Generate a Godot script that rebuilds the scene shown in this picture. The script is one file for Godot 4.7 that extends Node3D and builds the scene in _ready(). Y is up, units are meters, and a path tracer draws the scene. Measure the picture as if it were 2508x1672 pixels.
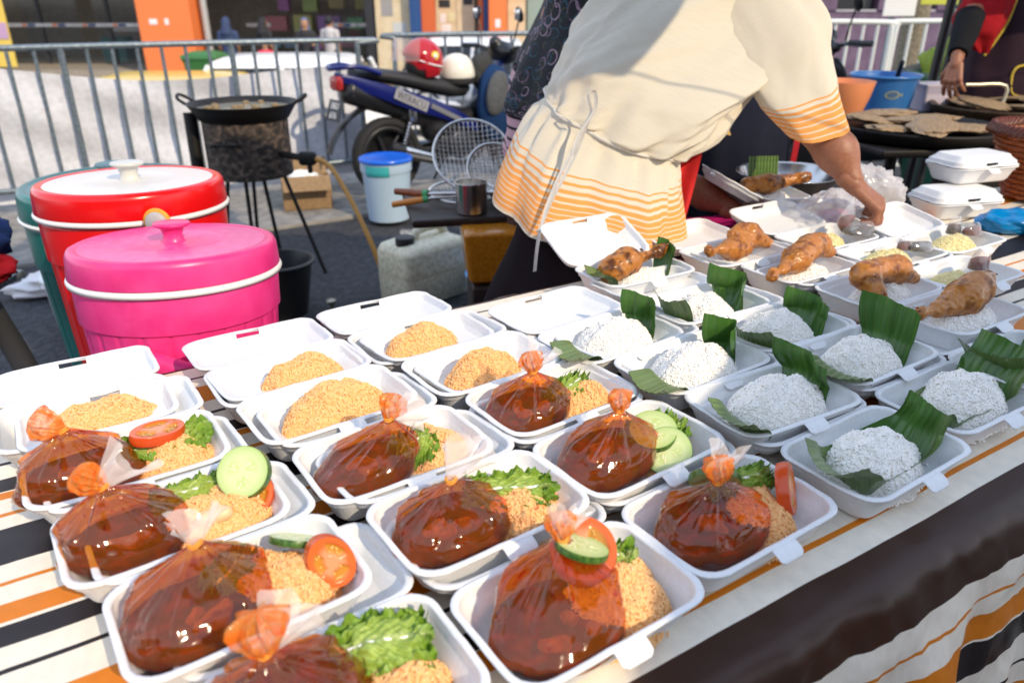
extends Node3D

# ---------------------------------------------------------------- frame of the stall table
const AL := 0.5585
const TY := 0.80
var SV := Vector3(cos(AL), 0, -sin(AL))
var TV := Vector3(sin(AL), 0, cos(AL))
var M := {}
var used := {}
var rng := RandomNumberGenerator.new()
var nz := FastNoiseLite.new()
var tray_mesh: ArrayMesh
var lid_mesh: ArrayMesh
var tab_mesh: ArrayMesh
var grain_mesh: ArrayMesh
var crumb_mesh: ArrayMesh
var seed_mesh: ArrayMesh


class MB:
	var v := PackedVector3Array()
	var uv := PackedVector2Array()
	var c := PackedColorArray()
	var ix := PackedInt32Array()
	var xf := Transform3D()
	var col := Color.WHITE

	func add(p: Vector3, u := Vector2.ZERO) -> int:
		v.append(xf * p)
		uv.append(u)
		c.append(col)
		return v.size() - 1

	func tri(a: int, b: int, d: int) -> void:
		ix.append(a)
		ix.append(b)
		ix.append(d)

	func quad(a: int, b: int, d: int, e: int) -> void:
		tri(a, b, d)
		tri(a, d, e)

	# rings: arrays of points of equal length
	func loft(rings: Array, closed := true, cap0 := true, cap1 := true, v0 := 0.0, v1 := 1.0) -> void:
		var n: int = rings[0].size()
		var m := n + 1 if closed else n
		var base := v.size()
		for i in rings.size():
			var r: PackedVector3Array = rings[i]
			for j in m:
				add(r[j % n], Vector2(float(j) / (m - 1), lerpf(v0, v1, float(i) / maxf(1, rings.size() - 1))))
		for i in rings.size() - 1:
			for j in m - 1:
				var a := base + i * m + j
				quad(a, a + 1, a + m + 1, a + m)
		if cap0:
			cap(rings[0], true)
		if cap1:
			cap(rings[rings.size() - 1], false)

	func cap(r: PackedVector3Array, flip: bool) -> void:
		var mid := Vector3.ZERO
		for p in r:
			mid += p
		mid /= r.size()
		var k := add(mid, Vector2(0.5, 0.5))
		var b := v.size()
		for p in r:
			add(p, Vector2(0.5, 0.5))
		for j in r.size():
			var q := (j + 1) % r.size()
			if flip:
				tri(k, b + q, b + j)
			else:
				tri(k, b + j, b + q)

	func lathe(prof: Array, n := 32, cap0 := true, cap1 := true) -> void:
		var rings := []
		for p in prof:
			var r := PackedVector3Array()
			for j in n:
				var a := TAU * j / n
				r.append(Vector3(cos(a) * p.x, p.y, sin(a) * p.x))
			rings.append(r)
		loft(rings, true, cap0 and prof[0].x > 0.0005, cap1 and prof[-1].x > 0.0005)

	func tube(pts: Array, rad, n := 10, capped := true) -> void:
		var rings := []
		var up := Vector3.UP
		var t0: Vector3 = (pts[1] - pts[0]).normalized()
		if absf(t0.dot(up)) > 0.9:
			up = Vector3.RIGHT
		var side := t0.cross(up).normalized()
		for i in pts.size():
			var t: Vector3 = (pts[mini(i + 1, pts.size() - 1)] - pts[maxi(i - 1, 0)]).normalized()
			side = (side - t * side.dot(t)).normalized()
			var o := t.cross(side)
			var rr: float = rad[i] if rad is Array else rad
			var r := PackedVector3Array()
			for j in n:
				var a := TAU * j / n
				r.append(pts[i] + side * cos(a) * rr + o * sin(a) * rr)
			rings.append(r)
		loft(rings, true, capped, capped)

	func box(size: Vector3, bev := 0.004, at := Vector3.ZERO) -> void:
		var h := size / 2
		var id := {}
		for ax in 3:
			for sg in [-1, 1]:
				for k in 4:
					var p := Vector3.ZERO
					var s1: float = -1 if k == 0 or k == 3 else 1
					var s2: float = -1 if k < 2 else 1
					p[ax] = h[ax] * sg
					p[(ax + 1) % 3] = (h[(ax + 1) % 3] - bev) * s1
					p[(ax + 2) % 3] = (h[(ax + 2) % 3] - bev) * s2
					var sv := Vector3.ZERO
					sv[ax] = sg
					sv[(ax + 1) % 3] = s1
					sv[(ax + 2) % 3] = s2
					id[[ax, sv]] = add(p + at, Vector2(s1 * h[(ax + 1) % 3] * 2, s2 * h[(ax + 2) % 3] * 2))
				var f := []
				for k in 4:
					var s1: float = -1 if k == 0 or k == 3 else 1
					var s2: float = -1 if k < 2 else 1
					var sv := Vector3.ZERO
					sv[ax] = sg
					sv[(ax + 1) % 3] = s1
					sv[(ax + 2) % 3] = s2
					f.append(id[[ax, sv]])
				if sg > 0:
					f.reverse()
				quad(f[0], f[1], f[2], f[3])
		for ax in 3:
			var b := (ax + 1) % 3
			var cc := (ax + 2) % 3
			for s1 in [-1, 1]:
				for s2 in [-1, 1]:
					var p := Vector3.ZERO
					var q := Vector3.ZERO
					p[b] = s1
					q[b] = s1
					p[cc] = s2
					q[cc] = s2
					p[ax] = -1
					q[ax] = 1
					var f := [id[[b, p]], id[[b, q]], id[[cc, q]], id[[cc, p]]]
					if s1 * s2 < 0:
						f.reverse()
					quad(f[0], f[1], f[2], f[3])
		for s0 in [-1, 1]:
			for s1 in [-1, 1]:
				for s2 in [-1, 1]:
					var p := Vector3(s0, s1, s2)
					if s0 * s1 * s2 > 0:
						tri(id[[0, p]], id[[2, p]], id[[1, p]])
					else:
						tri(id[[0, p]], id[[1, p]], id[[2, p]])

	# f(i, j) gives the point; uv in 0..1
	func sheet(nu: int, nv: int, f: Callable, cf = null, su := 1.0, sv := 1.0) -> void:
		var b := v.size()
		for i in nu + 1:
			for j in nv + 1:
				var a := float(i) / nu
				var d := float(j) / nv
				if cf != null:
					col = cf.call(a, d)
				add(f.call(a, d), Vector2(a * su, d * sv))
		for i in nu:
			for j in nv:
				var k := b + i * (nv + 1) + j
				quad(k, k + 1, k + nv + 2, k + nv + 1)

	func mesh(orient := true) -> ArrayMesh:
		if orient:
			var vol := 0.0
			var mid := Vector3.ZERO
			for p in v:
				mid += p
			mid /= maxf(1, v.size())
			for i in range(0, ix.size(), 3):
				vol += (v[ix[i]] - mid).dot((v[ix[i + 1]] - mid).cross(v[ix[i + 2]] - mid))
			if vol > 0:
				for i in range(0, ix.size(), 3):
					var t := ix[i + 1]
					ix[i + 1] = ix[i + 2]
					ix[i + 2] = t
		var n := PackedVector3Array()
		n.resize(v.size())
		for i in range(0, ix.size(), 3):
			var a := ix[i]
			var b := ix[i + 1]
			var d := ix[i + 2]
			var nn := (v[d] - v[a]).cross(v[b] - v[a])
			n[a] += nn
			n[b] += nn
			n[d] += nn
		# weld normals along seams
		var at := {}
		for i in v.size():
			var key := Vector3i((v[i] * 20000.0).round())
			if at.has(key):
				at[key].append(i)
			else:
				at[key] = [i]
		var out := n.duplicate()
		for i in v.size():
			n[i] = n[i].normalized() * (n[i].length() + 1e-12)
		for key in at:
			var g: Array = at[key]
			if g.size() > 1:
				for i in g:
					var s := Vector3.ZERO
					var me := n[i].normalized()
					for j in g:
						if me.dot(n[j].normalized()) > 0.55:
							s += n[j]
					out[i] = s
		for i in v.size():
			out[i] = out[i].normalized() if out[i].length_squared() > 0 else Vector3.UP
		var arr := []
		arr.resize(Mesh.ARRAY_MAX)
		arr[Mesh.ARRAY_VERTEX] = v
		arr[Mesh.ARRAY_NORMAL] = out
		arr[Mesh.ARRAY_TEX_UV] = uv
		arr[Mesh.ARRAY_COLOR] = c
		arr[Mesh.ARRAY_INDEX] = ix
		var m := ArrayMesh.new()
		m.add_surface_from_arrays(Mesh.PRIMITIVE_TRIANGLES, arr)
		return m


func numbered(nm: String) -> String:
	used[nm] = used.get(nm, -1) + 1
	return nm if used[nm] == 0 else "%s_%03d" % [nm, used[nm]]


func thing(nm: String, label: String, cat: String, pos := Vector3.ZERO, ry := 0.0, group := "") -> Node3D:
	var o := Node3D.new()
	o.name = numbered(nm)
	add_child(o)
	o.position = pos
	o.rotation.y = ry
	o.set_meta("label", label)
	o.set_meta("category", cat)
	if group:
		o.set_meta("group", group)
	return o


func part(par: Node3D, nm: String, mesh: Mesh, m: Material, xf := Transform3D()) -> MeshInstance3D:
	var o := MeshInstance3D.new()
	o.name = nm
	o.mesh = mesh
	o.material_override = m
	o.transform = xf
	par.add_child(o, true)
	return o


func solo(nm: String, label: String, cat: String, mesh: Mesh, m: Material, pos := Vector3.ZERO, ry := 0.0, group := "") -> MeshInstance3D:
	var o := MeshInstance3D.new()
	o.name = numbered(nm)
	o.mesh = mesh
	o.material_override = m
	add_child(o)
	o.position = pos
	o.rotation.y = ry
	o.set_meta("label", label)
	o.set_meta("category", cat)
	if group:
		o.set_meta("group", group)
	return o


func struct(nm: String, mesh: Mesh, m: Material, pos := Vector3.ZERO) -> MeshInstance3D:
	var o := MeshInstance3D.new()
	o.name = numbered(nm)
	o.mesh = mesh
	o.material_override = m
	add_child(o)
	o.position = pos
	o.set_meta("kind", "structure")
	return o


func P(s: float, t: float, y := 0.0) -> Vector3:
	return SV * s + TV * t + Vector3(0, TY + y, 0)


func lin(r: float, g: float, b: float, a := 1.0) -> Color:
	var k := Color(r, g, b).linear_to_srgb()
	k.a = a
	return k


func mat(r: float, g: float, b: float, rough := 0.6, metal := 0.0) -> StandardMaterial3D:
	var m := StandardMaterial3D.new()
	m.albedo_color = lin(r, g, b)
	m.roughness = rough
	m.metallic = metal
	m.cull_mode = BaseMaterial3D.CULL_DISABLED
	return m


func film(r: float, g: float, b: float, a: float, rough := 0.08) -> StandardMaterial3D:
	var m := mat(r, g, b, rough)
	m.albedo_color.a = a
	m.transparency = BaseMaterial3D.TRANSPARENCY_ALPHA
	return m


func vmat(rough := 0.6) -> StandardMaterial3D:
	var m := mat(1, 1, 1, rough)
	m.vertex_color_use_as_albedo = true
	return m


# grey noise picture between lo and hi
func noise_tex(size: int, freq: float, sd: int, lo: Color, hi: Color, octaves := 4, kind := FastNoiseLite.TYPE_SIMPLEX_SMOOTH, power := 1.0) -> ImageTexture:
	var f := FastNoiseLite.new()
	f.seed = sd
	f.frequency = freq
	f.noise_type = kind
	f.fractal_octaves = octaves
	var g := f.get_seamless_image(size, size)
	g.convert(Image.FORMAT_L8)
	var d := g.get_data()
	var out := PackedByteArray()
	out.resize(size * size * 4)
	for i in size * size:
		var k := pow(d[i] / 255.0, power)
		out[i * 4] = int(255 * lerpf(lo.r, hi.r, k))
		out[i * 4 + 1] = int(255 * lerpf(lo.g, hi.g, k))
		out[i * 4 + 2] = int(255 * lerpf(lo.b, hi.b, k))
		out[i * 4 + 3] = int(255 * lerpf(lo.a, hi.a, k))
	return ImageTexture.create_from_image(Image.create_from_data(size, size, false, Image.FORMAT_RGBA8, out))


func relief(m: StandardMaterial3D, tex: Texture2D, cm: float) -> void:
	m.heightmap_enabled = true
	m.heightmap_texture = tex
	m.heightmap_scale = cm


func tri_map(m: StandardMaterial3D, s: float, world := false) -> void:
	m.uv1_triplanar = true
	m.uv1_world_triplanar = world
	m.uv1_scale = Vector3(s, s, s)


# tapered capsules joined by a smooth minimum, meshed as surface nets; bones: [a, b, ra, rb]
func nets(mb: MB, bones: Array, cell: float, k: float, amp := 0.0, fr := 30.0, cf = null) -> void:
	var lo := Vector3.ONE * 1e9
	var hi := -lo
	for b in bones:
		var r: float = maxf(b[2], b[3]) + 3 * cell + amp
		for q in 2:
			lo = lo.min(b[q] - Vector3(r, r, r))
			hi = hi.max(b[q] + Vector3(r, r, r))
	var nx := int((hi.x - lo.x) / cell) + 2
	var ny := int((hi.y - lo.y) / cell) + 2
	var nzz := int((hi.z - lo.z) / cell) + 2
	var f := PackedFloat32Array()
	f.resize(nx * ny * nzz)
	f.fill(1.0)
	for b in bones:
		var a: Vector3 = b[0]
		var d: Vector3 = b[1] - a
		var dd := maxf(d.length_squared(), 1e-9)
		var ra: float = b[2]
		var rb: float = b[3]
		var rr := maxf(ra, rb) + k + 2 * cell + amp
		var l := ((a.min(b[1]) - Vector3(rr, rr, rr) - lo) / cell).floor().max(Vector3.ZERO)
		var h := ((a.max(b[1]) + Vector3(rr, rr, rr) - lo) / cell).ceil().min(Vector3(nx - 1, ny - 1, nzz - 1))
		for z in range(int(l.z), int(h.z) + 1):
			for y in range(int(l.y), int(h.y) + 1):
				var at := (z * ny + y) * nx
				for x in range(int(l.x), int(h.x) + 1):
					var p := lo + Vector3(x, y, z) * cell - a
					var s := clampf(p.dot(d) / dd, 0.0, 1.0)
					var dist := (p - d * s).length() - lerpf(ra, rb, s)
					var o := f[at + x]
					var w := clampf(0.5 + 0.5 * (o - dist) / k, 0.0, 1.0)
					f[at + x] = lerpf(o, dist, w) - k * w * (1.0 - w)
	if amp > 0:
		for z in nzz:
			for y in ny:
				var at := (z * ny + y) * nx
				for x in nx:
					if absf(f[at + x]) < amp + 2.5 * cell:
						f[at + x] += amp * nz.get_noise_3dv((lo + Vector3(x, y, z) * cell) * fr * 100.0)
	var id := PackedInt32Array()
	id.resize(nx * ny * nzz)
	id.fill(-1)
	var sy := nx
	var sz := nx * ny
	var off := [0, 1, sy, sy + 1, sz, sz + 1, sz + sy, sz + sy + 1]
	var ed := [[0, 1], [2, 3], [4, 5], [6, 7], [0, 2], [1, 3], [4, 6], [5, 7], [0, 4], [1, 5], [2, 6], [3, 7]]
	for z in nzz - 1:
		for y in ny - 1:
			for x in nx - 1:
				var at := (z * ny + y) * nx + x
				if absf(f[at]) > 2.2 * cell:
					continue
				var neg := 0
				for o in off:
					if f[at + o] < 0:
						neg += 1
				if neg == 0 or neg == 8:
					continue
				var s := Vector3.ZERO
				var n := 0
				for e in ed:
					var a: float = f[at + off[e[0]]]
					var b: float = f[at + off[e[1]]]
					if (a < 0) != (b < 0):
						var t := a / (a - b)
						var p0 := Vector3(e[0] & 1, (e[0] >> 1) & 1, e[0] >> 2)
						var p1 := Vector3(e[1] & 1, (e[1] >> 1) & 1, e[1] >> 2)
						s += p0.lerp(p1, t)
						n += 1
				var p := lo + (Vector3(x, y, z) + s / n) * cell
				if cf != null:
					mb.col = cf.call(p)
				id[at] = mb.add(p, Vector2(p.x, p.y))
	for z in range(1, nzz - 1):
		for y in range(1, ny - 1):
			for x in range(1, nx - 1):
				var at := (z * ny + y) * nx + x
				if absf(f[at]) > 2.2 * cell:
					continue
				var a := f[at] < 0
				for q in 3:
					var st: int = [1, sy, sz][q]
					var b := f[at + st] < 0
					if a == b:
						continue
					var u: int = [sy, sz, 1][q]
					var w: int = [sz, 1, sy][q]
					var i0 := id[at]
					var i1 := id[at - u]
					var i2 := id[at - u - w]
					var i3 := id[at - w]
					if i0 < 0 or i1 < 0 or i2 < 0 or i3 < 0:
						continue
					if a:
						mb.quad(i0, i3, i2, i1)
					else:
						mb.quad(i0, i1, i2, i3)


# rings given as [left, right, half thickness]; the cross-section is a soft ellipse
func body_rings(rows: Array, n: int, sub: int, fold: Callable, towards := Vector3(0, -0.25, 0.97)) -> Array:
	var out := []
	for i in (rows.size() - 1) * sub + 1:
		var g := float(i) / sub
		var k := mini(int(g), rows.size() - 2)
		var f := g - k
		var q := [rows[maxi(k - 1, 0)], rows[k], rows[k + 1], rows[mini(k + 2, rows.size() - 1)]]
		var l: Vector3 = q[1][0].cubic_interpolate(q[2][0], q[0][0], q[3][0], f)
		var r: Vector3 = q[1][1].cubic_interpolate(q[2][1], q[0][1], q[3][1], f)
		var th: float = cubic_interpolate(q[1][2], q[2][2], q[0][2], q[3][2], f)
		var mid := (l + r) / 2
		var ax := (r - l) / 2
		var ring := PackedVector3Array()
		for j in n:
			var a := TAU * j / n
			var ca := cos(a)
			var sa := sin(a)
			var dir := ax.normalized() * ca + towards * sa
			ring.append(mid + ax * signf(ca) * pow(absf(ca), 0.85) + towards * th * signf(sa) * pow(absf(sa), 0.85) + dir * float(fold.call(a, g / (rows.size() - 1))))
		out.append(ring)
	return out


# ---------------------------------------------------------------- materials
func make_materials() -> void:
	var w := Color.WHITE
	M.foam = mat(0.83, 0.83, 0.83, 0.6)
	M.foam.albedo_texture = noise_tex(256, 0.03, 3, Color(0.955, 0.955, 0.955), w)
	relief(M.foam, noise_tex(256, 0.09, 4, Color.BLACK, w, 2, FastNoiseLite.TYPE_CELLULAR), 0.035)
	tri_map(M.foam, 12.0)
	M.rice_white = vmat(0.5)
	M.rice_core = mat(0.95, 0.90, 0.81, 0.6)
	M.rice_brown_core = mat(0.87, 0.47, 0.17, 0.6)
	M.rice_yellow_core = mat(0.84, 0.74, 0.4, 0.7)
	M.film = film(0.9, 0.9, 0.9, 0.0, 0.1)
	relief(M.film, noise_tex(256, 0.012, 18, Color.BLACK, w, 2), 0.16)
	M.film.metallic_specular = 0.5
	M.film.uv1_scale = Vector3(3, 2, 1)
	M.sachet = film(0.9, 0.88, 0.86, 0.12, 0.12)
	M.tail = film(0.92, 0.86, 0.84, 0.34, 0.16)
	M.smear = mat(1, 1, 1, 0.04)
	M.smear.albedo_texture = smear_tex()
	M.smear.albedo_color = Color(1, 1, 1, 0.09)
	M.smear.refraction_enabled = true
	M.smear.refraction_scale = 0.002
	M.sauce = mat(1, 1, 1, 0.4)
	M.sauce.metallic_specular = 0.15
	M.sauce.albedo_texture = noise_tex(256, 0.03, 12, Color(0.26, 0.01, 0.01), Color(0.58, 0.065, 0.035), 4, FastNoiseLite.TYPE_SIMPLEX_SMOOTH, 1.6)
	tri_map(M.sauce, 4.0)
	M.meat = mat(1, 1, 1, 0.35)
	M.meat.albedo_texture = noise_tex(128, 0.04, 13, Color(0.42, 0.1, 0.04), Color(0.78, 0.42, 0.22), 4)
	tri_map(M.meat, 14.0)
	M.knot = mat(1, 1, 1, 0.26)
	M.knot.uv1_scale = Vector3(2, 1, 1)
	M.knot.albedo_texture = noise_tex(256, 0.014, 14, Color(0.96, 0.38, 0.0, 0.85), Color(1.0, 0.78, 0.45, 0.25), 5)
	M.knot.transparency = BaseMaterial3D.TRANSPARENCY_ALPHA
	M.knot.backlight_enabled = true
	M.knot.backlight = Color(0.7, 0.7, 0.7)
	M.band = mat(0.8, 0.3, 0.03, 0.5)
	M.soy = mat(0.015, 0.006, 0.004, 0.1)
	M.lettuce = vmat(0.42)
	M.lettuce.backlight_enabled = true
	M.lettuce.backlight = Color(0.45, 0.5, 0.2)
	M.lettuce.albedo_texture = noise_tex(256, 0.02, 15, Color(0.75, 0.78, 0.65), w, 5)
	M.lettuce.uv1_scale = Vector3(2, 2, 2)
	M.tomato_skin = mat(0.62, 0.075, 0.012, 0.22)
	M.veg = vmat(0.25)
	M.veg_seed = mat(0.82, 0.8, 0.5, 0.4)
	M.tomato_seed = mat(0.75, 0.45, 0.12, 0.35)
	M.cuke_skin = mat(1, 1, 1, 0.35)
	M.cuke_skin.albedo_texture = noise_tex(128, 0.03, 16, Color(0.1, 0.24, 0.06), Color(0.42, 0.56, 0.22), 4)
	tri_map(M.cuke_skin, 30.0)
	M.leaf = vmat(0.3)
	M.leaf.albedo_texture = streaks(17)
	M.leaf.backlight_enabled = true
	M.leaf.backlight = Color(0.22, 0.3, 0.06)
	M.chicken = vmat(0.3)
	M.egg = mat(0.7, 0.52, 0.28, 0.4)


# oil and sauce clinging to the inside of a bag: streaks running down from the neck, drops and thicker patches
func smear_tex() -> ImageTexture:
	var im := Image.create(512, 256, false, Image.FORMAT_RGBA8)
	var f := FastNoiseLite.new()
	f.seed = 91
	f.frequency = 0.01
	f.fractal_octaves = 4
	for x in 512:
		var ca := cos(TAU * x / 512.0) * 60.0
		var sa := sin(TAU * x / 512.0) * 60.0
		for y in 256:
			var v := y / 256.0
			var st := f.get_noise_3d(ca * 3.1, sa * 3.1, v * 60.0)
			var pa := f.get_noise_3d(ca * 1.3 + 500, sa * 1.3, v * 130.0)
			var dr := f.get_noise_3d(ca * 9.0, sa * 9.0 + 700, v * 900.0)
			var c := Color(1.0, 0.60, 0.20)
			c = c.lerp(Color(0.86, 0.34, 0.09), smoothstep(0.1, 0.6, pa))
			c = c.lerp(Color(0.98, 0.50, 0.06), smoothstep(0.16, 0.5, st))
			c = c.lerp(Color(0.85, 0.25, 0.03), smoothstep(0.42, 0.5, dr))
			im.set_pixel(x, y, c)
	return ImageTexture.create_from_image(im)


# fine lines along the leaf's ribs, with a few blemishes
func streaks(sd: int) -> ImageTexture:
	var im := Image.create(256, 256, false, Image.FORMAT_RGBA8)
	var f := FastNoiseLite.new()
	f.seed = sd
	f.frequency = 0.05
	for x in 256:
		var k := 0.82 + 0.18 * f.get_noise_2d(x * 3.1, 0.0) + (0.1 if x % 23 == 0 else 0.0)
		for y in 256:
			var b := f.get_noise_2d(x * 0.6, y * 0.25 + 300.0)
			var q := clampf(k + 0.06 * b, 0, 1)
			im.set_pixel(x, y, Color(q, q, q * (0.92 if b > 0.3 else 1.0)))
	return ImageTexture.create_from_image(im)


# ---------------------------------------------------------------- foam boxes
const BL := 0.128
const BW := 0.083


func rrect(hx: float, hz: float, r: float, y: float) -> PackedVector3Array:
	var out := PackedVector3Array()
	var c := [Vector2(hx - r, hz - r), Vector2(-hx + r, hz - r), Vector2(-hx + r, -hz + r), Vector2(hx - r, -hz + r)]
	for q in 4:
		for i in 7:
			var a := PI / 2 * (q + i / 6.0)
			out.append(Vector3(c[q].x + cos(a) * r, y, c[q].y + sin(a) * r))
		var e: Vector2 = c[(q + 1) % 4]
		var a1 := PI / 2 * (q + 1)
		var p0: Vector2 = c[q] + Vector2(cos(a1), sin(a1)) * r
		var p1: Vector2 = e + Vector2(cos(a1), sin(a1)) * r
		for i in range(1, 8):
			var p := p0.lerp(p1, i / 8.0)
			out.append(Vector3(p.x, y, p.y))
	return out


func shell(h: float, slot: bool, rim_r := 0.034) -> ArrayMesh:
	var mb := MB.new()
	# [inset from the rim, height, corner radius]
	var pr := [[0.034, 0.0035, 0.018], [0.029, 0.005, 0.02], [0.023, 0.011, 0.022], [0.0125, h - 0.016, 0.027], [0.0095, h - 0.0135, 0.029], [0.0085, h - 0.003, 0.03], [0.0072, h - 0.0006, 0.031], [0.0035, h, 0.033],
		[0.0006, h - 0.0008, rim_r], [0.0, h - 0.0026, rim_r], [0.0012, h - 0.0046, rim_r], [0.0058, h - 0.0058, 0.032], [0.0072, h - 0.0145, 0.03], [0.0105, h - 0.0165, 0.028], [0.0205, 0.0095, 0.023], [0.0265, 0.0015, 0.02], [0.031, 0.0, 0.018]]
	var rings := []
	for p in pr:
		var r := rrect(BL - p[0], BW - p[0], p[2], p[1])
		for j in r.size():
			var q := r[j]
			var e := nz.get_noise_3d(q.x * 9000, p[0] * 9000, q.z * 9000)
			r[j] = q + Vector3(q.x, 0, q.z).normalized() * e * 0.0006 + Vector3(0, nz.get_noise_2d(q.x * 1400, q.z * 1400) * 0.0022 * clampf(q.y / h, 0, 1), 0)
		rings.append(r)
	mb.loft(rings, true, true, true)
	if slot:
		# the slot that takes the tab: cut through the far wall between these bands
		var n: int = rings[0].size()
		var keep := PackedInt32Array()
		var dead := {}
		for i in range(0, mb.ix.size(), 3):
			var mid := (mb.v[mb.ix[i]] + mb.v[mb.ix[i + 1]] + mb.v[mb.ix[i + 2]]) / 3
			var cut := absf(mid.x) < 0.0245 and mid.z < -BW * 0.8 and mid.y > h - 0.0138 and mid.y < h - 0.0028 and absf(mid.z) < BW - 0.005
			if not cut:
				for q in 3:
					keep.append(mb.ix[i + q])
		mb.ix = keep
		# the cut's own faces: top, bottom and ends of the slot
		var z0 := -(BW - 0.0085)
		var z1 := -(BW - 0.0058)
		var x := 0.0244
		var lo := h - 0.0140
		var hi := h - 0.003
		for q in [[Vector3(-x, lo, z0), Vector3(x, lo, z0), Vector3(x, lo, z1 - 0.001), Vector3(-x, lo, z1 - 0.001)], [Vector3(-x, hi, z0), Vector3(-x, hi - 0.0025, z1), Vector3(x, hi - 0.0025, z1), Vector3(x, hi, z0)], [Vector3(x, lo, z0), Vector3(x, hi, z0), Vector3(x, hi - 0.0025, z1), Vector3(x, lo, z1)], [Vector3(-x, lo, z0), Vector3(-x, lo, z1), Vector3(-x, hi - 0.0025, z1), Vector3(-x, hi, z0)]]:
			mb.quad(mb.add(q[0]), mb.add(q[1]), mb.add(q[2]), mb.add(q[3]))
	return mb.mesh()


func make_foam() -> void:
	tray_mesh = shell(0.052, false)
	lid_mesh = shell(0.034, true)
	var mb := MB.new()
	var rings := []
	for i in 9:
		var g := i / 8.0
		var w := 0.021 * (1.0 if g < 0.75 else sqrt(1.0 - pow((g - 0.75) / 0.27, 2) * 0.55))
		var y := 0.0495 - 0.002 * g - 0.008 * g * g
		var z := BW - 0.004 + 0.021 * g
		rings.append(PackedVector3Array([Vector3(-w, y, z), Vector3(-w * 0.96, y + 0.0012, z), Vector3(w * 0.96, y + 0.0012, z), Vector3(w, y, z), Vector3(w * 0.96, y - 0.0012, z), Vector3(-w * 0.96, y - 0.0012, z)]))
	mb.loft(rings)
	tab_mesh = mb.mesh()


func foam_box(label: String, s: float, t: float, yaw: float, y: float, lid_tilt := -3.5, gap := 0.0) -> Transform3D:
	var o := thing("foam_box", label, "foam box", P(s, t, y), AL + deg_to_rad(yaw), "open foam food boxes")
	part(o, "tray", tray_mesh, M.foam)
	part(o, "tab", tab_mesh, M.foam)
	var b := Basis(Vector3.RIGHT, deg_to_rad(lid_tilt))
	var hinge := Vector3(0, 0.050, -BW + 0.001 - gap)
	part(o, "lid", lid_mesh, M.foam, Transform3D(b, hinge - b * Vector3(0, 0.034, BW)))
	return o.transform


# ---------------------------------------------------------------- rice
func make_grains() -> void:
	var mb := MB.new()
	mb.lathe([Vector2(0, -0.0036), Vector2(0.0008, -0.0031), Vector2(0.00135, -0.0012), Vector2(0.00135, 0.0012), Vector2(0.0008, 0.0031), Vector2(0, 0.0036)], 6)
	grain_mesh = mb.mesh()
	mb = MB.new()
	mb.lathe([Vector2(0, -0.0019), Vector2(0.0011, -0.0012), Vector2(0.0014, 0), Vector2(0.0011, 0.0012), Vector2(0, 0.0019)], 6)
	crumb_mesh = mb.mesh()
	mb = MB.new()
	mb.lathe([Vector2(0, -0.0024), Vector2(0.0009, -0.0012), Vector2(0.0011, 0.0006), Vector2(0.0005, 0.002), Vector2(0, 0.0024)], 6)
	seed_mesh = mb.mesh()


func dome(a: float, r: float, p: Array) -> Vector3:
	# p: [rx, rz, h, noise offset]
	var k := 1.0 + 0.2 * nz.get_noise_2d(cos(a) * 75 + p[3], sin(a) * 75)
	var x: float = cos(a) * r * p[0] * k
	var z: float = sin(a) * r * p[1] * k
	var y: float = p[2] * pow(maxf(0.0, 1.0 - pow(r, 2.6)), 0.72) * (1.0 + 0.17 * nz.get_noise_2d(x * 1800 + p[3], z * 1800)) + 0.0016 * nz.get_noise_2d(x * 9000, z * 9000 + p[3])
	return Vector3(x, y, z)


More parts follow.
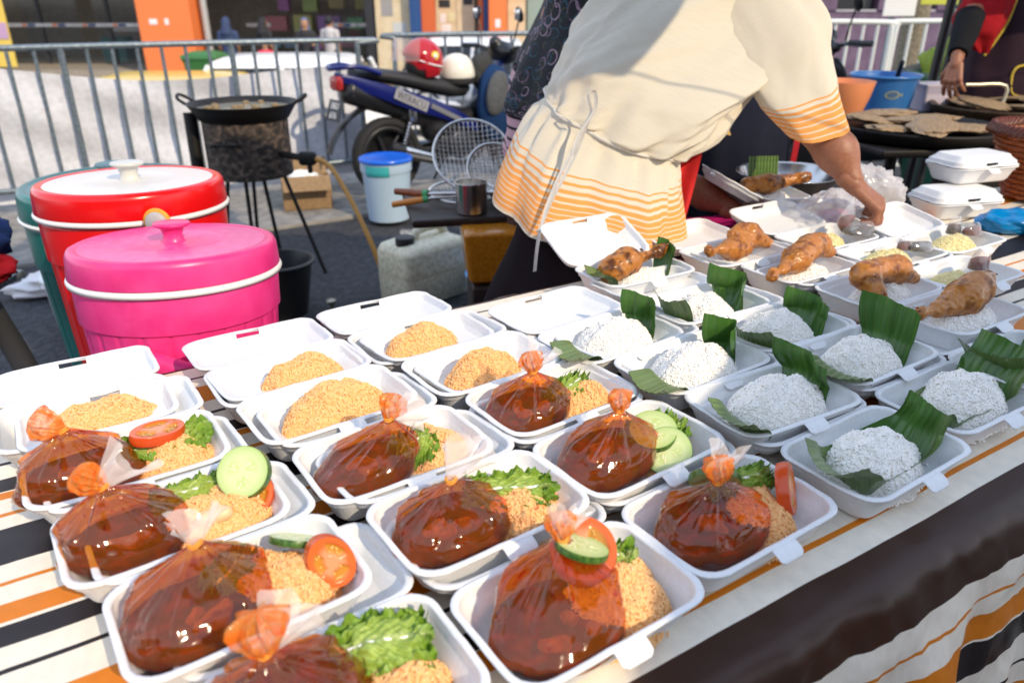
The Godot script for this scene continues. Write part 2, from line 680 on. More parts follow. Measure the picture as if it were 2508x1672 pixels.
# kind 0 white, 1 brown, 2 yellow crumbs
func rice(label: String, bx: Transform3D, x: float, z: float, rx: float, rz: float, h: float, kind: int, n: int, sd: int, yaw := 0.0) -> void:
	rng.seed = sd
	var nm: String = ["white_rice", "brown_rice", "yellow_rice"][kind]
	var o := thing(nm, label, "rice", bx * Vector3(x, 0.0045, z), bx.basis.get_euler().y + yaw, "mounds of rice in the foam boxes")
	var p := [rx, rz, h, sd * 17.3]
	var mb := MB.new()
	var rings := []
	for i in 19:
		var r := 1.0 - i / 18.0
		var ring := PackedVector3Array()
		for j in 60:
			var q := dome(TAU * j / 60, maxf(r, 0.02), p)
			ring.append(Vector3(q.x * 0.992, maxf(0.0, q.y - 0.0011), q.z * 0.992))
		rings.append(ring)
	mb.loft(rings, true, true, true)
	part(o, "packed_rice", mb.mesh(), [M.rice_core, M.rice_brown_core, M.rice_yellow_core][kind])
	var mm := MultiMesh.new()
	mm.transform_format = MultiMesh.TRANSFORM_3D
	mm.use_colors = true
	mm.mesh = crumb_mesh if kind == 2 else grain_mesh
	n = int(n * 1.35)
	mm.instance_count = n
	for i in n:
		var a := rng.randf() * TAU
		var r := sqrt(rng.randf()) * 1.03
		var q := dome(a, minf(r, 0.995), p)
		if r > 0.93:
			q = dome(a, 0.93 + rng.randf() * 0.065, p)
			q.y *= rng.randf()
		if rng.randf() < 0.02:
			q = Vector3(q.x * 1.12, 0.002, q.z * 1.12)
		var e := 0.01
		var nrm := (dome(a + e, clampf(r, 0.05, 0.97), p) - dome(a, clampf(r, 0.05, 0.97), p)).cross(dome(a, clampf(r, 0.05, 0.97), p) - dome(a, clampf(r - 0.02, 0.03, 0.95), p)).normalized()
		if nrm.y < 0:
			nrm = -nrm
		var tv := Vector3(rng.randfn(), rng.randfn(), rng.randfn())
		tv = (tv - nrm * tv.dot(nrm)).normalized()
		var ax := (tv + nrm * rng.randfn() * 0.34).normalized()
		var side := ax.cross(nrm if absf(ax.dot(nrm)) < 0.95 else tv).normalized()
		var sc := rng.randf_range(0.8, 1.1)
		mm.set_instance_transform(i, Transform3D(Basis(side * sc, ax * sc * rng.randf_range(0.8, 1.1), side.cross(ax) * sc), q + nrm * rng.randf_range(-0.0004, 0.0007)))
		var v := rng.randf_range(0.95, 1.03)
		var cl: Color = [Color(0.95 * v, 0.91 * v, 0.84 * v), Color(0.91 * v, 0.47 * v, 0.165 * v), Color(0.88 * v, 0.78 * v, 0.42 * v)][kind]
		if kind == 1:
			cl = cl.lerp(Color(0.94, 0.64, 0.32), rng.randf() * 0.6)
			if rng.randf() < 0.012:
				cl = Color(0.6, 0.2, 0.06)
		if kind == 0 and rng.randf() < 0.004:
			cl = Color(0.6, 0.46, 0.3)
		mm.set_instance_color(i, cl)
	var g := MultiMeshInstance3D.new()
	g.name = "grains"
	g.multimesh = mm
	g.material_override = M.rice_white
	g.set_meta("kind", "stuff")
	o.add_child(g)


# ---------------------------------------------------------------- sauce bags
func pouch_ring(h: float, p: Dictionary, inset: float, n := 96) -> PackedVector3Array:
	var prof := 0.0
	if h < 0.3:
		prof = lerpf(0.74, 1.0, sin(h / 0.3 * PI / 2))
	elif h < 0.62:
		prof = lerpf(1.0, 0.88, pow((h - 0.3) / 0.32, 1.5))
	else:
		var q := (h - 0.62) / 0.38
		prof = lerpf(0.88, 0.085, lerpf(q, 1.0 - pow(1.0 - q, 1.8), 0.45)) if q < 1 else 0.085
	var y: float = p.h * (pow(h, 0.85))
	var sm := smoothstep(0.2, 1.0, h)
	var out := PackedVector3Array()
	for j in n:
		var a := TAU * j / n
		var ca := cos(a)
		var sa := sin(a)
		var ear := 0.17 * pow(absf(ca), 10.0) * exp(-pow((h - 0.22) / 0.14, 2))
		var x: float = signf(ca) * pow(absf(ca), 0.82) * p.w * (prof + ear)
		var z: float = signf(sa) * pow(absf(sa), 0.9) * p.d * prof
		var low := 0.09 * nz.get_noise_3d(ca * 55 + p.sd * 31, h * 90, sa * 55)
		var ph := a + 0.25 * nz.get_noise_2d(ca * 80 + p.sd * 9, sa * 80)
		var pl := smoothstep(0.3, 0.9, h) * (0.19 * (absf(sin(4.5 * ph + p.sd)) - 0.6) + 0.11 * (absf(sin(8.5 * ph + p.sd * 2.3)) - 0.6) + 0.05 * sin(23 * ph)) * (1.0 if h < 0.97 else 0.4)
		var cr := 0.035 * nz.get_noise_3d(ca * 420 + p.sd * 7, h * 420, sa * 420)
		var k := 1.0 + low + pl + cr
		var d := Vector3(x * k, 0, z * k)
		d -= d.normalized() * inset
		out.append(d + Vector3(p.nx * sm, y * (1.0 + 0.05 * nz.get_noise_2d(ca * 70 + p.sd, sa * 70)), p.nz * sm))
	return out


func sauce_bag(label: String, bx: Transform3D, x: float, z: float, p: Dictionary, yaw := 0.0) -> void:
	# p: w, d half sizes; h height of the neck; nx, nz lean; lvl sauce level; tail: Vector3 direction; kn knot size; tl film size; sd
	var o := thing("sauce_bag", label, "sauce bag", bx * Vector3(x, p.get("y", 0.006), z), bx.basis.get_euler().y + deg_to_rad(yaw), "tied plastic bags of red sauce")
	var hs := [0.0, 0.03, 0.07, 0.11, 0.15, 0.19, 0.23, 0.27, 0.31, 0.35, 0.4, 0.45, 0.5, 0.55, 0.6, 0.65, 0.7, 0.75, 0.79, 0.83, 0.87, 0.9, 0.93, 0.95, 0.97, 1.0]
	var outer := []
	var inner := []
	var wet := []
	var lvl: float = p.get("lvl", 0.42)
	for h in hs:
		outer.append(pouch_ring(h, p, 0.0))
		inner.append(pouch_ring(h, p, 0.0009 if h > 0.9 else 0.0016))
		if h < lvl:
			wet.append(pouch_ring(h, p, 0.0034))
	var top := pouch_ring(lvl, p, 0.0036)
	var av := 0.0
	for q in top:
		av += q.y / top.size()
	for j in top.size():
		top[j].y = lerpf(top[j].y, av, 0.85)
	wet.append(top)
	for r in [wet[0]]:
		for j in r.size():
			r[j].y += 0.0016
	for j in inner[0].size():
		inner[0][j].y += 0.0008
	var mb := MB.new()
	mb.loft(wet, true, true, true)
	part(o, "sauce", mb.mesh(), M.sauce)
	mb = MB.new()
	mb.loft(inner, true, false, false)
	part(o, "sauce_smear", mb.mesh(), M.smear)
	mb = MB.new()
	mb.loft(outer, true, true, false)
	var pf := part(o, "plastic_pouch", mb.mesh(), M.film)
	rng.seed = p.sd * 91 + 5
	mb = MB.new()
	var bones := []
	for i in 3:
		var c := Vector3(p.w * rng.randf_range(-0.35, 0.35), av * rng.randf_range(0.85, 1.05), p.d * rng.randf_range(-0.1, 0.45))
		bones.append([c, c + Vector3(rng.randf_range(-0.02, 0.02), rng.randf_range(0.0, 0.012), rng.randf_range(-0.008, 0.008)), rng.randf_range(0.008, 0.014), 0.008])
	nets(mb, bones, 0.0032, 0.004, 0.003, 60)
	part(o, "meat_chunk", mb.mesh(), M.meat)
	# gathered neck, knot and tail
	var nk := Vector3(p.nx, p.h, p.nz)
	mb = MB.new()
	var ts := []
	for i in 21:
		var a := TAU * i / 20
		ts.append(nk + Vector3(cos(a) * p.w * 0.088, 0.0015 * sin(a * 2), sin(a) * p.d * 0.1 + 0.0))
	mb.tube(ts, 0.0018, 6, false)
	for i in ts.size():
		ts[i] += Vector3(0, 0.003, 0)
	mb.tube(ts, 0.0016, 6, false)
	part(o, "rubber_band", mb.mesh(), M.band)
	var dir: Vector3 = p.tail.normalized()
	var sx := dir.cross(Vector3.FORWARD).normalized()
	var sz := dir.cross(sx)
	var kn: float = p.get("kn", 0.016)
	if kn > 0:
		mb = MB.new()
		var rings := []
		for i in 15:
			var g := i / 14.0
			var rr := lerpf(p.w * 0.09, kn, sin(minf(g * 1.5, 1.0) * PI / 2)) * (1.0 if g < 0.7 else sqrt(maxf(0.02, 1.0 - pow((g - 0.7) / 0.3, 2))))
			var ring := PackedVector3Array()
			for j in 60:
				var a := TAU * j / 60
				var k := 0.9 + 0.3 * (absf(sin(3.5 * a + p.sd + 1.5 * g)) - 0.5) + 0.16 * sin(13 * a + 6 * g + p.sd) + 0.08 * sin(29 * a) + 0.5 * nz.get_noise_3d(cos(a) * 100 + p.sd * 5, g * 120, sin(a) * 100)
				ring.append(nk + dir * kn * 2.3 * g + (sx * cos(a) * 1.1 + sz * sin(a) * 0.9) * rr * k)
			rings.append(ring)
		mb.loft(rings, true, false, true)
		part(o, "knotted_top", mb.mesh(), M.knot)
	var tl: float = p.get("tl", 0.03)
	if tl > 0:
		var td: Vector3 = p.get("td", p.tail).normalized()
		sx = td.cross(Vector3.FORWARD).normalized()
		sz = td.cross(sx)
		mb = MB.new()
		var fan := func(u: float, g: float) -> Vector3:
			var a := u * TAU * 0.93
			var rr := lerpf(0.005, tl * 0.8, pow(g, 0.75)) * (1.0 + 0.3 * sin(5 * a + p.sd) * g + 0.35 * nz.get_noise_3d(cos(a) * 90 + p.sd * 3, g * 60, sin(a) * 90) * g)
			var up := tl * 1.5 * g * (1.0 + 0.22 * sin(2 * a + p.sd) + 0.14 * nz.get_noise_2d(a * 60, p.sd * 11))
			return nk + td * up + (sx * cos(a) * 1.15 + sz * sin(a) * 0.42) * rr + Vector3(0, -0.012 * g * g, 0)
		mb.sheet(40, 10, fan)
		part(o, "loose_film", mb.mesh(false), M.tail)


# ---------------------------------------------------------------- vegetables
func lettuce(label: String, at: Vector3, ry: float, lx: float, lz: float, bend: float, sd: int, tilt := 0.0) -> void:
	var o := thing("lettuce_leaf", label, "lettuce", at, ry, "lettuce leaves on the rice")
	o.rotation.x = tilt
	var mb := MB.new()
	var f := func(u: float, g: float) -> Vector3:
		var x := (u - 0.5) * 2
		var z := (g - 0.5) * 2
		var edge := smoothstep(0.35, 1.0, maxf(absf(x), absf(z)))
		var ruf := edge * (0.006 * sin(x * 15 + sd + 5 * nz.get_noise_2d(z * 90, sd * 9)) + 0.005 * sin(z * 18 + sd * 2 + x * 6 + 4 * nz.get_noise_2d(x * 120, 40)) + 0.0035 * sin(x * 41 + z * 33 + sd) + 0.004 * nz.get_noise_2d(x * 700, z * 700 + sd * 90))
		var y := ruf + 0.008 * nz.get_noise_2d(x * 140 + sd * 50, z * 140) + 0.0012 * sin(absf(z) * 30 - x * 22) - bend * (x * x * 0.6 + z * z)
		var k := 1.0 + 0.2 * nz.get_noise_2d(x * 150 + sd * 20, z * 150) + edge * 0.1 * nz.get_noise_2d(x * 600, z * 600)
		return Vector3(x * lx * k * (1 - 0.12 * z * z), y + 0.01, z * lz * k * (1 - 0.15 * x * x))
	var cf := func(u: float, g: float) -> Color:
		var e := smoothstep(0.2, 0.5, maxf(absf(u - 0.5), absf(g - 0.5)))
		var rib := exp(-pow((g - 0.5) / 0.05, 2))
		var c := Color(0.42, 0.56, 0.1).lerp(Color(0.22, 0.42, 0.04), e)
		c = c.lerp(Color(0.5, 0.62, 0.2), 0.35 * pow(0.5 + 0.5 * sin(absf(g - 0.5) * 60 - u * 44), 6))
		return c.lerp(Color(0.62, 0.7, 0.32), rib * 0.6)
	mb.sheet(80, 64, f, cf)
	part(o, "leaf_blade", mb.mesh(false), M.lettuce)
	mb = MB.new()
	var pts := []
	for i in 11:
		pts.append(f.call(i / 10.0 * 0.8 + 0.02, 0.5) - Vector3(0, 0.0016, 0))
	mb.tube(pts, 0.0016, 6)
	mb.col = Color(0.6, 0.68, 0.34)
	part(o, "midrib", mb.mesh(), M.veg)


func slice_mesh(r: float, th: float, cf: Callable, sx := 1.0, r0 := 0.0) -> ArrayMesh:
	var mb := MB.new()
	for sg in [-1.0, 1.0]:
		var b := mb.v.size()
		for i in 15:
			for j in 49:
				var a := TAU * j / 48
				var k := i / 14.0
				mb.col = cf.call(k, a)
				var dip: float = cf.call(k, a).a
				mb.add(Vector3(cos(a) * k * r * sx, sg * (th / 2 - (1.0 - dip) * 0.003), sin(a) * k * r))
		for i in 14:
			for j in 48:
				var q := b + i * 49 + j
				if sg < 0:
					mb.quad(q, q + 49, q + 50, q + 1)
				else:
					mb.quad(q, q + 1, q + 50, q + 49)
	for i in mb.c.size():
		mb.c[i].a = 1.0
	return mb.mesh()


func skin_mesh(r: float, th: float, sx: float, bulge: float) -> ArrayMesh:
	var mb := MB.new()
	var rings := []
	for q in [[0.985, -0.5], [1.0, -0.46], [1.0 + bulge, 0.0], [1.0, 0.46], [0.985, 0.5]]:
		var ring := PackedVector3Array()
		for j in 48:
			var a := TAU * j / 48
			ring.append(Vector3(cos(a) * r * q[0] * sx * 1.012, th * q[1], sin(a) * r * q[0] * 1.012))
		rings.append(ring)
	mb.loft(rings, true, false, false)
	return mb.mesh(false)


func place(o: Node3D, nrm: Vector3, spin := 0.0) -> void:
	var n := nrm.normalized()
	var x := Vector3.UP.cross(n)
	x = Vector3.RIGHT if x.length() < 0.05 else x.normalized()
	o.basis = Basis(x, n, x.cross(n)) * Basis(Vector3.UP, spin)


func cucumber(label: String, at: Vector3, nrm: Vector3, r := 0.026, th := 0.009, sd := 1) -> void:
	var o := thing("cucumber_slice", label, "cucumber", at, 0.0, "cucumber slices on the rice")
	place(o, nrm, sd * 0.7)
	var cf := func(k: float, a: float) -> Color:
		if k > 0.93:
			return Color(0.34, 0.5, 0.14)
		var c := Color(0.5, 0.62, 0.24).lerp(Color(0.64, 0.72, 0.36), smoothstep(0.95, 0.5, k))
		var tri := 0.5 + 0.5 * cos(3 * a)
		if k > 0.15 and k < 0.6:
			c = c.lerp(Color(0.46, 0.6, 0.16), 0.6 * tri)
		return c
	part(o, "flesh", slice_mesh(r, th, cf), M.veg)
	part(o, "peel", skin_mesh(r, th, 1.0, 0.01), M.cuke_skin)
	rng.seed = sd + 40
	var mb := MB.new()
	for i in 26:
		var a := floorf(rng.randf() * 3) * TAU / 3 + rng.randfn() * 0.33
		var q := r * rng.randf_range(0.24, 0.6)
		mb.xf = Transform3D(Basis(Vector3.UP, -a + PI / 2) * Basis(Vector3.RIGHT, PI / 2) * Basis.from_scale(Vector3(1, 1.1, 0.45)), Vector3(cos(a) * q, th / 2 + 0.0002, sin(a) * q))
		mb.lathe([Vector2(0, -0.0024), Vector2(0.0008, -0.001), Vector2(0.0009, 0.0006), Vector2(0, 0.0022)], 5)
	var g := part(o, "seeds", mb.mesh(), M.veg_seed)
	g.set_meta("kind", "stuff")


func tomato(label: String, at: Vector3, nrm: Vector3, r := 0.03, th := 0.013, sx := 1.0, sd := 1) -> void:
	var o := thing("tomato_slice", label, "tomato", at, 0.0, "tomato slices on the rice")
	place(o, nrm, sd * 0.9)
	var cf := func(k: float, a: float) -> Color:
		var c := Color(0.72, 0.14, 0.03).lerp(Color(0.8, 0.3, 0.14), smoothstep(0.75, 0.4, k))
		var loc := absf(sin(a * 1.5 + sd))
		if k > 0.3 and k < 0.78 and loc > 0.45:
			var w := smoothstep(0.3, 0.4, k) * smoothstep(0.78, 0.7, k) * smoothstep(0.45, 0.6, loc)
			c = c.lerp(Color(0.55, 0.24, 0.03), w)
			c.a = 1.0 - w
		return c
	part(o, "flesh", slice_mesh(r, th, cf, sx), M.veg)
	part(o, "skin", skin_mesh(r, th, sx, 0.04), M.tomato_skin)
	rng.seed = sd + 70
	var mb := MB.new()
	for i in 22:
		var a := rng.randf() * TAU
		if absf(sin(a * 1.5 + sd)) < 0.6:
			continue
		var q := r * rng.randf_range(0.38, 0.68)
		mb.xf = Transform3D(Basis(Vector3.UP, rng.randf() * TAU) * Basis(Vector3.RIGHT, PI / 2) * Basis.from_scale(Vector3(1.3, 1.0, 0.7)), Vector3(cos(a) * q * sx, th / 2 - 0.0016, sin(a) * q))
		mb.lathe([Vector2(0, -0.002), Vector2(0.0009, -0.0006), Vector2(0.0008, 0.0008), Vector2(0, 0.002)], 5)
	var g := part(o, "seeds", mb.mesh(), M.tomato_seed)
	g.set_meta("kind", "stuff")


# ---------------------------------------------------------------- banana leaf lining: one strip whose two ends stand out of the box
func banana_leaf(label: String, bx: Transform3D, p: Dictionary) -> void:
	# p: lh, lout: height and outward lean of the left end; rh, rout: of the right end; w half width; zl, zr: shift of the ends; sd
	var o := thing("banana_leaf", label, "banana leaf", bx.origin, bx.basis.get_euler().y, "banana leaves lining the boxes")
	var sd: int = p.sd
	var path := Curve3D.new()
	path.bake_interval = 0.004
	var lh: float = p.lh
	var rh: float = p.rh
	path.add_point(Vector3(-0.112 - p.lout, 0.048 + lh, p.zl), Vector3.ZERO, Vector3(0.01, -0.012, 0))
	path.add_point(Vector3(-0.096, 0.047, p.zl * 0.75), Vector3(-0.006, 0.012, 0), Vector3(0.007, -0.015, 0))
	path.add_point(Vector3(-0.062, 0.0125, p.zl * 0.3), Vector3(-0.014, 0.004, 0), Vector3(0.02, -0.001, 0))
	path.add_point(Vector3(0.078, 0.0125, p.zr * 0.3), Vector3(-0.02, -0.001, 0), Vector3(0.014, 0.004, 0))
	path.add_point(Vector3(0.109, 0.049, p.zr * 0.75), Vector3(-0.006, -0.014, 0), Vector3(0.004, 0.014, 0))
	path.add_point(Vector3(0.116 + p.rout, 0.048 + rh, p.zr + 0.012), Vector3(-0.004, -0.02, 0), Vector3.ZERO)
	var len := path.get_baked_length()
	var hw: float = p.w
	var f := func(u: float, g: float) -> Vector3:
		var c := path.sample_baked(u * len)
		var e := (path.sample_baked(minf(len, u * len + 0.003)) - path.sample_baked(maxf(0.0, u * len - 0.003))).normalized()
		var side := Vector3(0, 0, 1)
		var nrm := side.cross(e).normalized()
		var z := (g - 0.5) * 2
		var endr := smoothstep(0.6, 1.0, u)
		var endl := smoothstep(0.4, 0.0, u)
		var wid: float = hw * (1.0 + p.get("fr", 0.0) * endr + p.get("fl", 0.35) * endl)
		var ribs := 0.0007 * sin(z * 26 + sd) + 0.0004 * sin(z * 57 + sd * 2)
		var fold: float = p.get("fold", 0.0) * endr * absf(z - 0.1) * 0.05 + 0.012 * endr * nz.get_noise_2d(z * 70 + sd * 40, u * 40)
		var cup: float = (p.get("cup", 0.25) * endl + 0.12 * endr) * z * z * 0.06
		var tip := Vector3.ZERO
		if u > 0.995:
			tip = e * (0.006 * nz.get_noise_2d(z * 120 + sd * 13, 0.0) - 0.014 * p.get("cut", 0.5) * z)
		if u < 0.005:
			tip = -e * (0.006 * nz.get_noise_2d(z * 110 + sd * 19, 50.0) + 0.02 * p.get("cutl", 0.6) * z)
		var lift := Vector3(0, 0.034 * p.get("tray", 0.0) * smoothstep(0.62, 1.0, absf(z)) * smoothstep(0.1, 0.3, u) * smoothstep(0.9, 0.7, u), 0)
		return c + side * z * wid + nrm * (ribs + fold + cup) + tip + lift
	var cf := func(u: float, g: float) -> Color:
		var d := Color(0.065, 0.185, 0.028).lerp(Color(0.105, 0.26, 0.05), 0.5 + 0.5 * nz.get_noise_2d(g * 160 + sd * 33, u * 20))
		if u < 0.4:
			d = d.lerp(Color(0.2, 0.3, 0.1), smoothstep(0.4, 0.3, u))
		var vein := 0.5 + 0.5 * sin((g - 0.5) * 2 * 26 + sd + PI)
		if p.get("tray", 0.0) > 0.0 and g > 0.75:
			d = d.lerp(Color(0.2, 0.3, 0.1), smoothstep(0.78, 0.84, g))
		return d.lerp(Color(0.2, 0.33, 0.08), pow(vein, 14) * 0.35)
	var mb := MB.new()
	mb.sheet(64, 44, f, cf, 1.0, 1.0)
	for i in mb.uv.size():
		mb.uv[i] = Vector2(mb.uv[i].y, mb.uv[i].x)
	part(o, "leaf_strip", mb.mesh(false), M.leaf)


# ---------------------------------------------------------------- fried chicken
func chicken(label: String, bx: Transform3D, bones: Array, sd: int, char := 0.3) -> void:
	var o := thing("fried_chicken", label, "fried chicken", bx.origin, bx.basis.get_euler().y, "fried chicken legs on rice")
	var off := Vector3(sd * 3.1, sd * 1.7, 0)
	for b in bones:
		for k in 2:
			b[k] = Vector3(b[k].x * 1.25, 0.052 + (b[k].y - 0.052) * 1.25, b[k].z * 1.2)
			b[k + 2] *= 1.14
	var cf := func(p: Vector3) -> Color:
		var a := 0.5 + 0.5 * nz.get_noise_3dv((p + off) * 2600)
		var b := 0.5 + 0.5 * nz.get_noise_3dv((p + off) * 9000)
		var c := Color(0.46, 0.165, 0.026).lerp(Color(0.17, 0.045, 0.008), smoothstep(0.4, 0.8, a))
		c = c.lerp(Color(0.56, 0.26, 0.06), smoothstep(0.5, 0.8, b) * 0.75)
		return c.lerp(Color(0.1, 0.035, 0.008), smoothstep(0.62, 0.85, a * 0.75 + b * 0.25 + char * 0.4 - 0.1))
	var mb := MB.new()
	nets(mb, bones, 0.0034, 0.012, 0.0032, 75, cf)
	part(o, "fried_leg", mb.mesh(), M.chicken)
	mb = MB.new()
	rng.seed = sd
	for i in 16:
		var b: Array = bones[rng.randi() % bones.size()]
		var c: Vector3 = b[0].lerp(b[1], rng.randf())
		var d := Vector3(rng.randfn(), absf(rng.randfn()) * 0.8, rng.randfn()).normalized()
		var r: float = lerpf(b[2], b[3], 0.5) * 0.98
		mb.col = Color(0.28, 0.1, 0.02).lerp(Color(0.1, 0.03, 0.01), rng.randf())
		mb.xf = Transform3D(Basis(Vector3(rng.randf(), rng.randf(), rng.randf()).normalized(), rng.randf() * TAU) * Basis.from_scale(Vector3(1, 0.5, 0.7)), c + d * r)
		var q := rng.randf_range(0.0025, 0.006)
		mb.lathe([Vector2(0, -q), Vector2(q * 0.8, -q * 0.4), Vector2(q, q * 0.2), Vector2(q * 0.5, q * 0.8), Vector2(0, q)], 6)
	var g := part(o, "crisp_bits", mb.mesh(), M.chicken)
	g.set_meta("kind", "stuff")


# a small tied or folded sachet: four-cornered pouch with liquid in its lower part
func sachet(label: String, at: Vector3, ry: float, w: float, h: float, liquid: Material, tall: bool, sd: int) -> void:
	var o := thing("sauce_sachet", label, "sauce sachet", at, ry, "small sauce sachets on the boxes")
	var mk := func(g0: float, g1: float, inset: float) -> ArrayMesh:
		var rings := []
		for i in 9:
			var g := lerpf(g0, g1, i / 8.0)
			var a := w * (1.0 - 0.15 * g) * (0.8 + 0.2 * sin(g * PI))
			var b := w * 0.62 * pow(1.0 - g, 0.55)
			if tall:
				a = w * lerpf(0.25, 1.0, sin(minf(g * 1.6, 1.0) * PI / 2))
				b = w * 0.55 * sin(PI * clampf(g * 0.94 + 0.06, 0, 1))
			var ring := PackedVector3Array()
			for j in 24:
				var q := TAU * j / 24
				var k := 1.0 + 0.1 * nz.get_noise_3d(cos(q) * 90 + sd * 20, g * 80, sin(q) * 90)
				ring.append(Vector3(cos(q) * maxf(a * k - inset, 0.0005), h * g + (h * 0.25 * cos(q) * g if tall else 0.0), sin(q) * maxf(b * k - inset, 0.0004)))
			rings.append(ring)
		var mb := MB.new()
		mb.loft(rings)
		return mb.mesh()
	part(o, "liquid", mk.call(0.03, 0.45, 0.0012), liquid)
	part(o, "plastic_pouch", mk.call(0.0, 1.0, 0.0), M.sachet)


func _ready() -> void:
	nz.seed = 7
	nz.frequency = 0.01
	nz.fractal_octaves = 3
	rng.seed = 1
	# ---- camera, sky, sun, exposure
	var cam := Camera3D.new()
	cam.name = "camera"
	add_child(cam)
	cam.position = Vector3(0, 1.45, 0)
	cam.rotation_degrees = Vector3(-24.4, 0, 0)
	cam.fov = 47.7
	cam.near = 0.05
	cam.far = 200.0
	var ca := CameraAttributesPhysical.new()
	ca.frustum_focal_length = 27.0
	ca.frustum_focus_distance = 1.3
	ca.exposure_aperture = 4.0
	cam.attributes = ca
	cam.current = true
	var we := WorldEnvironment.new()
	we.name = "surroundings"
	add_child(we)
	var env := Environment.new()
	we.environment = env
	env.background_mode = Environment.BG_SKY
	var sky := Sky.new()
	var sm := ProceduralSkyMaterial.new()
	sm.sky_top_color = Color(0.62, 0.69, 0.80)
	sm.sky_horizon_color = Color(0.92, 0.93, 0.95)
	sm.sky_curve = 0.25
	sm.ground_bottom_color = Color(0.25, 0.24, 0.23)
	sm.ground_horizon_color = Color(0.5, 0.5, 0.5)
	sky.sky_material = sm
	env.sky = sky
	env.background_energy_multiplier = 1.9
	env.tonemap_mode = Environment.TONE_MAPPER_LINEAR
	env.tonemap_exposure = 1.26
	env.sdfgi_enabled = true
	env.ssao_enabled = true
	env.ssil_enabled = true
	var sun := DirectionalLight3D.new()
	sun.name = "sun"
	add_child(sun)
	sun.look_at_from_position(Vector3(0.527, 0.60, 0.627) * 10, Vector3.ZERO)
	sun.light_energy = 0.9
	sun.light_color = Color(1.0, 0.92, 0.79)
	sun.light_angular_distance = 0.5
	sun.shadow_enabled = true
	make_materials()
	make_foam()
	make_grains()
	build_setting()
	build_table()
	build_food()
	build_people()
	build_props()


# ---------------------------------------------------------------- the striped tablecloth on its trestle table
func build_table() -> void:
	var cream := Color(0.93, 0.89, 0.82)
	var blk := Color(0.14, 0.11, 0.11)
	var org := Color(0.84, 0.48, 0.10)
	var brn := Color(0.235, 0.155, 0.12)
	# stripes across the cloth: [t where it starts, colour]; past the edge t goes on as length of cloth
	var st := [[-1.60, cream], [-1.46, brn], [-1.432, cream], [-1.391, blk], [-1.385, cream], [-1.349, org], [-1.286, cream], [-1.246, blk], [-1.238, cream], [-1.195, blk], [-1.16, cream], [-1.157, org], [-1.138, cream],
		[-1.1, org], [-1.091, cream], [-1.061, blk], [-0.979, cream], [-0.942, org], [-0.935, cream], [-0.899, org], [-0.866, cream], [-0.86, blk], [-0.824, cream], [-0.788, blk], [-0.781, cream], [-0.735, org], [-0.655, cream],
		[-0.62, blk], [-0.614, cream], [-0.575, blk], [-0.547, cream], [-0.545, org], [-0.515, cream], [-0.474, org], [-0.464, cream], [-0.425, brn], [-0.305, cream], [-0.262, org], [-0.257, cream], [-0.222, org], [-0.176, cream],
		[-0.172, blk], [-0.118, cream], [-0.066, blk], [-0.06, cream], [-0.02, org], [0.03, cream], [0.034, blk], [0.075, cream], [0.11, blk], [0.115, cream], [0.15, org], [0.2, cream], [0.235, blk], [0.29, cream], [0.33, org], [0.335, cream], [0.37, blk], [0.42, cream]]
	var w := 128
	var hh := 2048
	var im := Image.create(w, hh, false, Image.FORMAT_RGBA8)
	var k := 0
	for y in hh:
		var t := -1.6 + 2.1 * y / hh
		while k + 1 < st.size() and st[k + 1][0] <= t:
			k += 1
		for x in w:
			var c: Color = st[k][1]
			var g := 1.0 + 0.035 * nz.get_noise_2d(x * 14, y * 3.0) + 0.02 * nz.get_noise_2d(x * 90, y * 60) - (0.02 if (x + y) % 2 == 0 else 0.0)
			im.set_pixel(x, y, Color(c.r * g, c.g * g, c.b * g))
	M.cloth = mat(1, 1, 1, 0.38)
	M.cloth.albedo_texture = ImageTexture.create_from_image(im)
	M.cloth.metallic_specular = 0.36
	var f := func(u: float, g: float) -> Vector3:
		var s := -1.0 + 4.6 * u
		var l := -1.6 + 2.1 * g + 0.003 * nz.get_noise_2d(s * 180, g * 60)
		var wr := 0.0012 * nz.get_noise_2d(s * 700, l * 900)
		if l < -1.445:
			var d := -1.445 - l
			return P(s, -1.45 + 0.004 * nz.get_noise_2d(s * 300, 9), -0.006 - d)
		var edge := -0.395 + 0.006 * nz.get_noise_2d(s * 260, 77)
		if l < edge:
			return P(s, l, wr)
		var d := l - edge
		var r := 0.034
		var a := minf(d / r, PI / 2)
		var dn := maxf(0.0, d - r * PI / 2)
		var fo := smoothstep(0.0, 0.35, dn)
		var out := r * sin(a) + dn * 0.16 + fo * (0.035 * sin(s * 15 + 1.2 + 2 * nz.get_noise_2d(s * 60, 3)) + 0.02 * sin(s * 31)) + smoothstep(0.005, 0.1, d) * 0.011 * nz.get_noise_2d(s * 520 + l * 200, l * 260) + 0.006 * smoothstep(0.0, 0.05, d) * nz.get_noise_2d(s * 1300, l * 700)
		return P(s, edge + out, -r * (1 - cos(a)) - dn * 0.985 + wr)
	var mb := MB.new()
	mb.sheet(420, 300, f, null, 12.0, 1.0)
	var o := thing("stall_table", "long stall table under a cream, brown and orange striped cloth", "table", P(0, 0, -TY), 0.0)
	o.position = Vector3.ZERO
	part(o, "striped_cloth", mb.mesh(false), M.cloth)
	mb = MB.new()
	mb.xf = Transform3D(Basis(Vector3.UP, AL), P(1.3, -0.925, -0.018))
	mb.box(Vector3(4.5, 0.025, 1.02), 0.003)
	part(o, "tabletop", mb.mesh(), mat(0.25, 0.16, 0.09, 0.6))
	for q in [[-0.8, -1.38], [-0.8, -0.48], [1.3, -1.38], [1.3, -0.48], [3.4, -1.38], [3.4, -0.48]]:
		mb = MB.new()
		mb.tube([P(q[0], q[1], -0.03), P(q[0], q[1], -TY)], 0.018, 10)
		part(o, "leg", mb.mesh(), mat(0.3, 0.3, 0.3, 0.5, 0.6))


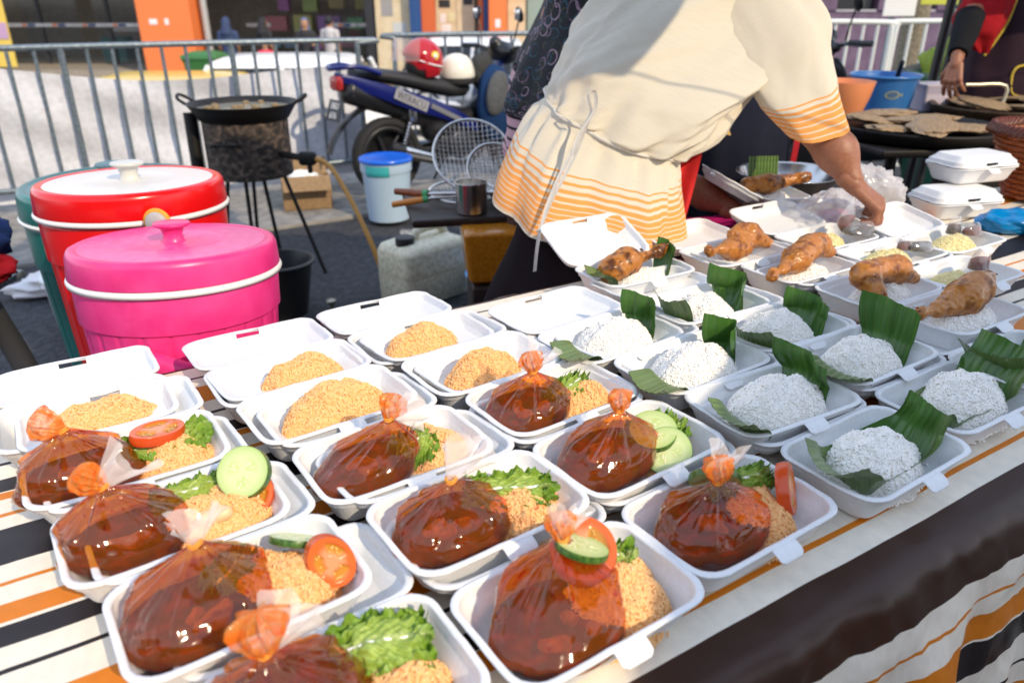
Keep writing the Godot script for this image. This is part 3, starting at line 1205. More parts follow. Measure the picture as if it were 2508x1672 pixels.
# ---------------------------------------------------------------- what stands on the table
func build_food() -> void:
	var yb := 0.017
	# name: [s, t, yaw, y, lid tilt, label]
	var B := {
		"B1": [-0.009, -1.246, 1.0, 0.004, -3.0, "foam box of plain brown rice at the left edge, slotted lid lying open behind"],
		"B2": [0.300, -1.213, 2.0, 0.004, -3.0, "foam box of plain brown rice right below the pink cooler, slotted lid open"],
		"B3": [0.564, -1.229, 2.0, 0.004, -3.0, "foam box of plain brown rice in the back row nearest the jerrycan"],
		"B4": [0.026, -1.050, 1.0, yb, -3.5, "foam box with lettuce and a flat tomato slice behind the leftmost sauce bags"],
		"B5": [0.317, -1.051, 4.0, yb, -3.5, "foam box of plain brown rice in front of the one below the pink cooler"],
		"B6": [0.593, -1.048, 4.0, yb, -3.5, "foam box of brown rice half hidden behind the farthest sauce bag"],
		"B7": [0.055, -0.872, 3.0, yb, -3.5, "foam box with a thick upright cucumber slice on brown rice"],
		"B8": [0.346, -0.866, 2.0, yb, -3.5, "foam box whose sauce bag is knotted to the right, beside a small lettuce leaf"],
		"B9": [0.628, -0.883, 4.0, yb, -3.5, "foam box holding the farthest of the big sauce bags"],
		"B10": [0.093, -0.700, 3.0, yb, -3.5, "foam box with a halved tomato standing against brown rice"],
		"B11": [0.383, -0.690, 3.0, yb, -3.5, "foam box with a white-tailed sauce bag and a long lettuce leaf over brown rice"],
		"B12": [0.636, -0.702, 4.0, yb, -3.5, "foam box with sauce bag and a broad cucumber slice lying on lettuce"],
		"B13": [0.141, -0.527, 1.0, 0.004, -3.5, "foam box at the bottom edge with a large crumpled lettuce leaf"],
		"B14": [0.404, -0.510, 2.0, 0.004, -3.5, "nearest whole foam box, with sauce bag, tomato slice, cucumber and brown rice"],
		"B15": [0.658, -0.531, 2.0, 0.004, -3.5, "foam box at the table's front edge with sauce bag and an upright tomato wedge"],
		"W1": [0.857, -1.020, 4.0, yb, 0.0, "foam box of white rice with its slotted lid lying open behind it"],
		"W2": [0.907, -0.857, 3.0, yb, -3.5, "foam box of white rice between two leaf-lined boxes, leaf folded double at its right"],
		"W3": [0.918, -0.690, -3.0, yb, -3.5, "foam box of white rice third from the lid, wide dark leaf behind the mound"],
		"W4": [0.941, -0.520, 2.0, 0.004, -3.5, "nearest foam box of white rice, at the table's front edge, with its tab out"],
		"W5": [1.125, -1.050, -2.0, yb, -3.5, "foam box of white rice just in front of the burnt drumstick"],
		"W6": [1.160, -0.883, -2.0, yb, -3.5, "foam box of white rice in the middle of the leaf-lined boxes"],
		"W7": [1.184, -0.719, 1.0, yb, -3.5, "foam box of white rice with the tallest upright banana leaf"],
		"W8": [1.205, -0.550, 0.0, 0.004, -3.5, "foam box of white rice at the right edge of the picture by the cloth's fall"],
		"C1": [1.14, -1.285, -2.0, yb, 24.0, "foam box with a burnt drumstick, its deep lid propped open at the left"],
		"C2": [1.44, -1.26, 0.0, yb, 4.0, "foam box with a fried leg pointing left, slotted lid open before the cream tunic"],
		"C3": [1.485, -1.1, 0.0, yb, -3.5, "foam box with the torn chicken leg showing pale meat"],
		"C4": [1.51, -0.91, 0.0, yb, -3.5, "foam box with a curled chicken leg, right of the torn one"],
		"C5": [1.53, -0.74, 0.0, yb, -3.5, "foam box with a smooth drumstick at the right edge of the picture"],
		"W9": [1.44, -0.565, 0.0, 0.004, -3.5, "foam box at the right edge with a pale leaf in front of the smooth drumstick"],
		"Y1": [1.74, -1.22, 0.0, yb, 12.0, "foam box of yellow rice behind the torn chicken leg"],
		"Y2": [1.76, -1.045, 0.0, yb, -3.5, "foam box of yellow rice behind the curled chicken leg"],
		"Y3": [2.0, -1.03, 0.0, yb, 12.0, "foam box of yellow rice in front of the closed boxes"],
		"Y4": [1.76, -0.865, 0.0, yb, -3.5, "foam box of yellow rice behind the smooth drumstick"],
	}
	var X := {}
	for k in B:
		var b: Array = B[k]
		X[k] = foam_box(b[5], b[0], b[1], b[2], b[3], b[4])
	# ---- rice: [box, x, z, rx, rz, h, kind, grains, label]
	var R := [
		["B1", 0.02, 0.0, 0.081, 0.052, 0.054, 1, 2250, "plain mound of brown rice at the left edge behind a sauce bag"],
		["B2", 0.028, 0.0, 0.077, 0.054, 0.063, 1, 2250, "plain mound of brown rice right below the pink cooler"],
		["B3", 0.0, 0.0, 0.081, 0.055, 0.063, 1, 2250, "plain mound of brown rice farthest back on the table"],
		["B4", 0.056, 0.0, 0.064, 0.054, 0.050, 1, 1650, "brown rice under the flat tomato slice and lettuce"],
		["B5", 0.01, -0.004, 0.094, 0.057, 0.067, 1, 2700, "widest plain mound of brown rice, behind the sideways-knotted sauce bag"],
		["B6", 0.0, 0.0, 0.075, 0.054, 0.060, 1, 1800, "brown rice half hidden by the farthest sauce bag"],
		["B7", 0.045, 0.005, 0.073, 0.058, 0.054, 1, 1950, "brown rice with egg beside the upright cucumber slice"],
		["B8", 0.062, -0.01, 0.057, 0.050, 0.048, 1, 1350, "brown rice beside the small lettuce leaf and sideways-knotted bag"],
		["B9", 0.05, 0.0, 0.064, 0.054, 0.050, 1, 1350, "brown rice under lettuce right of the farthest sauce bag"],
		["B10", 0.045, 0.0, 0.064, 0.060, 0.058, 1, 1950, "brown rice against which a halved tomato stands"],
		["B11", 0.05, 0.004, 0.069, 0.058, 0.054, 1, 1950, "brown rice under the long lettuce leaf"],
		["B12", 0.05, 0.0, 0.062, 0.052, 0.043, 1, 1050, "brown rice under the broad lying cucumber slice"],
		["B13", 0.05, 0.01, 0.062, 0.057, 0.043, 1, 1350, "brown rice under the crumpled lettuce at the bottom edge"],
		["B14", 0.045, 0.004, 0.073, 0.062, 0.056, 1, 2550, "brown rice in the nearest whole box, under tomato and lettuce"],
		["B15", 0.038, 0.004, 0.058, 0.058, 0.054, 1, 1950, "brown rice beside the upright tomato wedge"],
		["W1", 0.006, 0.0, 0.093, 0.065, 0.065, 0, 2850, "mound of white rice in front of the open slotted lid"],
		["W2", 0.0, 0.002, 0.098, 0.065, 0.067, 0, 3000, "mound of white rice left of the double-folded leaf"],
		["W3", 0.008, 0.004, 0.100, 0.065, 0.072, 0, 3300, "mound of white rice before the wide dark leaf"],
		["W4", -0.004, 0.0, 0.095, 0.065, 0.065, 0, 3450, "nearest mound of white rice at the front edge"],
		["W5", 0.0, 0.0, 0.080, 0.065, 0.056, 0, 2250, "mound of white rice just in front of the burnt drumstick"],
		["W6", 0.0, 0.0, 0.089, 0.065, 0.067, 0, 2700, "mound of white rice in the middle of the leaf-lined boxes"],
		["W7", 0.0, 0.002, 0.100, 0.065, 0.067, 0, 3000, "mound of white rice before the tallest upright leaf"],
		["W8", 0.01, 0.002, 0.100, 0.065, 0.074, 0, 3300, "mound of white rice nearest the right edge by the cloth's fall"],
		["C1", 0.0, 0.01, 0.081, 0.055, 0.047, 0, 1800, "white rice under the burnt drumstick"],
		["C2", -0.03, 0.0, 0.077, 0.053, 0.038, 0, 1200, "white rice under the leg pointing left"],
		["C3", 0.0, 0.01, 0.094, 0.057, 0.045, 0, 1800, "white rice under the torn chicken leg"],
		["C4", 0.0, 0.01, 0.094, 0.059, 0.056, 0, 2250, "white rice under the curled chicken leg"],
		["C5", 0.0, 0.01, 0.099, 0.061, 0.052, 0, 2250, "white rice under the smooth drumstick"],
		["Y1", -0.02, 0.0, 0.085, 0.055, 0.05, 2, 1500, "yellow rice behind the torn chicken leg"],
		["Y2", -0.02, 0.0, 0.085, 0.055, 0.05, 2, 1500, "yellow rice behind the curled chicken leg"],
		["Y3", 0.0, 0.0, 0.085, 0.055, 0.05, 2, 1500, "yellow rice in front of the closed boxes"],
		["Y4", -0.03, 0.0, 0.08, 0.055, 0.046, 2, 1300, "yellow rice behind the smooth drumstick"],
	]
	for i in R.size():
		var r: Array = R[i]
		rice(r[8], X[r[0]], r[1], r[2], r[3], r[4], r[5], r[6], r[7], 100 + i, 0.0)
	# ---- sauce bags
	var g := [
		["B4", -0.058, 0.01, {"w": 0.071, "d": 0.056, "h": 0.105, "nx": -0.008, "nz": -0.01, "lvl": 0.36, "tail": Vector3(-0.8, 0.5, -0.3), "td": Vector3(0.1, 0.9, -0.4), "kn": 0.018, "tl": 0.0, "sd": 1}, "sauce bag at the left edge, its orange knot bent to the left"],
		["B7", -0.050, 0.0, {"w": 0.071, "d": 0.055, "h": 0.105, "nx": -0.015, "nz": -0.012, "lvl": 0.30, "tail": Vector3(-0.7, 0.7, -0.2), "td": Vector3(0.75, 0.6, -0.2), "kn": 0.016, "tl": 0.034, "sd": 2}, "sauce bag left of the upright cucumber, yellow band and clear tail"],
		["B10", -0.044, 0.006, {"w": 0.076, "d": 0.060, "h": 0.102, "nx": 0.012, "nz": -0.03, "lvl": 0.34, "tail": Vector3(0.1, 1, -0.1), "kn": 0.0, "tl": 0.03, "sd": 3}, "sauce bag with a white tail only, left of the halved tomato"],
		["B13", -0.046, -0.012, {"w": 0.074, "d": 0.060, "h": 0.104, "nx": -0.012, "nz": -0.01, "lvl": 0.34, "tail": Vector3(0.0, 1, -0.1), "td": Vector3(0.7, 0.8, -0.3), "kn": 0.02, "tl": 0.036, "sd": 4}, "sauce bag cut off by the bottom edge, fat orange knot"],
		["B8", -0.046, 0.004, {"w": 0.067, "d": 0.054, "h": 0.090, "nx": 0.045, "nz": -0.012, "lvl": 0.40, "tail": Vector3(0.5, 0.9, -0.2), "td": Vector3(0.9, 0.35, 0.1), "kn": 0.016, "tl": 0.034, "sd": 5}, "sauce bag whose knot leans to the right over its own box"],
		["B11", -0.040, 0.004, {"w": 0.073, "d": 0.056, "h": 0.088, "nx": 0.008, "nz": -0.016, "lvl": 0.40, "tail": Vector3(0.5, 0.9, -0.3), "td": Vector3(0.5, 0.8, 0.0), "kn": 0.0, "tl": 0.04, "sd": 6}, "sauce bag with a broad white crumpled tail, left of the long lettuce leaf"],
		["B14", -0.034, 0.012, {"w": 0.074, "d": 0.064, "h": 0.097, "nx": 0.035, "nz": -0.045, "lvl": 0.28, "tail": Vector3(0.1, 1, -0.3), "td": Vector3(0.3, 0.9, -0.1), "kn": 0.014, "tl": 0.03, "sd": 7}, "nearest whole sauce bag, leaning on the tomato slice"],
		["B9", -0.055, 0.006, {"w": 0.069, "d": 0.056, "h": 0.092, "nx": 0.02, "nz": -0.012, "lvl": 0.40, "tail": Vector3(-0.1, 1, -0.1), "td": Vector3(0.6, 0.9, -0.2), "kn": 0.015, "tl": 0.034, "sd": 8}, "farthest of the big sauce bags, below the back row's rice"],
		["B12", -0.046, 0.0, {"w": 0.074, "d": 0.056, "h": 0.100, "nx": 0.03, "nz": -0.01, "lvl": 0.42, "tail": Vector3(0.05, 1, 0.0), "td": Vector3(0.4, 0.4, -0.7), "kn": 0.014, "tl": 0.02, "sd": 9}, "sauce bag left of the broad lying cucumber slice"],
		["B15", -0.036, 0.004, {"w": 0.078, "d": 0.058, "h": 0.094, "nx": 0.01, "nz": -0.008, "lvl": 0.34, "tail": Vector3(-0.05, 1, 0.0), "td": Vector3(0.45, 1, -0.1), "kn": 0.016, "tl": 0.036, "sd": 10}, "sauce bag left of the upright tomato wedge"],
	]
	for b in g:
		sauce_bag(b[4], X[b[0]], b[1], b[2], b[3])
	# ---- greens and slices
	var at := func(k: String, x: float, y: float, z: float) -> Vector3: return X[k] * Vector3(x, y, z)
	lettuce("small frilly lettuce leaf under the flat tomato slice", at.call("B4", 0.05, 0.046, -0.008), AL + 0.1, 0.062, 0.03, 0.004, 1, 0.2)
	lettuce("frilly lettuce leaf left of the upright cucumber slice", at.call("B7", 0.03, 0.05, -0.035), AL + 0.1, 0.05, 0.024, 0.01, 2, 0.3)
	lettuce("tip of lettuce behind the white-tailed bag and halved tomato", at.call("B10", 0.0, 0.05, -0.03), AL + 0.7, 0.034, 0.026, 0.008, 3, 0.3)
	lettuce("large crumpled lettuce leaf at the bottom edge", at.call("B13", 0.055, 0.05, -0.03), AL - 0.3, 0.05, 0.042, 0.012, 4, 0.25)
	lettuce("small lettuce leaf beside the sideways-knotted sauce bag", at.call("B8", 0.03, 0.05, 0.004), AL + 0.3, 0.034, 0.03, 0.012, 5, 0.3)
	lettuce("long lettuce leaf lying across brown rice beside the white-tailed bag", at.call("B11", 0.045, 0.053, 0.0), AL - 0.45, 0.06, 0.03, 0.006, 6, 0.4)
	lettuce("narrow lettuce leaf right of the farthest sauce bag", at.call("B9", 0.03, 0.048, 0.0), AL + 0.35, 0.05, 0.022, 0.006, 7, 0.4)
	lettuce("lettuce leaf under the broad lying cucumber slice", at.call("B12", 0.055, 0.044, -0.005), AL, 0.055, 0.034, 0.006, 8, 0.3)
	lettuce("lettuce leaf under the tomato slice of the nearest box", at.call("B14", 0.052, 0.052, -0.03), AL - 0.5, 0.045, 0.03, 0.01, 9, 0.2)
	lettuce("lettuce leaf over cucumber at the back of the tomato wedge box", at.call("B15", 0.05, 0.054, -0.03), AL - 0.15, 0.055, 0.02, 0.008, 10, 0.4)
	var toc := Vector3(0, 0.75, 0.66)
	tomato("flat tomato slice lying on lettuce near the left edge", at.call("B4", 0.045, 0.065, -0.012), Vector3(0.1, 0.9, -0.1), 0.026, 0.014, 1.5, 2)
	tomato("half hidden tomato slice under the upright cucumber", at.call("B7", 0.092, 0.047, 0.004), Vector3(0.1, 0.6, 0.6), 0.03, 0.01, 1.0, 3)
	tomato("halved tomato standing at the right of its rice", at.call("B10", 0.094, 0.056, 0.02), Vector3(0.45, 0.35, 0.8), 0.031, 0.02, 0.78, 4)
	tomato("thick tomato slice on the nearest box, under a cucumber", at.call("B14", 0.03, 0.075, -0.03), Vector3(0.05, 0.86, 0.35), 0.036, 0.018, 1.1, 5)
	tomato("tomato wedge standing at the right end of the front edge box", at.call("B15", 0.088, 0.056, 0.016), Vector3(0.85, 0.3, 0.35), 0.034, 0.016, 0.9, 6)
	cucumber("thick upright cucumber slice beside frilly lettuce", at.call("B7", 0.092, 0.075, -0.004), Vector3(-0.05, 0.62, 0.7), 0.033, 0.015, 1)
	cucumber("broad cucumber slice lying on lettuce", at.call("B12", 0.035, 0.064, 0.01), Vector3(-0.1, 0.9, 0.35), 0.034, 0.01, 2)
	cucumber("lower cucumber slice leaning beneath the broad one", at.call("B12", 0.035, 0.046, 0.04), Vector3(-0.2, 0.6, 0.7), 0.034, 0.008, 3)
	cucumber("cucumber slice sticking up behind the halved tomato's rice", at.call("B10", 0.075, 0.056, -0.035), Vector3(0.1, 0.8, -0.5), 0.03, 0.008, 4)
	cucumber("cucumber slice lying on the nearest tomato slice", at.call("B14", 0.018, 0.092, -0.02), Vector3(0.2, 0.85, -0.25), 0.03, 0.008, 5)
	cucumber("cucumber slice with dark peel behind the tomato wedge's rice", at.call("B15", 0.02, 0.06, -0.045), Vector3(0.1, 0.5, -0.75), 0.034, 0.009, 6)
	# egg pieces
	var mb := MB.new()
	nets(mb, [[Vector3(-0.01, 0, 0), Vector3(0.014, 0.003, 0.004), 0.011, 0.009]], 0.002, 0.004, 0.002, 30)
	solo("egg_piece", "pale piece of egg on the rice below the upright cucumber", "egg", mb.mesh(), M.egg, at.call("B7", 0.04, 0.05, 0.03), AL)
	# ---- banana leaves
	banana_leaf("leaf standing dark behind the rice in front of the open slotted lid", X.W1, {"lh": 0.014, "lout": 0.047, "rh": 0.052, "rout": -0.012, "w": 0.034, "zl": 0.045, "zr": -0.016, "fr": 0.25, "fold": 0.6, "sd": 1})
	banana_leaf("leaf folded double at the right of its white rice", X.W2, {"lh": 0.016, "lout": 0.057, "rh": 0.056, "rout": -0.02, "w": 0.034, "zl": 0.05, "zr": -0.01, "fr": -0.1, "fold": 0.7, "sd": 2})
	banana_leaf("wide dark leaf behind the third white mound from the lid", X.W3, {"lh": 0.024, "lout": 0.032, "rh": 0.055, "rout": -0.03, "w": 0.04, "zl": 0.045, "zr": -0.03, "fr": 0.4, "fold": 0.2, "sd": 3})
	banana_leaf("leaf cradling the nearest mound of white rice on three sides", X.W4, {"lh": 0.024, "lout": 0.03, "rh": 0.05, "rout": -0.012, "w": 0.05, "zl": 0.012, "zr": 0.0, "fr": -0.3, "fl": 0.0, "fold": 0.0, "sd": 4, "cup": 0.5, "tray": 1.0})
	banana_leaf("leaf with two upright folds right of the burnt drumstick", X.W5, {"lh": 0.036, "lout": 0.012, "rh": 0.046, "rout": -0.005, "w": 0.04, "zl": 0.02, "zr": -0.012, "fr": 0.25, "fold": 1.0, "sd": 5})
	banana_leaf("leaf with a broad pale flap left of the middle white mound", X.W6, {"lh": 0.032, "lout": 0.022, "rh": 0.04, "rout": -0.01, "w": 0.042, "zl": 0.035, "zr": -0.015, "fr": 0.2, "fold": 0.5, "sd": 6})
	banana_leaf("tallest upright dark leaf on the table", X.W7, {"lh": 0.016, "lout": 0.042, "rh": 0.075, "rout": -0.015, "w": 0.042, "zl": 0.04, "zr": -0.02, "fr": 0.4, "fold": 0.4, "sd": 7})
	banana_leaf("large leaf rising at the right edge behind the last white mound", X.W8, {"lh": 0.004, "lout": 0.012, "rh": 0.062, "rout": 0.022, "w": 0.052, "zl": 0.01, "zr": -0.01, "fr": 0.05, "fl": -0.35, "fold": 0.1, "sd": 8, "tray": 1.0})
	banana_leaf("leaf with a ragged end at each side of the burnt drumstick", X.C1, {"lh": 0.026, "lout": 0.042, "rh": 0.045, "rout": 0.0, "w": 0.026, "zl": 0.03, "zr": -0.02, "fr": 0.2, "fold": 0.2, "sd": 9})
	banana_leaf("pale leaf curving at the right edge before the smooth drumstick", X.W9, {"lh": 0.046, "lout": 0.032, "rh": 0.03, "rout": 0.0, "w": 0.05, "zl": 0.0, "zr": 0.0, "fl": 0.3, "fold": 0.2, "sd": 10})
	# ---- chicken: bones in box axes
	var V3 := func(x: float, y: float, z: float) -> Vector3: return Vector3(x, y, z)
	chicken("burnt drumstick with dark crisp ends", X.C1, [[V3.call(-0.06, 0.06, 0.005), V3.call(-0.02, 0.068, 0.0), 0.027, 0.03], [V3.call(-0.02, 0.068, 0.0), V3.call(0.03, 0.066, -0.012), 0.024, 0.009], [V3.call(0.03, 0.066, -0.012), V3.call(0.066, 0.069, -0.016), 0.008, 0.008], [V3.call(0.066, 0.069, -0.016), V3.call(0.08, 0.074, -0.018), 0.014, 0.011]], 1, 0.75)
	chicken("fried chicken leg whose bone points left, before the open lid", X.C2, [[V3.call(-0.105, 0.078, 0.03), V3.call(-0.098, 0.07, 0.03), 0.009, 0.009], [V3.call(-0.1, 0.074, 0.03), V3.call(-0.065, 0.07, 0.026), 0.006, 0.008], [V3.call(-0.065, 0.07, 0.026), V3.call(-0.02, 0.06, 0.012), 0.01, 0.024], [V3.call(-0.02, 0.058, 0.012), V3.call(0.02, 0.056, 0.004), 0.024, 0.022], [V3.call(0.02, 0.066, -0.006), V3.call(0.05, 0.074, -0.01), 0.024, 0.026], [V3.call(0.05, 0.068, -0.01), V3.call(0.1, 0.05, 0.0), 0.026, 0.011], [V3.call(0.0, 0.08, -0.012), V3.call(0.03, 0.09, -0.016), 0.012, 0.012]], 2, 0.12)
	chicken("torn chicken leg with pale meat showing", X.C3, [[V3.call(-0.115, 0.058, 0.034), V3.call(-0.108, 0.064, 0.03), 0.011, 0.01], [V3.call(-0.108, 0.062, 0.03), V3.call(-0.075, 0.062, 0.024), 0.006, 0.008], [V3.call(-0.075, 0.062, 0.024), V3.call(-0.025, 0.068, 0.01), 0.01, 0.026], [V3.call(-0.025, 0.07, 0.01), V3.call(0.03, 0.078, -0.006), 0.028, 0.026], [V3.call(0.03, 0.08, -0.006), V3.call(0.065, 0.078, -0.012), 0.026, 0.024], [V3.call(0.065, 0.074, -0.012), V3.call(0.1, 0.056, -0.008), 0.022, 0.012]], 3, 0.25)
	chicken("curled chicken leg with its bone end hanging forward", X.C4, [[V3.call(-0.07, 0.048, 0.06), V3.call(-0.064, 0.05, 0.056), 0.012, 0.011], [V3.call(-0.067, 0.05, 0.056), V3.call(-0.062, 0.066, 0.04), 0.008, 0.012], [V3.call(-0.062, 0.066, 0.04), V3.call(-0.056, 0.084, 0.008), 0.014, 0.027], [V3.call(-0.056, 0.084, 0.008), V3.call(-0.01, 0.084, 0.0), 0.025, 0.02], [V3.call(-0.01, 0.084, 0.0), V3.call(0.035, 0.078, 0.004), 0.022, 0.028], [V3.call(0.035, 0.076, 0.004), V3.call(0.08, 0.056, 0.014), 0.026, 0.012]], 4, 0.0)
	chicken("smooth drumstick with one dark spot at the right edge", X.C5, [[V3.call(-0.118, 0.068, 0.0), V3.call(-0.112, 0.072, 0.0), 0.01, 0.009], [V3.call(-0.112, 0.07, 0.0), V3.call(-0.07, 0.066, 0.0), 0.006, 0.011], [V3.call(-0.07, 0.066, 0.0), V3.call(0.0, 0.07, 0.0), 0.012, 0.032], [V3.call(0.0, 0.072, 0.0), V3.call(0.035, 0.08, 0.0), 0.032, 0.03], [V3.call(0.035, 0.082, -0.004), V3.call(0.085, 0.086, -0.012), 0.026, 0.014]], 5, 0.2)
	# ---- sachets
	sachet("tall red sauce sachet standing on yellow rice", at.call("Y1", 0.07, 0.05, 0.0), AL + 0.2, 0.034, 0.075, M.sauce, true, 1)
	sachet("flat clear sachet of dark soy beside the tall red one", at.call("Y1", 0.09, 0.052, 0.03), AL - 0.3, 0.05, 0.03, M.soy, false, 2)
	sachet("orange sauce sachet on the second yellow mound", at.call("Y2", 0.05, 0.05, 0.0), AL, 0.028, 0.035, M.sauce, false, 3)
	sachet("clear soy sachet on the second yellow mound", at.call("Y2", 0.085, 0.05, 0.02), AL, 0.045, 0.028, M.soy, false, 4)
	sachet("pointed soy sachet on the yellow rice before the closed boxes", at.call("Y3", 0.05, 0.05, -0.03), AL, 0.03, 0.045, M.soy, false, 5)
	sachet("brown sauce sachet on the yellow rice before the closed boxes", at.call("Y3", 0.085, 0.05, 0.0), AL, 0.036, 0.03, M.sauce, false, 6)
	sachet("knotted orange sachet behind the smooth drumstick", at.call("Y4", 0.06, 0.05, 0.0), AL, 0.036, 0.05, M.sauce, false, 7)


func V(x: float, y: float, z: float) -> Vector3:
	return Vector3(x, y, z)


func textured(lo: Color, hi: Color, rough: float, scale: float, freq := 0.02, sd := 1, metal := 0.0, world := false, power := 1.0) -> StandardMaterial3D:
	var m := mat(1, 1, 1, rough, metal)
	m.albedo_texture = noise_tex(256, freq, sd, lo, hi, 5, FastNoiseLite.TYPE_SIMPLEX_SMOOTH, power)
	tri_map(m, scale, world)
	return m


func bx(par: Node3D, nm: String, size: Vector3, at: Vector3, m: Material, bev := 0.004, ry := 0.0) -> MeshInstance3D:
	var mb := MB.new()
	mb.box(size, minf(bev, minf(size.x, minf(size.y, size.z)) * 0.3))
	return part(par, nm, mb.mesh(), m, Transform3D(Basis(Vector3.UP, ry), at))


func tb(par: Node3D, nm: String, pts: Array, rad, m: Material, n := 10) -> MeshInstance3D:
	var mb := MB.new()
	mb.tube(pts, rad, n)
	return part(par, nm, mb.mesh(), m)


func lt(par: Node3D, nm: String, prof: Array, m: Material, at := Vector3.ZERO, n := 40, b := Basis()) -> MeshInstance3D:
	var mb := MB.new()
	mb.lathe(prof, n)
	return part(par, nm, mb.mesh(), m, Transform3D(b, at))


func smooth(pts: Array, per := 8) -> Array:
	var out := []
	for i in pts.size() - 1:
		for k in per:
			out.append(pts[i].cubic_interpolate(pts[i + 1], pts[maxi(i - 1, 0)], pts[mini(i + 2, pts.size() - 1)], float(k) / per))
	out.append(pts[-1])
	return out


func words(par: Node3D, nm: String, what: String, size: float, m: Material, xf: Transform3D) -> MeshInstance3D:
	var t := TextMesh.new()
	var f := SystemFont.new()
	f.font_names = PackedStringArray(["Droid Sans"])
	t.font = f
	t.text = what
	t.font_size = 48
	t.pixel_size = size / 48.0
	t.depth = 0.002
	return part(par, nm, t, m, xf)


# ---------------------------------------------------------------- ground, street and buildings
func build_setting() -> void:
	M.asphalt = textured(Color(0.115, 0.12, 0.135), Color(0.27, 0.27, 0.285), 0.85, 1.3, 0.05, 21, 0.0, true)
	relief(M.asphalt, noise_tex(256, 0.12, 22, Color.BLACK, Color.WHITE, 3), 0.6)
	M.concrete = textured(Color(0.42, 0.41, 0.40), Color(0.60, 0.58, 0.55), 0.85, 0.9, 0.03, 23, 0.0, true)
	var rows := [[12.0, 0.0], [-6.95, 0.0], [-7.7, -0.75], [-12.0, -0.75], [-80.0, -0.75]]
	var mb := MB.new()
	mb.sheet(4, 4, func(u: float, g: float) -> Vector3:
		var r: Array = rows[roundi(g * 4)]
		return SV * (u - 0.45) * 160 + TV * r[0] + Vector3(0, r[1], 0))
	struct("ground", mb.mesh(false), M.asphalt)
	mb = MB.new()
	mb.xf = Transform3D(Basis(Vector3.UP, AL), SV * 1.0 + TV * -5.98 + Vector3(0, -0.02, 0))
	mb.box(Vector3(14, 0.1, 1.8), 0.012)
	struct("pavement", mb.mesh(), M.concrete)
	# worn white road line
	mb = MB.new()
	var p0 := V(-0.69, 0.004, -5.0)
	var p1 := V(-0.625, 0.004, -4.1)
	mb.sheet(40, 4, func(u: float, g: float) -> Vector3:
		var w := 0.055 + 0.012 * nz.get_noise_2d(u * 900, roundf(g) * 400)
		return p0.lerp(p1, u) + Vector3((g - 0.5) * 2 * w, 0, 0.0))
	var ml := mat(1, 1, 1, 0.8)
	ml.albedo_texture = noise_tex(128, 0.05, 24, Color(0.3, 0.3, 0.31), Color(0.74, 0.73, 0.71), 4)
	tri_map(ml, 4.0)
	struct("road_marking", mb.mesh(false), ml)
	shops()
	purple_house()


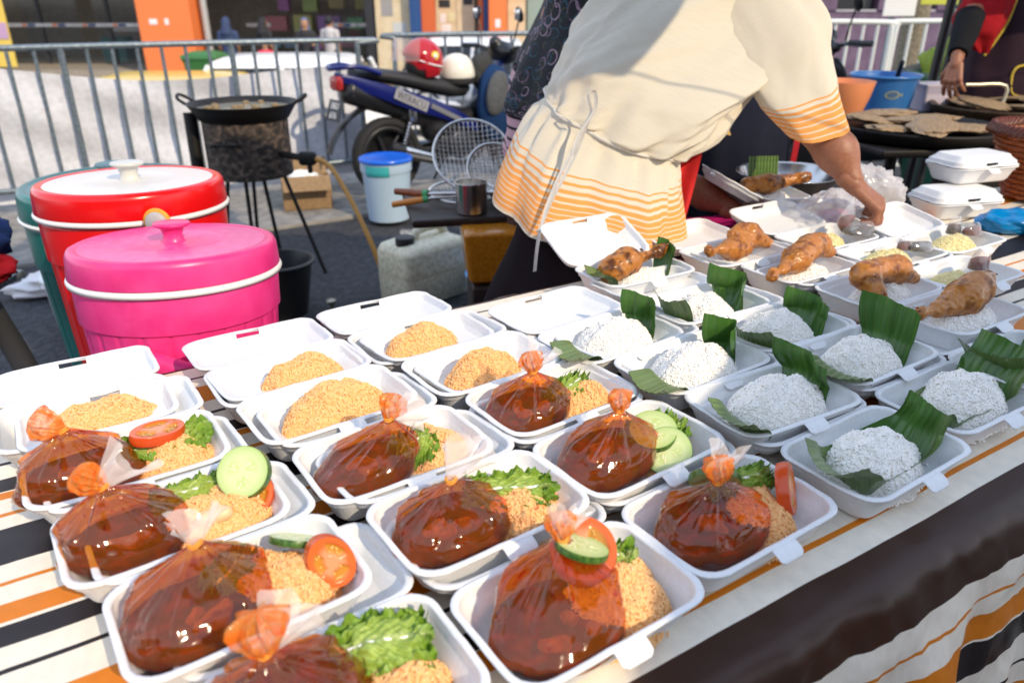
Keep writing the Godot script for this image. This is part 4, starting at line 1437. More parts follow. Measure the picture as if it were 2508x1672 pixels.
func shops() -> void:
	var orange := mat(0.85, 0.21, 0.055, 0.5)
	var cream := textured(Color(0.8, 0.72, 0.58), Color(0.88, 0.82, 0.7), 0.7, 0.5, 0.02, 31)
	var dark := mat(0.03, 0.03, 0.035, 0.4)
	var inner := textured(Color(0.55, 0.52, 0.48), Color(0.66, 0.62, 0.56), 0.8, 0.6, 0.03, 32)
	var blue := mat(0.02, 0.07, 0.22, 0.5)
	var glass := film(0.1, 0.12, 0.12, 0.12, 0.04)
	var white := mat(0.78, 0.78, 0.78, 0.5)
	var grey := mat(0.45, 0.45, 0.45, 0.5, 0.2)
	var o := thing("shop_building", "row of shops across the street with orange pillars and dark glass fronts", "building", V(0, -0.75, -22))
	bx(o, "back_wall", V(22, 5.5, 0.2), V(-5, 2.75, -5.2), inner)
	bx(o, "shop_ceiling", V(22, 0.2, 6.0), V(-5, 3.3, -2.15), inner)
	bx(o, "shop_floor", V(22, 0.3, 5.2), V(-5, 0.15, -2.5), inner)
	bx(o, "side_wall", V(0.2, 5.5, 5.4), V(-16.0, 2.75, -2.5), cream)
	bx(o, "side_wall", V(0.2, 5.5, 5.4), V(6.0, 2.75, -2.5), cream)
	bx(o, "fascia", V(22, 2.2, 0.3), V(-5, 4.5, 0.7), cream)
	bx(o, "roof", V(22.6, 0.25, 6.6), V(-5, 5.75, -2.1), grey)
	# orange pillars
	var p := bx(o, "pillar", V(1.35, 5.4, 0.8), V(-8.78, 2.7, 0.62), orange, 0.02)
	bx(p, "sticker", V(0.2, 0.13, 0.01), V(-0.28, -1.16, 0.408), white)
	bx(p, "sticker", V(0.1, 0.15, 0.01), V(0.06, -1.16, 0.408), white)
	p = bx(o, "pillar", V(0.46, 5.4, 0.7), V(-0.36, 2.7, 0.65), orange, 0.02)
	bx(p, "sticker", V(0.13, 0.2, 0.01), V(0.0, -1.2, 0.355), white)
	bx(o, "pillar", V(0.34, 5.4, 0.5), V(-2.16, 2.7, 0.4), mat(0.62, 0.12, 0.03, 0.5), 0.02)
	bx(o, "pillar", V(0.3, 5.4, 0.46), V(-2.48, 2.7, 0.4), blue, 0.02)
	bx(o, "pillar", V(0.13, 5.4, 0.5), V(-0.66, 2.7, 0.4), blue, 0.02)
	bx(o, "pillar", V(0.14, 5.4, 0.46), V(-0.8, 2.7, 0.38), mat(0.62, 0.12, 0.03, 0.5), 0.02)
	tb(o, "drainpipe", [V(-7.92, 0, 0.5), V(-7.95, 5.4, 0.5)], 0.09, grey)
	# cream walls and the notice-covered door
	bx(o, "wall_panel", V(0.92, 5.4, 0.2), V(-3.1, 2.7, 0.2), cream)
	bx(o, "wall_panel", V(0.46, 5.4, 0.2), V(0.12, 2.7, 0.35), cream)
	bx(o, "wall_panel", V(0.46, 5.4, 0.12), V(-1.22, 2.7, 0.05), cream)
	var d := bx(o, "door", V(0.6, 2.2, 0.06), V(-1.72, 1.4, 0.05), cream)
	for q in [[-0.05, 0.55, 0.3, 0.2, dark], [-0.1, 0.2, 0.16, 0.22, white], [0.12, 0.22, 0.16, 0.2, mat(0.7, 0.66, 0.4)], [-0.02, -0.05, 0.26, 0.2, white], [0.0, -0.32, 0.3, 0.16, mat(0.6, 0.62, 0.66)]]:
		bx(d, "notice", V(q[2], q[3], 0.01), V(q[0], q[1], 0.037), q[4])
	bx(o, "notice", V(0.24, 0.16, 0.01), V(-1.15, 2.0, 0.117), dark)
	bx(o, "notice", V(0.3, 0.5, 0.01), V(-3.25, 1.9, 0.307), mat(0.32, 0.3, 0.3))
	bx(o, "notice", V(0.34, 0.4, 0.01), V(-2.95, 1.3, 0.307), mat(0.55, 0.56, 0.56))
	bx(o, "glass_pane", V(1.8, 3.0, 0.02), V(1.3, 1.6, 0.1), film(0.5, 0.62, 0.58, 0.55, 0.05))
	# left glass front
	for i in 3:
		bx(o, "glass_pane", V(1.9, 2.9, 0.02), V(-14.6 + 1.98 * i, 1.75, -2.0), glass)
		bx(o, "mullion", V(0.09, 2.95, 0.1), V(-13.62 + 1.98 * i, 1.75, -2.0), dark)
	for i in 7:
		var r := bx(o, "safety_rail", V(0.86, 0.1, 0.04), V(-14.8 + 0.87 * i, 1.36, -1.88), mat(0.6, 0.6, 0.6, 0.4, 0.3))
		bx(r, "sticker", V(0.12, 0.07, 0.006), V(-0.1, 0, 0.023), orange)
		bx(r, "sticker", V(0.22, 0.07, 0.006), V(0.1, 0, 0.023), blue)
	bx(o, "poster", V(0.5, 2.4, 0.02), V(-13.45, 1.6, 0.3), mat(0.75, 0.55, 0.1))
	bx(o, "poster", V(0.44, 0.4, 0.02), V(-13.45, 1.3, 0.325), mat(0.5, 0.32, 0.5))
	bx(o, "counter", V(0.7, 0.7, 0.6), V(-11.9, 0.65, -2.8), mat(0.015, 0.14, 0.14))
	bx(o, "counter", V(1.5, 0.12, 0.6), V(-11.2, 1.22, -2.8), white)
	bx(o, "shelf", V(0.5, 2.4, 0.5), V(-10.3, 1.5, -2.7), mat(0.5, 0.4, 0.06))
	bx(o, "shelf", V(0.6, 2.4, 0.5), V(-9.95, 1.5, -3.2), mat(0.3, 0.06, 0.05))
	# entrance and right glass front
	for i in 3:
		bx(o, "step", V(3.4, 0.16, 0.4), V(-6.0, 0.08 + 0.16 * i, 1.3 - 0.4 * i), textured(Color(0.5, 0.45, 0.38), Color(0.66, 0.6, 0.5), 0.8, 1.0, 0.03, 33))
	for i in 2:
		bx(o, "glass_pane", V(0.75, 2.9, 0.02), V(-4.85 + 0.8 * i, 1.75, -2.0), glass)
		var r := bx(o, "safety_rail", V(0.75, 0.1, 0.04), V(-4.85 + 0.78 * i, 1.36, -1.88), mat(0.6, 0.6, 0.6, 0.4, 0.3))
		bx(r, "sticker", V(0.11, 0.07, 0.006), V(-0.08, 0, 0.023), orange)
		bx(r, "sticker", V(0.2, 0.07, 0.006), V(0.1, 0, 0.023), blue)
	bx(o, "mullion", V(0.22, 5.2, 0.2), V(-3.72, 2.6, 0.2), dark)
	bx(o, "safety_rail", V(0.7, 0.1, 0.04), V(-7.3, 1.36, -1.88), mat(0.6, 0.6, 0.6, 0.4, 0.3))
	rng.seed = 5
	for i in 14:
		var c := Color.from_hsv(rng.randf(), 0.6, 0.45)
		bx(o, "goods", V(rng.randf_range(0.3, 0.7), rng.randf_range(0.2, 0.5), 0.3), V(-7.5 + 0.27 * i, 0.8 + 0.55 * (i % 3), -3.6), mat(c.r, c.g, c.b))


func purple_house() -> void:
	var w := textured(Color(0.36, 0.28, 0.38), Color(0.46, 0.38, 0.47), 0.7, 0.4, 0.02, 34)
	var dk := mat(0.02, 0.02, 0.025, 0.2)
	var o := thing("purple_house", "purple building with dark window openings at the upper right", "building", V(11.5, -0.75, -24))
	# wall built round its openings
	bx(o, "sill_wall", V(9, 1.75, 0.3), V(0, 0.875, 0), w)
	bx(o, "upper_wall", V(9, 3.0, 0.3), V(0, 4.1, 0), w)
	bx(o, "back_wall", V(9, 5.6, 0.2), V(0, 2.8, -3), w)
	for i in 6:
		bx(o, "pier", V(0.5, 0.85, 0.36), V(-4.2 + 1.68 * i, 2.175, 0.04), w)
	for i in 5:
		var f := bx(o, "window", V(1.14, 0.82, 0.05), V(-3.36 + 1.68 * i, 2.17, -0.08), dk)
		bx(f, "sill", V(1.16, 0.05, 0.14), V(0, -0.43, 0.2), mat(0.5, 0.48, 0.52))
	bx(o, "ledge", V(9.2, 0.08, 0.5), V(0, 2.66, 0.2), mat(0.55, 0.53, 0.58))


# ---------------------------------------------------------------- people
func hand(mb: MB, wrist: Vector3, along: Vector3, back: Vector3, right: bool, curl: float, sc := 1.0, spread := 0.16, cf = null) -> void:
	var f := along.normalized()
	var n := (back - f * back.dot(f)).normalized()
	var s := f.cross(n) * (1.0 if right else -1.0)
	var bones := []
	bones.append([wrist - f * 0.03 * sc, wrist + f * 0.012 * sc, 0.024 * sc, 0.023 * sc])
	var lens := [0.074, 0.082, 0.076, 0.06]
	for i in 4:
		var o := (i - 1.5)
		var k: Vector3 = wrist + f * (0.086 - absf(o - 0.2) * 0.006) * sc + s * o * 0.0195 * sc
		bones.append([wrist + f * 0.012 * sc + s * o * 0.012 * sc, k, 0.015 * sc, 0.0118 * sc])
		var d := (f + s * o * spread).normalized()
		var p := k
		for j in 3:
			d = (d.rotated(s, -curl * [0.9, 1.1, 0.7][j] * (1.0 if right else -1.0))).normalized()
			var q: Vector3 = p + d * lens[i] * [0.45, 0.31, 0.24][j] * sc
			bones.append([p, q, [0.0098, 0.009, 0.0082][j] * sc, [0.009, 0.0082, 0.007][j] * sc])
			p = q
	var tb0 := wrist + f * 0.022 * sc - s * 0.026 * sc - n * 0.006 * sc
	var t1 := tb0 + (f * 0.6 - s * 0.65 - n * 0.35).normalized() * 0.04 * sc
	var t2 := t1 + (f * 0.9 - s * 0.15 - n * 0.5 * (0.5 + curl)).normalized() * 0.034 * sc
	bones.append([tb0, t1, 0.0145 * sc, 0.0115 * sc])
	bones.append([t1, t2, 0.0105 * sc, 0.0085 * sc])
	nets(mb, bones, 0.0042 * sc, 0.006 * sc, 0.0, 30, cf)


func small_person(label: String, at: Vector3, h: float, ry: float, top: Material, low: Material, head: Material, hair_long: bool, stride := 0.1, arm := 0.0) -> void:
	var o := thing("person", label, "person", at, ry, "people by the shops")
	var k := h / 1.6
	var bones := [[V(0, 0.82, 0) * k, V(0, 1.28, 0) * k, 0.13 * k, 0.13 * k], [V(-0.14, 1.28, 0) * k, V(0.14, 1.28, 0) * k, 0.06 * k, 0.06 * k], [V(0, 1.3, 0) * k, V(0, 1.42, 0.01) * k, 0.05 * k, 0.05 * k], [V(0, 1.47, 0.02) * k, V(0, 1.53, 0.01) * k, 0.085 * k, 0.09 * k], [V(0, 1.47, 0.1) * k, V(0, 1.49, 0.09) * k, 0.018 * k, 0.014 * k]]
	for s in [-1, 1]:
		bones.append([V(0.09 * s, 0.82, 0) * k, V(0.095 * s, 0.46, stride * s * 0.5) * k, 0.085 * k, 0.06 * k])
		bones.append([V(0.095 * s, 0.46, stride * s * 0.5) * k, V(0.095 * s, 0.07, stride * s) * k, 0.058 * k, 0.04 * k])
		bones.append([V(0.095 * s, 0.04, stride * s - 0.03) * k, V(0.1 * s, 0.035, stride * s + 0.13) * k, 0.04 * k, 0.032 * k])
		var el := V(0.22 * s, 1.02, -0.03 + arm * 0.12) * k
		bones.append([V(0.18 * s, 1.28, 0) * k, el, 0.052 * k, 0.042 * k])
		bones.append([el, V(0.2 * s, 0.82 + arm * 0.3, 0.08 + arm * 0.22) * k, 0.04 * k, 0.03 * k])
		bones.append([V(0.2 * s, 0.82 + arm * 0.3, 0.08 + arm * 0.22) * k, V(0.19 * s, 0.74 + arm * 0.36, 0.11 + arm * 0.26) * k, 0.034 * k, 0.022 * k])
	var mb := MB.new()
	nets(mb, bones, 0.028, 0.03)
	part(o, "body", mb.mesh(), M.skin_far)
	mb = MB.new()
	var tp := [[V(0, 0.8, 0) * k, V(0, 1.27, 0) * k, 0.155 * k, 0.14 * k], [V(-0.14, 1.28, 0) * k, V(0.14, 1.28, 0) * k, 0.072 * k, 0.072 * k]]
	for s in [-1, 1]:
		tp.append([V(0.18 * s, 1.28, 0) * k, V(0.21 * s, 1.06, -0.02 + arm * 0.1) * k, 0.066 * k, 0.06 * k])
	nets(mb, tp, 0.03, 0.03)
	part(o, "shirt", mb.mesh(), top)
	mb = MB.new()
	tp = [[V(0, 0.84, 0) * k, V(0, 0.8, 0) * k, 0.14 * k, 0.14 * k]]
	for s in [-1, 1]:
		tp.append([V(0.085 * s, 0.82, 0) * k, V(0.1 * s, 0.16, stride * s * 0.8) * k, 0.105 * k, 0.07 * k])
	nets(mb, tp, 0.03, 0.03)
	part(o, "trousers", mb.mesh(), low)
	mb = MB.new()
	tp = [[V(0, 1.53, -0.02) * k, V(0, 1.56, -0.01) * k, 0.098 * k, 0.092 * k]]
	if hair_long:
		tp.append([V(0, 1.48, -0.04) * k, V(0, 1.3, -0.05) * k, 0.1 * k, 0.13 * k])
	nets(mb, tp, 0.026, 0.03)
	part(o, "headscarf" if hair_long else "hair", mb.mesh(), head)


func paisley_tex() -> ImageTexture:
	var im := Image.create(512, 512, false, Image.FORMAT_RGBA8)
	im.fill(Color(0.075, 0.07, 0.085))
	rng.seed = 33
	for i in 150:
		var c := Vector2(rng.randf() * 512, rng.randf() * 512)
		var col: Color = [Color(0.1, 0.28, 0.34), Color(0.68, 0.56, 0.62), Color(0.28, 0.27, 0.16), Color(0.5, 0.38, 0.45), Color(0.14, 0.3, 0.36)][rng.randi() % 5]
		var r := rng.randf_range(14, 38)
		var a0 := rng.randf() * TAU
		var dirn := 1.0 if rng.randf() < 0.5 else -1.0
		for k in 150:
			var g := k / 150.0
			var a := a0 + dirn * g * 7.5
			var q := c + Vector2(cos(a), sin(a)) * r * (1.0 - g * 0.8) + Vector2(cos(a0), sin(a0)) * r * 0.9 * g
			var th := int(1 + 3.2 * sin(g * PI))
			im.fill_rect(Rect2i(posmod(int(q.x), 508), posmod(int(q.y), 508), th, th), col)
	return ImageTexture.create_from_image(im)


func band_tex(cream: Color, org: Color, dense_from: float, lines: int, solid_end: bool) -> ImageTexture:
	# v = 0 plain end, v = 1 hem: lines grow wider towards the hem
	var im := Image.create(64, 1024, false, Image.FORMAT_RGBA8)
	for y in 1024:
		var v := y / 1024.0
		var c := cream
		if v > dense_from:
			var q := (v - dense_from) / (1.0 - dense_from) * lines
			var f := q - floorf(q)
			var width := clampf(0.24 + 1.5 * (q / lines), 0, 0.8)
			if f < width:
				c = org
			if v > 0.985:
				c = org if solid_end else cream
		for x in 64:
			var g := 1.0 + 0.03 * nz.get_noise_2d(x * 60, y * 20)
			im.set_pixel(x, y, Color(c.r * g, c.g * g, c.b * g))
	return ImageTexture.create_from_image(im)


func cloth_mat(r: float, g: float, b: float, sd: int) -> StandardMaterial3D:
	var m := mat(r, g, b, 0.85)
	m.albedo_texture = noise_tex(128, 0.03, sd, Color(0.86, 0.86, 0.86), Color.WHITE, 4)
	tri_map(m, 5.0)
	if r + g + b > 0.6:
		m.rim_enabled = true
		m.rim = 0.15
	else:
		m.metallic_specular = 0.25
	return m


func build_people() -> void:
	M.skin = textured(Color(0.55, 0.345, 0.245), Color(0.65, 0.43, 0.315), 0.5, 9.0, 0.03, 41)
	M.skin_far = mat(0.36, 0.19, 0.11, 0.6)
	var cream := Color(0.83, 0.795, 0.72)
	var org := Color(0.90, 0.60, 0.30)
	# ---- the woman in the cream tunic
	var o := thing("person", "woman in a cream tunic with orange striped hem, bending over the table, back turned", "person")
	var mb := MB.new()
	var bones := [[V(0.2, 0.9, -2.13), V(0.3, 1.15, -2.25), 0.13, 0.11], [V(0.3, 1.15, -2.25), V(0.52, 1.34, -2.43), 0.1, 0.08], [V(0.52, 1.34, -2.43), V(0.6, 1.46, -2.52), 0.08, 0.05], [V(0.6, 1.46, -2.52), V(0.72, 1.58, -2.6), 0.045, 0.045], [V(0.74, 1.6, -2.6), V(0.79, 1.62, -2.63), 0.09, 0.085],
		[V(0.58, 1.38, -2.44), V(0.74, 1.34, -2.33), 0.05, 0.045], [V(0.74, 1.34, -2.33), V(0.836, 1.118, -2.165), 0.045, 0.048], [V(0.836, 1.118, -2.165), V(0.888, 1.055, -2.128), 0.05, 0.054], [V(0.888, 1.055, -2.128), V(0.926, 0.985, -2.08), 0.05, 0.03],
		[V(0.42, 1.25, -2.42), V(0.47, 0.95, -2.42), 0.05, 0.045], [V(0.47, 0.95, -2.42), V(0.60, 0.878, -2.36), 0.045, 0.042], [V(0.60, 0.878, -2.36), V(0.685, 0.845, -2.315), 0.042, 0.028],
		[V(0.13, 0.9, -2.1), V(0.1, 0.45, -2.08), 0.11, 0.07], [V(0.1, 0.45, -2.08), V(0.1, 0.06, -2.1), 0.065, 0.045], [V(0.29, 0.9, -2.12), V(0.32, 0.45, -2.1), 0.11, 0.07], [V(0.32, 0.45, -2.1), V(0.32, 0.06, -2.12), 0.065, 0.045], [V(0.1, 0.04, -2.1), V(0.18, 0.035, -2.2), 0.045, 0.035], [V(0.32, 0.04, -2.12), V(0.4, 0.035, -2.22), 0.045, 0.035]]
	nets(mb, bones, 0.013, 0.03)
	hand(mb, V(0.93, 0.975, -2.072), V(0.72, -0.55, 0.35), V(0.5, 0.75, 0.4), true, 1.0, 1.08)
	hand(mb, V(0.69, 0.838, -2.313), V(0.93, -0.12, 0.05), V(0.05, -1.0, 0.15), false, 0.16, 1.0, 0.1)
	part(o, "body", mb.mesh(), M.skin)
	var tunic := [[V(-0.037, 0.930, -2.070), V(0.457, 0.840, -2.029), 0.16], [V(-0.024, 0.975, -2.090), V(0.457, 0.883, -2.049), 0.17], [V(-0.010, 1.021, -2.123), V(0.457, 0.927, -2.080), 0.175], [V(0.014, 1.081, -2.161), V(0.455, 0.981, -2.115), 0.165], [V(0.055, 1.141, -2.199), V(0.456, 1.021, -2.144), 0.145], [V(0.091, 1.180, -2.217), V(0.457, 1.045, -2.155), 0.13], [V(0.108, 1.204, -2.227), V(0.497, 1.056, -2.160), 0.145], [V(0.131, 1.262, -2.265), V(0.572, 1.103, -2.193), 0.17], [V(0.156, 1.317, -2.300), V(0.623, 1.162, -2.230), 0.18], [V(0.201, 1.371, -2.347), V(0.696, 1.215, -2.276), 0.18], [V(0.258, 1.427, -2.394), V(0.770, 1.269, -2.323), 0.17], [V(0.330, 1.495, -2.458), V(0.831, 1.347, -2.391), 0.15], [V(0.436, 1.553, -2.517), V(0.842, 1.446, -2.460), 0.13], [V(0.52, 1.60, -2.562), V(0.80, 1.53, -2.524), 0.10], [V(0.58, 1.63, -2.60), V(0.76, 1.58, -2.56), 0.07]]
	var fold := func(a: float, g: float) -> float:
		var wst := 0.358
		var d := g - wst
		var f := 0.0
		if d < 0:
			var w := exp(d * 9.0)
			f += w * 0.014 * (sin(a * 17 + 2.0 + 2 * nz.get_noise_2d(a * 60, 3)) + 0.6 * sin(a * 29 + 1.0)) * smoothstep(-0.01, -0.06, d) + (1 - w) * 0.02 * sin(a * 6 + 1.5) * smoothstep(0.0, -0.3, d)
		else:
			var w := exp(-d * 8.0)
			f += w * 0.017 * (sin(a * 13 + 1.0 - d * 14) + 0.5 * sin(a * 23)) * smoothstep(0.01, 0.06, d) + 0.02 * sin(a * 5 + g * 11 + 2.2) * smoothstep(0.0, 0.3, d) + 0.022 * nz.get_noise_2d(a * 150 + g * 420, g * 330)
		return f + 0.004 * nz.get_noise_2d(a * 320, g * 700)
	mb = MB.new()
	var rings := body_rings(tunic, 120, 8, fold)
	rings.reverse()
	mb.loft(rings, true, true, false)
	var tm := cloth_mat(1, 1, 1, 51)
	tm.uv1_triplanar = false
	tm.albedo_texture = band_tex(cream, org, 0.775, 12, false)
	tm.uv1_scale = Vector3.ONE
	part(o, "tunic", mb.mesh(false), tm)
	var sleeve := [[V(0.56, 1.44, -2.39), V(0.76, 1.55, -2.45), 0.07], [V(0.620, 1.306, -2.285), V(0.865, 1.415, -2.330), 0.1], [V(0.644, 1.232, -2.229), V(0.877, 1.319, -2.268), 0.085], [V(0.671, 1.184, -2.196), V(0.887, 1.254, -2.228), 0.08], [V(0.709, 1.142, -2.166), V(0.897, 1.190, -2.188), 0.075], [V(0.753, 1.097, -2.135), V(0.910, 1.124, -2.147), 0.07]]
	mb = MB.new()
	mb.loft(body_rings(sleeve, 72, 8, func(a: float, g: float) -> float: return 0.007 * sin(a * 5 + g * 5) * (1 - g * 0.6) + 0.006 * nz.get_noise_2d(a * 140, g * 260)), true, false, false)
	var sl := tm.duplicate()
	sl.albedo_texture = band_tex(cream, org, 0.66, 7, true)
	part(o, "sleeve", mb.mesh(false), sl)
	# tied strings and bow
	var tape := cloth_mat(0.78, 0.74, 0.66, 52)
	var wp := []
	for i in 41:
		var a := TAU * i / 40
		var r0: PackedVector3Array = rings[rings.size() - 1 - 42]
		var c := Vector3.ZERO
		for q in r0:
			c += q / r0.size()
		var q := r0[int(i * 3) % 120]
		wp.append(q + (q - c).normalized() * 0.002)
	tb(o, "waist_string", wp, 0.0048, tape, 8)
	var ribbon := func(pts: Array, w: float) -> void:
		var sp := smooth(pts, 8)
		var m2 := MB.new()
		m2.sheet(sp.size() - 1, 2, func(u: float, g: float) -> Vector3:
			var i := roundi(u * (sp.size() - 1))
			return sp[i] + Vector3(0.7, 0.25, 0.25) * (g - 0.5) * 2 * w * (1.0 - 0.3 * u) + Vector3(0, 0, 0.004 * absf(g - 0.5)))
		part(o, "string_end", m2.mesh(false), tape)
	ribbon.call([V(0.205, 1.178, -2.035), V(0.165, 1.10, -1.995), V(0.118, 1.02, -1.955), V(0.085, 0.95, -1.905), V(0.066, 0.88, -1.872), V(0.058, 0.80, -1.868)], 0.0085)
	ribbon.call([V(0.205, 1.178, -2.035), V(0.158, 1.07, -1.975), V(0.105, 0.98, -1.925), V(0.075, 0.92, -1.885), V(0.064, 0.90, -1.88)], 0.008)
	ribbon.call([V(0.2, 1.178, -2.03), V(0.19, 1.215, -2.03), V(0.208, 1.222, -2.03), V(0.21, 1.18, -2.025), V(0.17, 1.12, -2.0), V(0.155, 1.075, -1.98), V(0.165, 1.09, -1.99)], 0.008)
	# skirt, red apron front and head cover
	var skirt := []
	for i in 20:
		var g := i / 19.0
		var ring := PackedVector3Array()
		var c := V(0.215, 0.93 - 0.89 * g, -2.075 + 0.02 * g)
		for j in 80:
			var a := TAU * j / 80
			var r := 1.0 + 0.035 * g * sin(a * 9 + 1) + 0.025 * g * sin(a * 15)
			ring.append(c + Vector3(cos(a) * lerpf(0.19, 0.31, smoothstep(0.0, 0.4, g)) * r, 0, sin(a) * lerpf(0.09, 0.24, smoothstep(0.0, 0.45, g)) * r))
		skirt.append(ring)
	mb = MB.new()
	mb.loft(skirt, true, true, false)
	part(o, "skirt", mb.mesh(false), cloth_mat(0.018, 0.012, 0.014, 53))
	mb = MB.new()
	mb.sheet(10, 14, func(u: float, g: float) -> Vector3: return V(0.44 + 0.10 * u * (1 - 0.55 * g), 1.06 - 0.26 * g + 0.01 * u, -2.2 + 0.07 * g + 0.014 * sin(u * 7 + g * 3)))
	part(o, "red_apron", mb.mesh(false), cloth_mat(0.7, 0.02, 0.02, 54))
	mb = MB.new()
	nets(mb, [[V(0.73, 1.6, -2.6), V(0.77, 1.62, -2.61), 0.115, 0.11], [V(0.68, 1.56, -2.57), V(0.6, 1.5, -2.5), 0.1, 0.13]], 0.016, 0.04, 0.006, 8)
	part(o, "headscarf", mb.mesh(), cloth_mat(0.55, 0.45, 0.32, 55))
	# ---- the woman behind, paisley scarf and striped sleeve
	o = thing("person", "woman behind the cream tunic in a dark paisley scarf and pink-black striped sleeve", "person")
	mb = MB.new()
	bones = [[V(0.16, 0.9, -2.93), V(0.22, 1.35, -2.98), 0.12, 0.12], [V(0.22, 1.35, -2.98), V(0.26, 1.5, -3.02), 0.1, 0.05], [V(0.28, 1.6, -3.03), V(0.28, 1.66, -3.03), 0.09, 0.085], [V(0.14, 1.32, -2.95), V(0.08, 1.09, -2.79), 0.04, 0.035], [V(0.08, 1.09, -2.79), V(0.015, 0.955, -2.6), 0.035, 0.03], [V(0.1, 0.9, -2.93), V(0.1, 0.06, -2.95), 0.11, 0.05], [V(0.24, 0.9, -2.93), V(0.24, 0.06, -2.95), 0.11, 0.05]]
	nets(mb, bones, 0.016, 0.03)
	hand(mb, V(0.01, 0.945, -2.588), V(-0.1, -0.9, 0.35), V(-0.9, 0.1, 0.3), false, 0.5)
	part(o, "body", mb.mesh(), M.skin)
	mb = MB.new()
	mb.loft(body_rings([[V(0.153, 1.70, -3.064), V(0.42, 1.70, -3.064), 0.11], [V(0.115, 1.449, -3.019), V(0.425, 1.449, -3.019), 0.16], [V(0.076, 1.336, -2.957), V(0.392, 1.336, -2.957), 0.17], [V(0.02, 1.225, -2.87), V(0.345, 1.211, -2.87), 0.18], [V(-0.012, 1.135, -2.80), V(0.282, 1.114, -2.80), 0.165], [V(-0.02, 1.098, -2.78), V(0.251, 1.076, -2.78), 0.155]], 60, 6, func(a: float, g: float) -> float: return 0.014 * g * sin(a * 7 + 1) + 0.008 * sin(a * 3 + g * 6)), true, true, false)
	var pm := mat(1, 1, 1, 0.8)
	pm.albedo_texture = paisley_tex()
	pm.uv1_scale = Vector3(2.4, 1.4, 1)
	part(o, "paisley_scarf", mb.mesh(false), pm)
	mb = MB.new()
	mb.loft(body_rings([[V(0.006, 1.213, -2.857), V(0.189, 1.200, -2.851), 0.08], [V(-0.012, 1.114, -2.769), V(0.163, 1.097, -2.761), 0.075], [V(-0.018, 1.039, -2.690), V(0.127, 1.019, -2.681), 0.065], [V(-0.029, 0.979, -2.619), V(0.071, 0.959, -2.610), 0.05], [V(-0.023, 0.958, -2.599), V(0.056, 0.945, -2.593), 0.045]], 40, 6, func(a: float, g: float) -> float: return 0.006 * sin(a * 4 + g * 8)), true, false, false)
	var im := Image.create(8, 256, false, Image.FORMAT_RGBA8)
	for y in 256:
		var q := fposmod(y / 256.0 * 9.0, 1.0)
		for x in 8:
			im.set_pixel(x, y, Color(0.07, 0.05, 0.06) if q < 0.24 else Color(0.74, 0.58, 0.60))
	pm = mat(1, 1, 1, 0.85)
	pm.albedo_texture = ImageTexture.create_from_image(im)
	part(o, "striped_sleeve", mb.mesh(false), pm)
	skirt = []
	for i in 12:
		var ring := PackedVector3Array()
		for j in 60:
			var a := TAU * j / 60
			var r := lerpf(0.15, 0.22, i / 11.0) * (1 + 0.04 * sin(a * 8))
			ring.append(V(0.16, 1.1 - 1.06 * i / 11.0, -2.93) + Vector3(cos(a) * r * 1.1, 0, sin(a) * r))
		skirt.append(ring)
	mb = MB.new()
	mb.loft(skirt, true, true, false)
	part(o, "skirt", mb.mesh(false), textured(Color(0.16, 0.1, 0.08), Color(0.42, 0.32, 0.26), 0.85, 7.0, 0.05, 56))
	# ---- helper in navy, mostly hidden
	o = thing("person", "helper in a dark navy dress seen between the tunic and the reaching arm", "person")
	mb = MB.new()
	bones = [[V(0.9, 0.9, -3.12), V(0.93, 1.35, -3.25), 0.1, 0.09], [V(0.93, 1.35, -3.25), V(0.94, 1.55, -3.3), 0.07, 0.05], [V(0.94, 1.65, -3.3), V(0.94, 1.7, -3.3), 0.09, 0.085], [V(0.84, 0.9, -3.1), V(0.82, 0.05, -3.1), 0.09, 0.05], [V(0.96, 0.9, -3.1), V(0.98, 0.05, -3.1), 0.09, 0.05], [V(0.82, 1.36, -3.27), V(0.80, 1.0, -3.22), 0.045, 0.04], [V(1.04, 1.36, -3.27), V(1.03, 1.0, -3.22), 0.045, 0.04]]
	nets(mb, bones, 0.022, 0.03)
	part(o, "body", mb.mesh(), M.skin)
	mb = MB.new()
	mb.loft(body_rings([[V(0.76, 1.48, -3.3), V(1.1, 1.48, -3.3), 0.1], [V(0.715, 1.261, -3.263), V(1.133, 1.230, -3.249), 0.14], [V(0.7, 1.087, -3.16), V(1.114, 1.072, -3.15), 0.17], [V(0.69, 0.929, -3.1), V(1.085, 0.913, -3.1), 0.19], [V(0.68, 0.6, -3.1), V(1.1, 0.6, -3.1), 0.21], [V(0.66, 0.12, -3.1), V(1.12, 0.12, -3.1), 0.24]], 60, 6, func(a: float, g: float) -> float: return 0.012 * sin(a * 9 + 1) * g + 0.006 * sin(a * 5)), true, true, false)
	part(o, "navy_dress", mb.mesh(false), cloth_mat(0.014, 0.016, 0.03, 57))
	mb = MB.new()
	mb.sheet(4, 12, func(u: float, g: float) -> Vector3: return V(1.075 + 0.03 * u, 1.06 - 0.3 * g, -2.985 - 0.02 * u + 0.01 * sin(g * 5)))
	part(o, "red_apron_edge", mb.mesh(false), cloth_mat(0.45, 0.02, 0.03, 58))
	mb = MB.new()
	mb.sheet(8, 8, func(u: float, g: float) -> Vector3: return V(0.70 + 0.07 * u + 0.05 * (1 - g), 0.985 + 0.14 * g - 0.02 * u, -2.92 + 0.02 * sin(u * 4 + g * 3)))
	part(o, "tan_pocket_cloth", mb.mesh(false), cloth_mat(0.55, 0.33, 0.1, 59))
	mb = MB.new()
	nets(mb, [[V(0.94, 1.68, -3.31), V(0.94, 1.71, -3.31), 0.115, 0.11], [V(0.94, 1.58, -3.3), V(0.94, 1.48, -3.28), 0.11, 0.15]], 0.022, 0.04)
	part(o, "headscarf", mb.mesh(), cloth_mat(0.03, 0.03, 0.05, 60))
